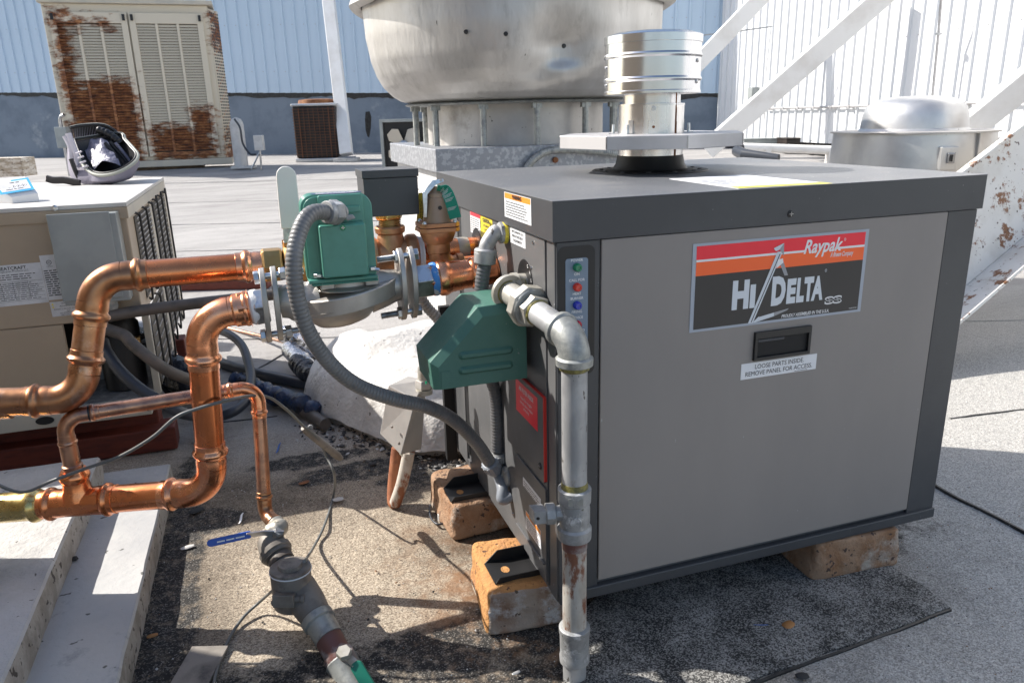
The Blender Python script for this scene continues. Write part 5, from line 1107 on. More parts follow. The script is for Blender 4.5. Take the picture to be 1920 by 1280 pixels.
m = M(); m.lathe(tcx+Z*.062, Z, [(0, .022)]+[(.002+.0022*i, .0235 if i % 2 else .021) for i in range(7)], 'brass', 24); m.hexn(tcx+Z*.077, Z, .046, .030, 'brass_bright', R(12)); m.build('brass_nut', te, bevel=.0008)
m = M(); m.lathe(tcx+Z*.10+X*.036-Y*.01, Z, [(0, .008), (.03, .008)], 'brass_bright', 6, False); m.build('drain_port', te)
m = M(); c_ = tcx+Z*.10; m.text('FLOW', c_-Y*.0265+Z*.006+X*.001, X, Z, .008, 'label_black', bold=.0001); m.build('flow_mark', te)
f1, f2 = P(688, 322, y=yU-.035), P(785, 400, y=yU-.035); zt2 = P(735, 318, y=yU-.035).z; zb2 = P(735, 405, y=yU-.035).z
x0_, x1_ = P(683, 365, y=yU-.035).x, P(785, 365, y=yU-.035).x
m = M(); m.box((x0_, yU-.034, zb2), (x1_, yU+.060, zt2-.016), 'dark_paint'); bx_ = m.build('switch_box', te, bevel=.0015)
m = M(); m.box((x0_-.002, yU-.037, zt2-.0155), (x1_+.002, yU+.062, zt2), 'dark_paint'); m.build('box_lid', bx_, bevel=.0012)
m = M(); 
for zz in (zt2-.022, zt2-.045): m.lathe(V3(x1_+.0, yU-.0, zz), X, [(0, .002), (.006, .002), (.008, .001)], 'steel', 8)
m.build('cover_screw', bx_)
# bushing to relief valve tee and the pipe into the cabinet
m = M(); q = tcx+dA0*.066; L0 = (p0-q).length; pipe(m, q, p0, CR, 'copper'); m.lathe(p0-dA0*.045, dA0, [(0, CR+.0005), (.006, CR+.0015), (.02, CR+.0015), (.024, CR+.0005)], 'fitting_pale', 28); m.build('pipe', up_)
pr = thing('relief_valve', 'bronze relief valve with a steel lever and a green tag beside the heater', 'valve', P(822, 480, y=yU-.06))
rc0 = P(824, 500, y=yU-.055); ax_ = Z
m = M(); e1 = rc0+X*.045; m.tube(arc(rc0, rc0+X*.032, rc0+Z*.030, 10), .0215, 'bronze', 26, cap=False); m.lathe(rc0+X*.030, X, [(0, .0215), (.006, .022), (.008, .0255), (.020, .0255), (.021, .02)], 'bronze', 26); m.lathe(rc0+Z*.028, Z, [(0, .0215), (.006, .0215)], 'bronze', 26); m.build('elbow', pr)
m = M(); m.lathe(rc0+X*.050, X, [(0, .0185), (.045, .0185), (.0451, .0155), (.09, .0155)], 'copper', 24); m.lathe(rc0+X*.050, X, [(0, .0195), (.003, .0195)], 'brass_bright', 24); m.build('outlet_pipe', pr)
zz0 = rc0.z+.030; m = M()
m.lathe(V3(rc0.x, rc0.y, zz0), Z, [(0, .022), (.002, .0245), (.020, .0245), (.024, .030), (.040, .037), (.046, .037)], 'bronze', 32); m.build('lower_body', pr)
m = M(); zf = zz0+.046
for k in range(2): m.prism([V3(rc0.x+a*.041+0, rc0.y+b*.036, zf+k*.010) for a, b in ((-1, -.7), (-.75, -1), (.75, -1), (1, -.7), (1, .7), (.75, 1), (-.75, 1), (-1, .7))], Z*.0088, 'bronze')
m.build('flange', pr, bevel=.001)
for a, b in ((-1, -1), (1, -1), (1, 1), (-1, 1)):
    m = M(); m.lathe(V3(rc0.x+a*.032, rc0.y+b*.027, zf+.0185), Z, [(0, .0055), (.003, .005), (.005, .0025)], 'zinc', 14); m.build('flange_bolt', pr)
ztp = P(822, 362, y=yU-.055).z; hb_ = ztp-(zf+.019)
m = M(); m.lathe(V3(rc0.x, rc0.y, zf+.019), Z, [(0, .030), (.003, .0295), (hb_*.45, .024), (hb_*.85, .0195), (hb_*.87, .0175), (hb_, .0165), (hb_+.003, .012), (hb_+.012, .006), (hb_+.014, .002)], 'valve_beige', 32); m.build('bonnet', pr)
c_ = V3(rc0.x+.002, rc0.y-.0258, zf+.019+hb_*.52); m = M(); m.lathe(c_+Y*.003, -Y, [(0, .0042), (.0022, .0042)], 'black', 16); m.build('vent_hole', pr)
m = M(); q0 = V3(rc0.x+.016, rc0.y, ztp+.026); q1 = V3(rc0.x-.004, rc0.y, ztp+.022); q2 = V3(rc0.x-.025, rc0.y-.004, ztp+.002); q3 = V3(rc0.x-.027, rc0.y-.006, ztp-.046)
flatbar(m, [q0, q1, q2, q3], [.006, .009, .010, .007], .0012, 'zinc', wdir=Y); 
flatbar(m, [q0-Y*.008, q1-Y*.009, q2-Y*.009, q3-Y*.008], [.003, .0055, .0055, .003], .0008, 'zinc', wdir=X)
m.lathe(q0-X*.006-Y*.0095, -Y, [(0, .003), (.001, .0028)], 'steel', 10); m.build('test_lever', pr, bevel=.0005)
m = M(); tg = [V3(rc0.x+.0, rc0.y-.014, ztp+.010), V3(rc0.x+.016, rc0.y-.016, ztp+.006), V3(rc0.x+.024, rc0.y-.022, ztp-.012), V3(rc0.x+.033, rc0.y-.026, ztp-.050)]
sp = spline(tg, 6); flatbar(m, sp, .0125, .0006, 'tag_green', wdir=(X*.85-Y*.5+Z*.2).normalized())
ta = m.build('tag', pr)
m = M()
for f in (.25, .42, .56, .72, .86):
    k = int(f*(len(sp)-1)); d = (sp[k+1]-sp[k-1]).normalized(); wd = ((X*.85-Y*.5+Z*.2)-d*(X*.85-Y*.5+Z*.2).dot(d)).normalized(); nn = wd.cross(d)
    if nn.dot(fw) > 0: nn = -nn
    for j in (-1, 0, 1): m.box((-.0105, -.0004, -.0002), (.0095-.003*(j+1), .0004, .0002), 'white', (wd, d, nn), sp[k]+nn*.0012+d*(j*.0022))
m.build('tag_print', ta)
m = M(); yt = [P(u, v, y=yU+.03) for u, v in ((785, 362), (805, 360), (806, 425), (780, 430))]; m.prism(yt, Y*.0012, 'yellow_dark'); m.lines((yt[0]+yt[2])/2-Y*.0004, Z, -X, .05, .02, 6, 'label_black', seed=21, lift=0); m.prism([P(u, v, y=yU+.027) for u, v in ((779, 425), (793, 424), (793, 432), (778, 432))], Y*.001, 'yellow')
m.prism([P(u, v, y=yU+.0) for u, v in ((834, 356), (840, 356), (841, 372), (836, 370))], Y*.001, 'yellow')
m.build('yellow_tag', None, label='yellow printed warning tag hanging between the switch box and relief valve', cat='tag', loc=yt[3])

# ---- lower line: heater port to pump to left elbow
yL = .315
e0_ = P(936, 508, x=-.003); e0_.y = yL; eL = P(375, 592, y=.335)
dP = (eL-e0_).normalized()
lo_t = thing('return_pipe', 'bright copper return pipe with elbows dropping left of the pump', 'pipe', V3(eL.x, eL.y, 0))
def onP(u): # point along the lower axis at pixel column u
    a, b = 0, 1
    for _ in range(40):
        c = (a+b)/2; q = e0_.lerp(eL, c); d = q-CAM; uu = 960+FPX*d.dot(rt)/d.dot(fw)
        if uu > u: a = c
        else: b = c
    return e0_.lerp(eL, (a+b)/2)
m = M(); a = onP(820); pipe(m, e0_, a, CR, 'copper_bright'); m.build('pipe', lo_t)
m = M(); q = onP(800); m.lathe(q, -dP, [(0, .030), (.018, .030), (.022, .033), (.024, .035), (.030, .036), (.038, .036), (.043, .033), (.050, .031), (.070, .0305), (.0705, .029), (.088, .029), (.092, .032), (.098, .033), (.104, .031), (.112, .0285), (.14, .0285), (.142, CR)], 'copper_bright', 36); m.build('coupling', lo_t)
m = M(); m.lathe(onP(805), -dP, [(-.004, .0335), (.012, .0335)], 'copper_bright', 6, False, R(30)); m.build('hex_adapter', lo_t, bevel=.001)
m = M(); m.lathe(onP(806), -dP, [(0, .029), (.004, .033), (.010, .034), (.014, .033), (.018, .030)], 'tape_blue', 28); m.build('thread_tape', lo_t)
dn = P(400, 920, y=.335); dV = (dn-eL).normalized()
m = M(); T1 = elbow(m, eL, -dP, dV, CR, .060, .050, 'copper_bright'); m.build('elbow', lo_t)
m = M(); q = eL-dP*T1; q2_ = onP(468); pipe(m, q, q2_, CR, 'copper_bright'); m.lathe(q2_+dP*.030, -dP, [(0, .028), (.004, .031), (.028, .0315), (.030, .036)], 'copper_bright', 32); m.lathe(q2_+dP*.018, -dP, [(0, .034), (.018, .034)], 'copper_bright', 6, False, R(15)); m.build('threaded_adapter', lo_t, bevel=.0006)
m = M(); m.lathe(onP(474)+dP*.004, -dP, [(0, .029), (.004, .033), (.012, .0335), (.018, .031)], 'teflon', 28); m.build('thread_tape', lo_t)
yT = .42; tt = P(150, 940, y=yT); dn2 = (tt-dn).normalized()
m = M(); T2 = elbow(m, dn, -dV, dn2, CR, .060, .050, 'copper_bright'); m.build('elbow', lo_t)
m = M(); pipe(m, eL+dV*T1, dn-dV*T2, CR, 'copper'); m.build('pipe', lo_t)
pl_ = P(-60, 953, y=.46); d3 = (pl_-tt).normalized(); d3 = dn2
m = M(); pipe(m, dn+dn2*T2, tt-dn2*.055, CR, 'copper'); m.build('pipe', lo_t)
m = M(); up1 = (P(155, 760, y=.42)-P(150, 940, y=.42)).normalized(); up1 = Z
sleeve(m, tt-dn2*.030, -dn2, CR, .045, 'copper'); sleeve(m, tt+dn2*.030, dn2, CR, .045, 'copper'); m.lathe(tt-dn2*.03, dn2, [(0, CR*1.03), (.06, CR*1.03)], 'copper', 28)
m.lathe(tt+up1*.010, up1, [(0, .030), (.014, .027), (.020, .0245), (.036, .0235), (.040, .026), (.044, .0275), (.050, .0275), (.054, .025), (.060, .0225)], 'copper', 32); m.build('tee', lo_t)
m = M(); q = tt+dn2*.072; m.lathe(q, dn2, [(0, .0265), (.002, .029), (.008, .030), (.012, .033), (.018, .034), (.024, .031), (.03, .0295), (.30, .0295)], 'brass_bright', 36); m.build('brass_fitting', lo_t)
# ---- bypass
by_ = thing('bypass_pipe', 'thin copper bypass pipe looping from the tee down to the blue-handled valve', 'pipe', V3(tt.x, tt.y, 0))
SR = .0143
bL = P(157, 775, y=yT); bL.x, bL.y = tt.x, tt.y; bL.z = P(150, 778, y=yT).z
bR = P(483, 724, y=.45); bD = P(497, 962, y=.405)
dB = (bR-bL).normalized(); dD = (bD-bR).normalized()
m = M(); zr = tt.z+.056; m.lathe(V3(tt.x, tt.y, zr), Z, [(0, .0225), (.008, .0225), (.014, .017), (.016, .016), (.018, .0185), (.024, .0185), (.026, .016), (bL.z-zr-.04, .0158)], 'copper_dark', 28); m.build('reducer', by_)
m = M(); T1 = elbow(m, bL, -Z, dB, SR, .034, .030, 'copper_dark', 24); m.build('elbow', by_)
m = M(); T2 = elbow(m, bR, -dB, dD, SR, .034, .030, 'copper_bright', 24); m.build('elbow', by_)
m = M(); pipe(m, bL+dB*T1, bR-dB*T2, SR, 'copper_dark', 22); m.build('pipe', by_)
nd = (P(520, 985, y=.36)-bD).normalized()
m = M(); T3 = elbow(m, bD, -dD, nd, SR, .028, .028, 'copper_aged', 24); m.build('elbow', by_)
m = M(); pipe(m, bR+dD*T2, bD-dD*T3, SR, 'copper_dark', 22); m.build('pipe', by_)
for q, d_ in ((bL+dB*(T1-.012), dB), (bD-dD*(T3-.008), -dD)):
    m = M(); m.lathe(q-d_*.006, d_, [(0, SR*1.09), (.010, SR*1.09)], 'black', 24); m.build('paper_label', by_)
# galvanised elbow, blue handled valve, strainer
gs = bD+nd*(T3-.004); 
st = thing('strainer_line', 'dirty grey iron valve and strainer assembly slanting down to the bottom edge', 'valve', V3(gs.x, gs.y, 0))
c1 = P(517, 982, y=gs.y-.010); v1 = P(500, 1010, y=.335); k1 = P(560, 1100, y=.21); k2 = P(606, 1165, y=.135); k3 = P(665, 1275, y=.02); k4 = P(700, 1330, y=-.04)
v1.z = .145; k1.z = .095; 
v1 = P(502, 1010, y=.345); k1 = P(562, 1105, y=.235); k2 = P(608, 1180, y=.15); k3 = P(668, 1290, y=.05); k4 = P(720, 1390, y=-.03)
print('strainer z', v1.z, k1.z, k2.z, k3.z, k4.z)
m = M(); m.tube(spline([gs, gs+nd*.018, c1+(v1-c1)*.35+nd*.004, v1+(c1-v1)*.35, v1], 8), [.0165+.002*abs(cos(i*.5)) for i in range(33)], 'fitting_pale', 22); m.build('galvanised_elbow', st)
dv = (k1-v1).normalized(); m = M(); m.lathe(v1-dv*.006, dv, [(0, .018), (.008, .024), (.022, .028), (.034, .030), (.036, .033), (.046, .033), (.048, .029), (.054, .029)], 'strainer', 26); m.build('ball_valve_body', st)
m = M(); m.lathe(v1+dv*.048, dv, [(0, .024), (.006, .026), (.016, .026), (.018, .021)], 'rubber_brown', 24); m.build('seal_ring', st)
vn = (up-dv*up.dot(dv)).normalized(); vt = v1+dv*.018+vn*.030
m = M(); m.lathe(vt-vn*.008, vn, [(0, .009), (.014, .009)], 'strainer', 16); m.hexn(vt+vn*.006, vn, .006, .010, 'galv', 0); m.build('stem_nut', st)
hd1 = P(470, 1001, y=.325); hd2 = P(388, 1019, y=.31)
hb0 = vt+vn*.004; m = M(); flatbar(m, [hb0+(hb0-hd1).normalized()*.012, hb0, hd1.lerp(hb0, .5)+Z*.003, hd1+(hd2-hd1)*.1], [.010, .010, .007, .006], .0018, 'zinc', wdir=(up*.6+fw*-.5).normalized()); m.build('handle_bar', st, bevel=.0004)
m = M(); dh = hd2-hd1; flatbar(m, [hd1+dh*f for f in (0, .05, .9, .96, 1)], [.0068, .0072, .0072, .006, .003], .0034, 'handle_blue', wdir=up); q_ = m.build('blue_grip', st, bevel=.0014)
dhn = dh.normalized(); upn = (up-dhn*up.dot(dhn)).normalized(); nn = upn.cross(dhn); nn = nn if nn.dot(fw) < 0 else -nn
m = M(); m.lines(hd1+dh*.45+nn*.0044, dhn if dhn.dot(rt) > 0 else -dhn, upn, .055, .006, 1, 'label_white', seed=5, lift=0, fill=.5, ragged=.1); m.build('grip_print', q_)
m = M(); a = v1+dv*.062; pts = [a.lerp(k1, i/6) for i in range(7)]; m.tube(pts, [.0225+.0015*(i % 2) for i in range(7)], 'wrap_black', 22); m.build('wrapped_pipe', st)
dk = (k2-k1).normalized(); kc = k1.lerp(k2, .25); side = dk.cross(vn).normalized()
kk = k1-dk*.035; ku = (up*1.0-dk*up.dot(dk)).normalized(); ks = dk.cross(ku).normalized()
m = M(); m.lathe(kk, dk, [(0, .022), (.01, .031), (.03, .034), (.07, .034), (.10, .030), (.115, .024)], 'strainer', 26)
m.build('strainer_body', st)
m = M(); c_ = kk+dk*.012-fw*.020+up*.006; cz2 = (up*.92-fw*.25).normalized(); 
m.lathe(c_-cz2*.050, cz2, [(-.006, .030), (.0, .037), (.070, .039), (.074, .037)], 'strainer', 30, sx=1.0); m.build('bonnet', st)
m = M(); m.lathe(c_+cz2*.0245, cz2, [(0, .0405), (.002, .0408), (.0025, .0405)], 'label_white', 30); m.lathe(c_+cz2*.027, cz2, [(0, .0395), (.005, .039), (.006, .024), (.013, .022), (.014, .012)], 'strainer', 30); m.build('bonnet_cap', st)
m = M(); q = c_-cz2*.024-fw*.042; m.box((-.022, -.014, -.014), (.018, .014, .013), 'strainer', (rt, fw, cz2), q); m.lathe(q+rt*.014, rt, [(0, .007), (.014, .007), (.015, .009), (.022, .009), (.023, .005)], 'strainer', 14); m.lathe(q-rt*.018-cz2*.006, -rt*.8-cz2*.3, [(0, .007), (.010, .006)], 'strainer', 14); m.build('side_plug', st, bevel=.002)
for i in range(3):
    m = M(); a_ = c_-cz2*(.02+.014*i)-rt*.031; m.lathe(a_, -rt, [(0, .004), (.004, .003)], 'strainer', 8); m.build('bolt', st)
m = M(); a = k2-dk*.035; m.lathe(a, dk, [(0, .027), (.004, .032), (.018, .032), (.020, .028), (.055, .027)], 'galv_dull', 26); m.build('union', st)
m = M(); d5 = (k3-k2).normalized(); m.lathe(k2+dk*.0, d5, [(0, .0265), (.055, .0255), (.056, .029), (.075, .029)], 'maroon', 24); m.build('painted_nipple', st)
m = M(); q = k2+d5*.065; m.lathe(q, d5, [(0, .028), (.004, .031), (.02, .029), (.05, .030), (.075, .031), (.085, .027)], 'galv_dull', 26); m.build('lower_valve', st)
m = M(); pipe(m, k3-d5*.03, k4, .024, 'fitting_pale', 22); m.build('pipe', st)
ku2 = (up-d5*up.dot(d5)).normalized(); q = P(648, 1222, y=k3.y+.02); m = M(); m.hexn(q-fw*.01, -fw*.6+up*.8, .012, .014, 'fitting_pale', 0); m.lathe(q+fw*.02-up*.02, -fw*.6+up*.8, [(0, .016), (.03, .012)], 'maroon', 16); m.build('stem_nut', st)
m = M(); a, b = P(668, 1246, y=k3.y-.01), P(700, 1300, y=k3.y-.05); flatbar(m, [q+rt*.004-up*.008, a], [.007, .008], .0015, 'fitting_pale', wdir=rt); m.build('handle_bar', st)
m = M(); flatbar(m, [a-(b-a).normalized()*.006, a, a.lerp(b, .9), b], [.006, .0115, .0115, .008], .004, 'handle_green', wdir=(rt+up*.2).normalized()); m.build('green_grip', st, bevel=.002)

# ================================================================ CIRCULATOR PUMP
pc_ = onP(640); pm_ = thing('circulator_pump', 'green circulator pump with a grey flanged volute in the copper line', 'pump', V3(pc_.x, pc_.y, pc_.z-.09))
yp = pc_.y
def flange(m, c, d, n=1):
    # oval flange plate, long axis vertical
    wv_ = Y; pts = []
    for i in range(36):
        a_ = 2*pi*i/36; rz = .072; ry = .040; q = abs(cos(a_))
        pts.append(c+Z*(cos(a_)*rz)+wv_*(sin(a_)*ry*(1-.25*q**4)))
    m.prism(pts, d*.010, 'cast_steel', True)
fL1, fL2 = onP(503), onP(524); fR1, fR2 = onP(757), onP(777)
for (qa, dd, nm) in ((fL1, 1, 'flange'), (fL2, 1, 'flange'), (fR1, 1, 'flange'), (fR2, 1, 'flange')):
    m = M(); flange(m, qa, dP*dd); m.build(nm, pm_, bevel=.0012, angle=40)
for q, s_, big in ((fL1, 1, True), (fR2, -1, False)):
    for zz in (.056, -.056):
        m = M(); c_ = q+Z*zz-Y*.004; s2 = dP*s_
        m.hexn(c_+s2*(.010 if s_ > 0 else .0), s2, .010, .0125, 'zinc', R(20)); m.build('bolt_head', pm_, bevel=.0006)
        m = M(); o2 = -s2; st_ = c_+o2*(.026); m.hexn(st_, o2, .012, .0125, 'zinc', R(5)); m.build('nut', pm_, bevel=.0006)
        m = M(); prof = [(0, .0062)]
        for i in range(22): prof += [(.0006+.0015*i, .0066), (.0013+.0015*i, .0054)]
        m.lathe(st_+o2*.012, o2, prof, 'zinc', 14); m.lathe(c_+o2*.0, o2, [(0, .006), (.026, .006)], 'zinc', 12); m.build('bolt_thread', pm_)
m = M(); q = onP(478); m.hexn(q, -dP, (fL1-q).length-.0, .037, 'zinc', R(20), .04); m.build('union_nut', pm_, bevel=.0015)
m = M(); q = fR1; m.hexn(fR2-dP*.0, -dP, (onP(808)-fR2).length, .036, 'zinc', R(20), .04); m.build('union_nut', pm_, bevel=.0015)
# necks and volute
m = M(); m.tube(spline([fL2, onP(545), onP(575)-Z*.008, onP(600)-Z*.008], 6), [.028+.001*i for i in range(19)], 'cast_steel', 26)
m.tube(spline([fR1, onP(735), onP(715)-Z*.002, onP(690)-Z*.004], 6), [.028+.0008*i for i in range(19)], 'cast_steel', 26)
TZ = V3(-.16, 0, 1).normalized(); vc = onP(645); vc = V3(vc.x, vc.y+.0, vc.z)
m.lathe(V3(vc.x-.002, vc.y, vc.z-.058), TZ, [(0, .012), (.002, .034), (.008, .052), (.022, .066), (.036, .074), (.044, .078)], 'cast_steel', 48)
m.build('volute_neck', pm_, angle=50)
m = M(); zv = vc.z-.016
pts = []
for i in range(60):
    a_ = 2*pi*i/60; r_ = .088+.016*max(0, cos(a_-R(10)))**3+.012*max(0, cos(a_-R(60)))**4; pts.append(V3(vc.x+.004+cos(a_)*r_*1.0, vc.y+sin(a_)*r_*.92, zv-.006+cos(a_)*r_*.16))
m.prism(pts, Z*.034, 'cast_steel', True); m.build('volute_ring', pm_, bevel=.003, seg=3)
m = M(); m.lathe(V3(vc.x+.006, vc.y, zv+.0302), Z, [(0, .066), (.004, .064), (.006, .052), (.024, .050)], 'cast_steel', 40); m.box((-.052, -.048, .006), (-.026, -.022, .024), 'cast_steel', (X, Y, Z), V3(vc.x+.006, vc.y, zv+.030)); m.box((.030, -.048, .006), (.056, -.022, .024), 'cast_steel', (X, Y, Z), V3(vc.x+.006, vc.y, zv+.030)); m.build('motor_mount', pm_, bevel=.003)
# green motor: follows photo corners on plane y = yf
yf = yp-.055; g = lambda u, v, yy=None: P(u, v, y=yf if yy is None else yy)
gl, gr = g(578, 520), g(707, 514); gt = g(650, 366); gb_ = g(640, 525)
gx0, gx1 = g(574, 450).x, g(702, 450).x; gz0, gz1 = gb_.z, gt.z
def rr(x0, x1, z0, z1, r_, y_, n=6, rb=None):
    rb = r_ if rb is None else rb; out = []
    for (sx_, sz_, a0, r2) in ((1, 1, 0, r_), (-1, 1, 90, r_), (-1, -1, 180, rb), (1, -1, 270, rb)):
        cx_ = x1-r2 if sx_ > 0 else x0+r2; cz2_ = z1-r2 if sz_ > 0 else z0+r2
        for i in range(n+1): a_ = R(a0+90*i/n); out.append(V3(cx_+cos(a_)*r2, y_, cz2_+sin(a_)*r2))
    return out
m = M(); m.prism(rr(gx0, gx1, gz0+.004, gz1, .022, yf, 6, .006), Y*.004, 'pump_green', True); mo_ = m.build('motor_housing', pm_, bevel=.0012, angle=40)
for i in range(7):
    m = M(); yy = yf+.0085+i*.0075; m.prism(rr(gx0-.004, gx1-.001, gz0+.004, gz1+.0025, .022, yy, 6, .006), Y*.0045, 'pump_green', True); m.prism(rr(gx0+.002, gx1-.004, gz0+.006, gz1-.002, .02, yy-.0032, 6, .006), Y*.0030, 'pump_green', True); m.build('cooling_fin', mo_, bevel=.0008, angle=40)
m = M(); m.box((gx0-.003, yf-.012, gz0-.001), (gx1+.0, yf+.066, gz0+.006), 'pump_green'); m.box((gx0+.002, yf-.008, gz0-.006), (gx1+.001, yf+.066, gz0-.002), 'pump_green'); m.build('motor_base', mo_, bevel=.002)
for u, v in ((596, 515), (697, 502)):
    m = M(); q = P(u, v, y=yf-.004); m.hexn(q-Z*.004, Z, .006, .0075, 'zinc', R(10)); m.lathe(q-Z*.002, (X-Z*.2).normalized(), [(0, .0035), (.014, .003)], 'zinc', 8); m.build('housing_screw', mo_)
# raised upper panel + terminal box
a0, a1 = P(592, 362, y=yf-.006), P(668, 362, y=yf-.006)
m = M(); m.prism(rr(a0.x+.002, a1.x+.010, gz0+.03, gz1+.0025, .004, yf-.009), Y*.009, 'pump_green', True); m.box((a0.x+.014, yf-.0125, gz1-.030), (a1.x+.004, yf-.0088, gz1-.018), 'pump_green'); m.build('upper_panel', mo_, bevel=.0015)
ybx = yf-.030; t0, t1 = P(602, 470, y=ybx), P(689, 470, y=ybx); tzt = P(640, 421, y=ybx).z; tzb = P(650, 519, y=ybx).z
m = M(); m.prism(rr(t0.x, t1.x, tzb, tzt, .004, ybx), Y*.030, 'pump_green', True); tb_ = m.build('terminal_box', mo_, bevel=.003, seg=3)
m = M(); m.box((t0.x+.03, ybx+.004, tzt-.001), (t1.x-.002, ybx+.02, tzt+.0012), 'pump_green'); m.build('box_rim', tb_, bevel=.0008)
m = M(); q = P(643, 427, y=ybx); m.lathe(q, -Y, [(0, .0055), (.0015, .005), (.0018, .002)], 'lens_green', 16); m.box((-.003, -.0022, -.0006), (.003, -.0016, .0006), 'zinc', (X, Y, Z), q); m.box((-.0006, -.0022, -.003), (.0006, -.0016, .003), 'zinc', (X, Y, Z), q); m.build('box_screw', tb_)
# worn blue decal on top
m = M(); zt3 = gz1+.0028; q = V3((gx0+gx1)/2+.002, yf+.024, zt3); pts = [q+V3(cos(2*pi*i/30)*.046, sin(2*pi*i/30)*.021, 0) for i in range(30)]; m.prism(pts, Z*.0006, 'decal_navy')
m.lines(q+Z*.0008, X, Y, .075, .030, 4, 'label_white', seed=17, lift=0, fill=.4, ragged=.2); m.build('top_decal', mo_)
# connector of the flexible conduit
cn = P(640, 400, y=yf-.028); cd_ = (P(590, 395, y=yf-.068)-cn).normalized(); cn = P(632, 398, y=yf-.030)
cd_ = (P(580, 398, y=yf-.070)-cn).normalized()
fx1 = thing('flexible_conduit', 'long grey flexible conduit arching from the green pump to the heater base', 'conduit', V3(cn.x, cn.y, 0))
m = M(); m.lathe(cn-cd_*.016, cd_, [(0, .013), (.010, .015), (.012, .020)], 'galv', 20); m.hexn(cn-cd_*.004, cd_, .020, .0225, 'galv', R(8), .06); m.lathe(cn+cd_*.016, cd_, [(0, .0205), (.010, .0195), (.0102, .016)], 'galv', 26); m.build('connector_nut', fx1, bevel=.001)
m = M(); q = P(652, 410, y=yf-.032); m.prism([q+X*.0-Z*.004, q+X*.014, q+X*.010+Z*.006, q-X*.01+Z*.007], Y*.012, 'galv'); m.build('locknut_tab', fx1, bevel=.001)
pth = [cn+cd_*.012, P(585, 400, y=yf-.066), P(563, 430, y=.185), P(551, 490, y=.165), P(558, 560, y=.16), P(580, 625, y=.165), P(618, 680, y=.18), P(670, 722, y=.20), P(740, 748, y=.22), P(800, 762, y=.24), P(850, 787, y=.262), P(892, 828, y=.285), P(922, 872, y=.30)]
m = M(); flex(m, pth, .0138, 'conduit', .0072, .028, 24); m.build('conduit', fx1)

# bottom connectors at the cabinet side
be = P(952, 915, x=-.004); b1 = P(925, 880, y=.30)
fx1c = thing('conduit_elbow', 'light grey plastic conduit elbow entering the heater near its base', 'conduit', V3(be.x, be.y, BZ))
m = M(); pe = pth[-1]; nx_ = (pth[-1]-pth[-2]).normalized(); m.lathe(pe-nx_*.012, nx_, [(0, .0165), (.003, .020), (.02, .020), (.022, .017), (.030, .016)], 'pvc_gray', 24); 
for i in range(12):
    a_ = 2*pi*i/12; h_ = nx_.cross(Z).normalized(); w2 = nx_.cross(h_); m.lathe(pe-nx_*.009+(h_*cos(a_)+w2*sin(a_))*.0198, nx_, [(0, .0018), (.016, .0018)], 'pvc_gray', 5)
m.build('ribbed_nut', fx1c)
m = M(); pts = spline([pe+nx_*.012, pe+nx_*.035, P(942, 915, y=.275), V3(-.022, .262, P(955, 925, x=0).z), V3(-.003, .262, P(957, 925, x=0).z)], 8); m.tube(pts, [.0125]*len(pts), 'pvc_gray', 22); m.build('bend', fx1c)
fx2 = thing('vertical_conduit', 'dark flexible conduit running down behind the green hood', 'conduit', V3(-.05, .28, BZ))
tpz = P(948, 430, x=-.003); q1 = V3(-.003, tpz.y, P(951, 437, x=-.003).z)
yc2 = q1.y
a1_ = P(927, 433, y=yc2); a2_ = P(912, 458, y=yc2); a3_ = P(909, 480, y=yc2)
m = M(); sp = spline([q1, V3(-.020, yc2, q1.z+.0), P(928, 436, y=yc2), P(915, 455, y=yc2), P(911, 468, y=yc2)], 8); m.tube(sp, [.0145]*len(sp), 'galv_pipe', 24); m.lathe(V3(-.018, yc2, q1.z), X, [(0, .016), (.002, .021), (.008, .021)], 'galv_pipe', 8, False); m.lathe(V3(-.010, yc2, q1.z), X, [(0, .0195), (.005, .0215), (.007, .0215)], 'seal_yellow', 24)
m.build('angle_connector', fx2, bevel=.0006)
dz_ = (P(907, 520, y=yc2)-P(911, 470, y=yc2)).normalized(); q = P(911, 466, y=yc2)
m = M(); m.lathe(q, dz_, [(0, .019), (.003, .022), (.008, .022), (.010, .0205)], 'galv_pipe', 28); m.lathe(q+dz_*.008, dz_, [(0, .0225), (.020, .0215), (.022, .017)], 'galv_pipe', 12, False); m.build('compression_nut', fx2, bevel=.0006)
m = M(); yb2 = .30; p_ = [q+dz_*.025, P(903, 540, y=yc2), P(905, 600, y=yc2+.01), P(915, 680, y=.30), P(928, 740, y=.315), P(932, 800, y=.315), P(932, 845, y=.315)]; flex(m, p_, .0135, 'conduit_dark', .0070, .03, 22); m.build('conduit', fx2)
m = M(); q = P(932, 848, y=.315); m.lathe(q, -Z, [(0, .0165), (.004, .0195), (.020, .0195), (.022, .016), (.032, .014)], 'galv', 24)
for i in range(12): a_ = 2*pi*i/12; m.lathe(q-Z*.004+V3(cos(a_), sin(a_), 0)*.0193, -Z, [(0, .002), (.015, .002)], 'galv', 5)
sp = spline([q-Z*.026, q-Z*.038+X*.004, q-Z*.045+X*.02, V3(-.003, .315-.03, q.z-.045)], 6); m.tube(sp, [.0125]*len(sp), 'galv', 20); m.lathe(V3(-.012, .315-.03, q.z-.045), X, [(0, .018), (.004, .023), (.009, .023)], 'galv', 24); m.build('lower_connector', fx2)
# short flexible conduit behind
m = M(); flex(m, [P(783, 548, y=.62), P(800, 575, y=.62), P(822, 600, y=.62), P(840, 640, y=.62), P(850, 700, y=.63)], .0125, 'galv_pipe', .009, .09, 18)
m.build('bare_conduit', None, label='bare spiral metal conduit behind the right pump flange', cat='conduit', loc=P(850, 700, y=.63))

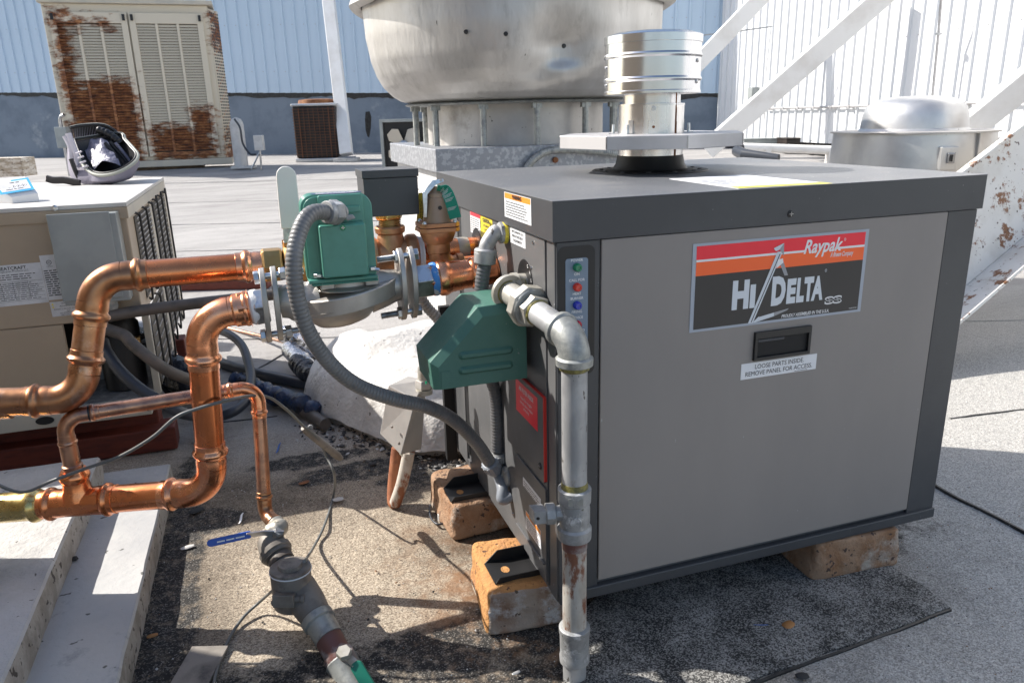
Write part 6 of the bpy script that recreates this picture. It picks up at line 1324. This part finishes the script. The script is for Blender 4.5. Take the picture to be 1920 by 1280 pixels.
# ================================================================ GREEN HOOD (actuator cover)
yh = .105; zhb = P(985, 706, y=yh).z
B1 = P(989, 707, y=yh); B2 = P(815, 734, y=yh); Lf = P(808, 683, y=yh); Ap = P(898, 578, y=yh); Tr = P(992, 572, y=yh)
dy_ = .0
for k in range(400):
    q = V3(Lf.x, yh+k*.001, Lf.z); d = q-CAM
    if 960+FPX*d.dot(rt)/d.dot(fw) <= 780: dy_ = k*.001; break
print('hood depth', dy_, B1, B2, Lf, Ap, Tr)
dy_ = max(.07, dy_)
Bx = min(B1.x, -.003); xl = Lf.x; za = Ap.z; zl_ = Lf.z; zb3 = (B1.z+B2.z)/2; ztop = za+.0
hd_t = thing('green_hood', 'dark green angular metal hood with two pressed ribs on the heater side', 'cover', V3(Bx-.1, yh+dy_/2, zb3))
sil = [V3(Bx, 0, zb3), V3(xl+.004, 0, zb3-.002), V3(xl, 0, zl_), V3(Ap.x, 0, za), V3(Bx, 0, za+.004)]
ins = [V3(Bx, 0, zb3+.000), V3(xl+.016, 0, zb3+.0), V3(xl+.013, 0, zl_-.008), V3(Ap.x+.006, 0, za-.016), V3(Bx, 0, za-.014)]
def at(pl, y_): return [V3(q.x, y_, q.z) for q in pl]
m = M(); F0 = at(ins, yh-.0); F1_ = at(sil, yh+.010); F2_ = at(sil, yh+dy_); F3_ = at(ins, yh+dy_+.008); n5 = 5
m.add(F0+F1_+F2_+F3_, [tuple(range(5))]+[(i*5+k, (i+1)*5+k, (i+1)*5+(k+1) % 5, i*5+(k+1) % 5) for i in range(3) for k in range(5)]+[tuple(15+k for k in range(5))[::-1]], 'hood_green', False)
hh = m.build('hood_shell', hd_t, bevel=.0012)
for (v0_, v1_) in ((672, 655), (700, 683)):
    a, b = P(860, v0_, y=yh-.001), P(962, v1_, y=yh-.001); zc = (a.z+b.z)/2+.002; m = M()
    pts = rr(a.x, b.x, zc-.0075, zc+.0075, .0072, yh-.0005, 6); pts2 = rr(a.x+.005, b.x-.005, zc-.0028, zc+.0028, .0026, yh-.0060, 6); N = len(pts)
    m.add(pts+pts2, [(k, N+k, N+(k+1) % N, (k+1) % N) for k in range(N)]+[tuple(N+k for k in range(N))], 'hood_green'); m.build('pressed_rib', hh, angle=80)
m = M(); m.box((xl+.017, yh-.0012, zb3+.001), (xl+.034, yh-.0002, zl_-.016), 'hood_green'); m.build('side_lap', hh, bevel=.0003)
m = M(); q = P(800, 717, y=yh+.02); m.lathe(q, (-X*.9-Y*.3).normalized(), [(0, .003), (.002, .0028)], 'lens_green', 10); m.build('hood_screw', hh)

# ================================================================ GAS PIPE
gy = .175; gp0 = P(985, 530, x=-.003); gp0 = V3(-.003, gp0.y, gp0.z); GR = .0208
print('gas port', gp0)
ge = thing('gas_pipe', 'galvanised gas pipe dropping in front of the heater corner, with union and shutoff cock', 'pipe', V3(.03, -.09, 0))
c1 = P(945, 556, y=gp0.y-.005); c1 = V3(c1.x, gp0.y-.004, gp0.z-.006)
yv = -.09; c2 = P(1077, 634, y=yv); dg = (c2-c1).normalized()
m = M(); m.tube(spline([gp0, gp0-X*.02, c1+X*.022, c1+X*.008-Y*.004, c1+dg*.018], 6), [.0175]*8+[.024]*17, 'fitting_pale', 24); m.lathe(c1+dg*.008, dg, [(0, .0285), (.004, .0315), (.012, .0315), (.0125, .0235)], 'fitting_pale', 28); m.lathe(c1+X*.016, X, [(0, .027), (.010, .027), (.012, .022)], 'fitting_pale', 24); m.build('street_elbow', ge)
m = M(); m.lathe(c1+dg*.018, dg, [(0, .0235), (.004, .0225)], 'dope', 24); m.lathe(c1+dg*.02, dg, [(0, .0205), (.05, .0205)], 'fitting_pale', 24); m.lathe(c1+X*.030, X, [(0, .0195), (.008, .0195)], 'dope', 20); m.build('nipple', ge)
qU = P(972, 577, y=.0); Lg = (c2-c1).length; uq = c1+dg*(Lg*.37)
m = M(); m.lathe(uq-dg*.022, dg, [(0, .022), (.004, .028), (.012, .030)], 'fitting_pale', 24); m.lathe(uq-dg*.010, dg, [(0, .034), (.003, .038), (.020, .038), (.023, .035)], 'fitting_pale', 8, False, R(10)); m.lathe(uq+dg*.013, dg, [(0, .034), (.003, .032), (.0031, .026)], 'galv_dull', 28); m.lathe(uq+dg*.016, dg, [(0, .0285), (.016, .028), (.018, .024)], 'fitting_pale', 6, False, R(12)); m.lathe(uq+dg*.034, dg, [(0, .0235), (.003, .0225), (.005, .021)], 'dope', 24); m.build('union', ge, bevel=.0008)
m = M(); pipe(m, uq+dg*.034, c2-dg*.03, GR, 'galv_pipe'); m.build('pipe', ge)
dd_ = V3(.0, -.0, -1); T = .034
m = M(); a = c2-dg*T; b = c2-Z*T; m.tube(arc(c2, a, b, 12), .0255, 'galv_dull', 28, cap=False); m.lathe(a-dg*.010, dg, [(0, .0255), (.001, .0285), (.010, .029), (.013, .026)], 'galv_dull', 28); m.lathe(b-Z*.010, Z, [(0, .026), (.001, .0295), (.012, .030), (.015, .026)], 'galv_dull', 28); m.lathe(b-Z*.018, Z, [(0, .022), (.002, .024), (.008, .0245)], 'dope', 24); m.build('elbow', ge)
zv1 = P(1080, 912, y=yv).z; zv2 = P(1076, 1008, y=yv).z; zc1_ = P(1075, 1172, y=yv).z; zc2_ = P(1075, 1240, y=yv).z
gxx = V3(c2.x, c2.y, 0)
m = M(); pipe(m, gxx+Z*(c2.z-.05), gxx+Z*zv1, GR, 'galv_pipe'); m.lathe(gxx+Z*(zv1-.002), Z, [(0, .023), (.012, .0215)], 'dope', 24); m.build('pipe', ge)
hv = zv1-zv2; m = M(); m.lathe(gxx+Z*zv2, Z, [(0, .025), (.002, .0285), (hv*.22, .029), (hv*.26, .025), (hv*.36, .026), (hv*.62, .026), (hv*.70, .024), (hv*.73, .0275), (hv*.98, .028), (hv, .025)], 'galv', 30); gv = m.build('shutoff_cock', ge)
m = M(); q = gxx+Z*(zv2+hv*.52); lx = (-Rh*.97+Fh*-.1).normalized(); m.lathe(q+lx*.018, lx, [(0, .016), (.008, .013), (.014, .013), (.016, .0185), (.030, .0185), (.032, .013)], 'galv', 8, False); m.box((.050, -.013, -.011), (.072, .013, .012), 'galv', (lx, Y, Z), q); m.lathe(q+lx*.062-Fh*.013, -Fh, [(0, .003), (.0006, .003)], 'black', 10); m.build('cock_stem', gv, bevel=.002)
m = M(); m.box((-.012, -.0272, hv*.78), (.012, -.0262, hv*.92), 'galv_dull', (Rh, Fh, Z), gxx+Z*zv2); m.text('0765', gxx+Z*(zv2+hv*.85)-Fh*.0295, Rh, Z, .010, 'galv_dull'); m.lathe(gxx+Z*(zv2+hv*.45)-Fh*.024, -Fh, [(0, .010), (.003, .009), (.0032, .006)], 'galv', 16); m.build('cast_mark', gv)
m = M(); m.lathe(gxx+Z*(zv2-.018), Z, [(0, .0215), (.018, .022)], 'maroon', 26); pipe(m, gxx+Z*(zv2-.018), gxx+Z*zc1_, GR, 'galv_rusty'); m.build('pipe', ge)
hc = zc1_-zc2_; m = M(); m.lathe(gxx+Z*zc2_, Z, [(0, .0225), (.004, .0265), (hc*.2, .027), (hc*.24, .0255), (hc*.8, .0262), (hc*.84, .0275), (hc*.97, .0275), (hc, .0235)], 'galv', 28); m.build('coupling', ge)
m = M(); pipe(m, gxx+Z*zc2_, gxx+Z*-.03, GR, 'galv_pipe'); m.build('pipe', ge)

# ================================================================ JUNCTION BOX ON RUSTY BENT PIPE
jf = P(745, 950, z=0)
jb = thing('pipe_box', 'dirty cast aluminium box on a rust-streaked bent white pipe beside the pavers', 'junction box', jf)
yj = .60
c8 = [P(728, 722, y=yj+.0), P(780, 748, y=yj-.06), P(800, 712, y=yj+.05), P(765, 705, y=yj+.10)]
bt = [P(712, 813, y=yj+.0), P(752, 853, y=yj-.06), P(790, 842, y=yj+.04), P(768, 805, y=yj+.10)]
m = M(); m.hexa(bt, c8, 'alu_dirty'); m.build('cast_box', jb, bevel=.002)
m = M(); q = P(795, 730, y=yj-.01); ad = (P(797, 705, y=yj-.01)-P(797, 760, y=yj-.01)).normalized(); m.lathe(q-ad*.01, ad, [(0, .021), (.012, .021), (.013, .018)], 'fitting_pale', 28); m.hexn(q+ad*.004, ad, .022, .022, 'alu_dirty', 0); m.lathe(q+ad*.026, ad, [(0, .016), (.03, .015)], 'fitting_pale', 20); m.build('top_connector', jb)
m = M(); sp = spline([P(767, 845, y=yj+.0), P(762, 870, y=yj+.01), P(754, 905, y=yj+.02), P(745, 932, y=yj+.035), P(741, 943, y=yj+.045)], 8); m.tube(sp, .0155, 'leg_paint', 22); m.build('white_leg', jb)
m = M(); sp = spline([P(742, 944, y=yj+.042), P(737, 938, y=yj+.055), P(738, 905, y=yj+.07), P(745, 840, y=yj+.08)], 8); m.tube(sp, .0155, 'leg_rust', 22); m.build('rusty_leg', jb)
m = M(); dd3 = (P(758, 862, y=yj+.02)-P(765, 838, y=yj+.01)).normalized(); m.lathe(P(765, 842, y=yj+.01), dd3, [(0, .0195), (.014, .0195), (.016, .016)], 'fitting_pale', 22); m.build('coupling', jb)
m = M(); m.lathe(P(735, 800, y=yj-.035), -Y, [(0, .003), (.002, .003)], 'steel', 8); m.build('box_screw', jb)

# ================================================================ WHITE SHEET-COVERED MOUND
mc = V3(.02, 1.18, 0); m = M(); Nr, Na = 22, 120; vs = []
outl = [(578, 740), (590, 700), (625, 650), (690, 625), (760, 616), (830, 625), (880, 680), (885, 760), (880, 845), (790, 855), (740, 842), (680, 815), (625, 790), (588, 775)]
# mound defined in plan around its centre with a skirt, then a soft dome
rim_px = [(590, 775), (612, 790), (650, 805), (700, 828), (745, 845), (800, 856), (860, 855), (930, 850)]
gpts = [P(u, v, z=.012) for u, v in rim_px]
yc = 1.16
front = resample(spline(gpts, 6), .03)
far_ = [V3(.26, .95, .01), V3(.34, 1.25, .01), V3(.30, 1.60, .01), V3(.08, 1.82, .01), V3(-.16, 1.84, .01), V3(-.32, 1.70, .01), V3(-.365, 1.52, .01)]
loop = samp(spline(gpts+far_+[gpts[0]], 8), Na); cc = sum(loop, V3(0, 0, 0))/Na; Hm = .20
for i in range(Nr+1):
    f = 1-i/Nr; hgt = Hm*(1-max(0, f)**3.6)**.62
    for k in range(Na):
        q = loop[k]; x_, y_ = cc.x+(q.x-cc.x)*f, cc.y+(q.y-cc.y)*f; zz = .030+hgt
        zz += .055*(noise.noise(V3(x_*4.5, y_*4.5, 1)))*min(1, i/6)+.020*(.3-abs(noise.noise(V3(x_*7, y_*7, 4))))*min(1, i/5)+.004*noise.noise(V3(x_*18, y_*18, 2))*min(1, i/4); ofs = .006*noise.noise(V3(x_*25, y_*25, 9))
        if i == 0: zz = .030+.012*noise.noise(V3(x_*20, y_*20, 3))
        vs.append(V3(x_+ofs, y_+ofs, zz))
m.add(vs, [(i*Na+k, i*Na+(k+1) % Na, (i+1)*Na+(k+1) % Na, (i+1)*Na+k) for i in range(Nr) for k in range(Na)], 'white_membrane')
wm = m.build('membrane_hood', None, label='white crumpled sheet metal hood over a roof opening behind the green hood', cat='roof hood', loc=V3(cc.x, cc.y, 0), angle=180, subsurf=1)
m = M(); lp2 = [cc+(q-cc)*.93 for q in loop]; m.add([V3(q.x, q.y, -.01) for q in lp2]+[V3(q.x, q.y, .06) for q in lp2], [(k, (k+1) % Na, Na+(k+1) % Na, Na+k) for k in range(Na)], 'concrete_side'); m.build('roof_curb', None, kind='structure')

# ================================================================ INSULATED LINES, HOSES, CABLES
def hose(name, lab, pts, r_, mt, cat='hose', wob=0, n=16, group=None, loc=None):
    m = M(); sp = spline(pts, 10); rr_ = [r_*(1+wob*noise.noise(q*60)) for q in sp]
    if wob: sp = [q+noise.noise_vector(q*25)*r_*wob*.5 for q in sp]
    m.tube(sp, rr_, mt, n); o = m.build(name, None, label=lab, cat=cat, group=group, loc=loc or V3(sp[0].x, sp[0].y, 0), angle=60); return o
def G(u, v, h=0):
    q = P(u, v, z=h); return q
hose('foil_insulated_pipe', 'crinkled foil-wrapped pipe, the upper of two next to the white hood', [G(535, 625, .13), G(560, 636, .12), G(590, 655, .10), G(612, 675, .07), G(640, 700, .05)], .038, 'foil', 'pipe', .35, 28)
hose('foil_insulated_pipe', 'crinkled foil-wrapped pipe, the lower of two next to the white hood', [G(542, 652, .09), G(560, 672, .08), G(578, 690, .07), G(600, 712, .05), G(625, 730, .03)], .034, 'foil', 'pipe', .35, 28)
hose('black_pipe_wrap', 'black wrapped pipe end joining the foil pipes at the white hood', [G(556, 678, .08), G(575, 694, .075), G(592, 706, .07), G(606, 716, .05)], .040, 'black_plastic', 'pipe', .4, 26)
hose('rubber_line', 'long black rubber covered line lying on the roof under the hoses', [G(395, 672, .03), G(430, 686, .03), G(480, 700, .03), G(540, 712, .03), G(600, 725, .03)], .022, 'rubber', 'pipe', .1)
hose('bare_line', 'thin copper-brown line running to the foil pipes', [G(392, 606, .05), G(440, 618, .05), G(490, 630, .06), G(530, 640, .08)], .008, 'copper_dark', 'pipe')
hose('blue_black_sleeve', 'navy and black crumpled plastic sleeve on a line between hose and white hood', [G(440, 712, .05), G(485, 728, .05), G(520, 742, .05), G(560, 755, .05), G(600, 770, .04)], .030, 'tape_navy', 'pipe', .5, 26)
hose('brown_sheathed_line', 'brown sheathed line just below the navy plastic sleeve', [G(510, 742, .03), G(550, 758, .03), G(580, 775, .03), G(610, 795, .03)], .020, 'rubber_brown', 'pipe', .1)
o = hose('plastic_wrapped_bundle', 'shiny black plastic wrapped bundle beneath the tan unit opening', [G(250, 640, .16), G(275, 668, .15), G(310, 690, .12), G(345, 715, .10), G(375, 725, .08)], .062, 'black_plastic', 'bundle', .45, 30)
hose('black_bag', 'black plastic scrap behind the left copper elbow', [G(415, 600, .06), G(440, 596, .05), G(470, 606, .05)], .05, 'black_plastic', 'plastic', .6, 24)
m = M(); q = G(468, 617, .03); m.prism([q+V3(-.05, 0, 0), q+V3(0, -.012, 0), q+V3(.05, 0, .004), q+V3(.01, .02, 0)], Z*.003, 'pink'); m.build('pink_scrap', None, label='pink scrap of plastic under the left pump flange', cat='plastic', loc=q)
# brown liquid tight hose from the switch box
cb_ = V3(e1.x-.05, UY-.03, e2.z-.02)
hose('brown_hose', 'brown-grey hose curving down from the grey switch box', [cb_, P(218, 590, y=UY-.04), P(237, 632, y=UY-.08), P(272, 665, y=UY-.12), P(310, 692, y=UY-.12), P(340, 706, y=UY-.1), P(370, 716, y=UY-.05)], .0165, 'rubber_brown', 'hose', 0, 20, loc=V3(cb_.x, cb_.y, 0))
hose('grey_hose', 'dark grey hose curving below the copper pipes from the tan unit', [P(193, 640, y=UY-.02), P(200, 660, y=UY-.05), P(225, 695, y=UY-.10), P(260, 727, y=UY-.14), P(300, 752, y=UY-.16), P(345, 775, y=UY-.17), G(400, 782, .05), G(440, 770, .05), G(465, 745, .06), G(470, 715, .08), G(468, 690, .10), G(455, 650, .14), G(430, 627, .16), G(395, 615, .15)], .0165, 'rubber', 'hose', 0, 20, loc=G(400, 782))
# long thin signal cable draped over the copper
cpts = [P(-20, 925, y=.44)+Z*.03, P(40, 922, y=.40), P(100, 900, y=.38), P(160, 878, y=.37), P(225, 855, y=.33), P(285, 820, y=.30), P(330, 782, y=.295), P(370, 766, y=.295), P(420, 752, y=.31), P(470, 742, y=.42), P(505, 745, y=.47), P(540, 770, y=.52), P(568, 798, y=.56), P(595, 822, y=.58), P(612, 855, y=.60), P(627, 890, y=.58), P(625, 930, z=.01), P(608, 985, z=.012), P(588, 1025, z=.02), P(571, 1052, y=.22)]
hose('signal_cable', 'thin grey cable draped across the copper pipes and down over the gravel', cpts, .0032, 'cable', 'cable', 0, 8)
hose('signal_cable', 'thin dark cable curling from the strainer to the bottom edge of the photo', [P(521, 1098, y=.22), P(490, 1125, z=.03), P(455, 1158, z=.01), P(428, 1200, z=.006), P(408, 1250, z=.006), P(398, 1300, z=.006)], .0032, 'cable', 'cable', 0, 8)
m = M(); q0, q1 = P(568, 802, y=.57), P(640, 860, y=.62); m.tube([q0, q0.lerp(q1, .1), q0.lerp(q1, .9), q1], [.006, .009, .010, .006], 'strainer', 14); m.lathe(P(582, 800, y=.58), -Y, [(0, .006), (.004, .006)], 'galv', 10); m.build('cable_clamp', None, label='weathered grey metal clamp on the thin cable beside the white hood', cat='clamp', loc=P(605, 860, z=0))
hose('wire_loop', 'small loop of black wire lying against the rear left paver', [G(815, 940, .01), G(806, 950, .012), G(808, 970, .01), G(820, 982, .01), G(834, 978, .01), G(836, 965, .015), G(826, 958, .02)], .0028, 'rubber', 'wire', 0, 8)
m = M(); q = G(827, 967, .012); m.lathe(q, Z, [(-.01, .009), (.006, .009), (.008, .005)], 'stone', 12); m.build('wire_nut', None, label='small pale cap inside the black wire loop', cat='cap', loc=q)
# debris
def scrap(name, lab, cat, u, v, mt, L, w_, h_, rot=0, bend=0):
    q = P(u, v, z=.004); m = M(); d = V3(cos(rot), sin(rot), 0); s_ = V3(-d.y, d.x, 0); pts = [q+d*(t*L)+s_*(bend*sin(t*3))+Z*(h_*.5+.002*noise.noise(V3(t*5, u, v))) for t in (-.5, -.3, 0, .3, .5)]
    m.tube(spline(pts, 4), [w_*(.5+.5*sin(pi*(i+1)/18)) for i in range(17)], mt, 7, prof=lambda a: .5+.5*abs(sin(a)))
    for k_ in m.v: k_.z = q.z+(k_.z-q.z)*.4+.001
    m.build(name, None, label=lab, cat=cat, loc=q, angle=80)
scrap('blue_wire_scrap', 'twisted blue wire scrap left of the rusty bent pipe', 'wire', 522, 840, 'blue_bit', .075, .0028, .004, 1.2, .006)
scrap('blue_wire_scrap', 'blue wire scrap on the dark patch in front of the heater', 'wire', 1442, 1172, 'blue_bit', .06, .0018, .003, -.5, .004)
scrap('blue_wire_scrap', 'blue scrap at the foot of the shadowed gravel right of the gas pipe', 'wire', 1218, 1200, 'blue_bit', .02, .002, .003, .9)
scrap('dry_leaf', 'small orange-brown leaf on the dark patch', 'leaf', 1478, 1172, 'leaf', .026, .011, .006, .3)
scrap('plastic_chip', 'curved white plastic shaving on the gravel near the blue handle', 'plastic', 452, 972, 'white', .05, .003, .004, 1.0, .01)
scrap('white_pebble', 'chalky white pebble beside the thin cable', 'pebble', 634, 937, 'stone', .026, .010, .008, .2)
scrap('bark_chip', 'flat brown chip on the shaded roof above the white pebble', 'chip', 570, 905, 'rust', .03, .008, .004, .4)
scrap('grey_chip', 'pale flat chip in the dark strip near the blue handle', 'chip', 352, 1026, 'stone', .03, .008, .003, .2)
scrap('dark_lump', 'black lump of tar below the big copper elbow', 'lump', 368, 958, 'dark_debris', .035, .013, .012, .6)
scrap('rust_chip', 'small reddish chip in the dark strip beside the slab', 'chip', 286, 1192, 'leaf', .02, .006, .004, .1)
scrap('screw_bit', 'small grey bolt lying near the foot of the gas pipe', 'bolt', 968, 1262, 'galv', .016, .004, .006, .2)
scrap('wire_scrap', 'thin pale wire loop in the sunlit gravel right of the gas pipe', 'wire', 1150, 1235, 'cable', .10, .0009, .003, .2, .02)
for (u, v, lab) in ((1180, 1070, 'dark tar crumb under the heater front edge'), (640, 800, 'tar lump at the foot of the white hood'), (700, 870, 'black tar flake before the white hood'), (1504, 1268, 'small black stone near the bottom edge on the right')):
    scrap('tar_crumb', lab, 'lump', u, v, 'dark_debris', .022, .009, .009, random.random()*3)
m = M(); rd = random.Random(3)
for i in range(420):
    f_ = rd.random(); a = P(590, 800, z=0).lerp(P(900, 890, z=0), f_); a = a+V3(rd.gauss(0, .05), rd.gauss(0, .035), 0); s_ = rd.uniform(.003, .011)*(1.6 if rd.random() < .1 else 1); th = rd.random()*6
    e1_, e2_ = V3(cos(th), sin(th), rd.uniform(-.3, .3))*s_, V3(-sin(th), cos(th), rd.uniform(-.3, .3))*s_*rd.uniform(.3, .9); q = V3(a.x, a.y, gz(a.x, a.y)+s_*.35)
    vv = [q+e1_, q+e2_, q-e1_, q-e2_*.7, q+Z*s_*.35, q-Z*s_*.4]; m.add(vv, [(0, 1, 4), (1, 2, 4), (2, 3, 4), (3, 0, 4), (1, 0, 5), (2, 1, 5), (3, 2, 5), (0, 3, 5)], rd.choice(('dark_debris', 'dark_debris', 'tar', 'wood', 'stone', 'rubber_brown')), False)
m.build('roof_litter', kind='stuff', label='loose tar flakes and dirt heaped along the foot of the white hood', cat='debris')
m = M(); q = P(93, 1118, z=.075); m.lathe(q, (Z+X*.3-Y*.5).normalized(), [(0, .007), (.004, .009), (.012, .009), (.013, .005)], 'brass_bright', 12); m.lathe(q-Z*.004, (X+Z*.2).normalized(), [(0, .004), (.014, .004)], 'brass', 8); m.build('brass_screw', None, label='small brass fitting lying in the joint between the two slabs', cat='fitting', loc=q)
m = M(); q = P(378, 1245, z=.004); m.box((-.035, -.16, 0), (.035, .045, .006), 'strainer', (Rh, Fh, Z), q); m.build('flat_shingle', None, bevel=.001, label='small grey shingle piece at the bottom edge left of the thin cable', cat='shingle', loc=q)
for u, v in ((128, 1047), (140, 1048)):
    m = M(); q = P(u, v, z=.073); m.lathe(q, Z, [(0, .008), (.005, .006), (.007, .002)], 'dark_debris', 7); m.build('tar_crumb', None, label='black crumb on the grey slab, %s of a pair' % ('left' if u < 135 else 'right'), cat='lump', loc=q)

# ================================================================ TALL UNIT LEFT OF THE VIEW (casts the foreground shade)
s0 = P(0, 1042, z=.14); hd_ = V3(sd.x, sd.y, 0).normalized(); k_ = (-1.75-s0.x)/hd_.x; cyn = s0.y+hd_.y*k_
print('offscreen', s0, cyn)
ou = thing('large_roof_unit', 'large tan rooftop unit standing out of view to the left', 'air conditioner', V3(-2.4, cyn-1.2, 0))
m = M(); m.box((-3.2, cyn-2.4, .12), (-1.75, cyn, 2.1), 'cream_tan'); m.build('cabinet', ou, bevel=.01)
m = M(); m.box((-3.23, cyn-2.43, 2.1), (-1.72, cyn+.02, 2.15), 'tan_top'); m.build('top_lid', ou, bevel=.006)
m = M(); m.box((-3.1, cyn-2.3, 0), (-1.85, cyn-.1, .12), 'galv_sheet'); m.build('base_rail', ou)
for i in range(10):
    m = M(); m.box((-1.749, cyn-2.2, .5+i*.13), (-1.735, cyn-.3, .56+i*.13), 'cream_tan'); m.build('louver', ou)
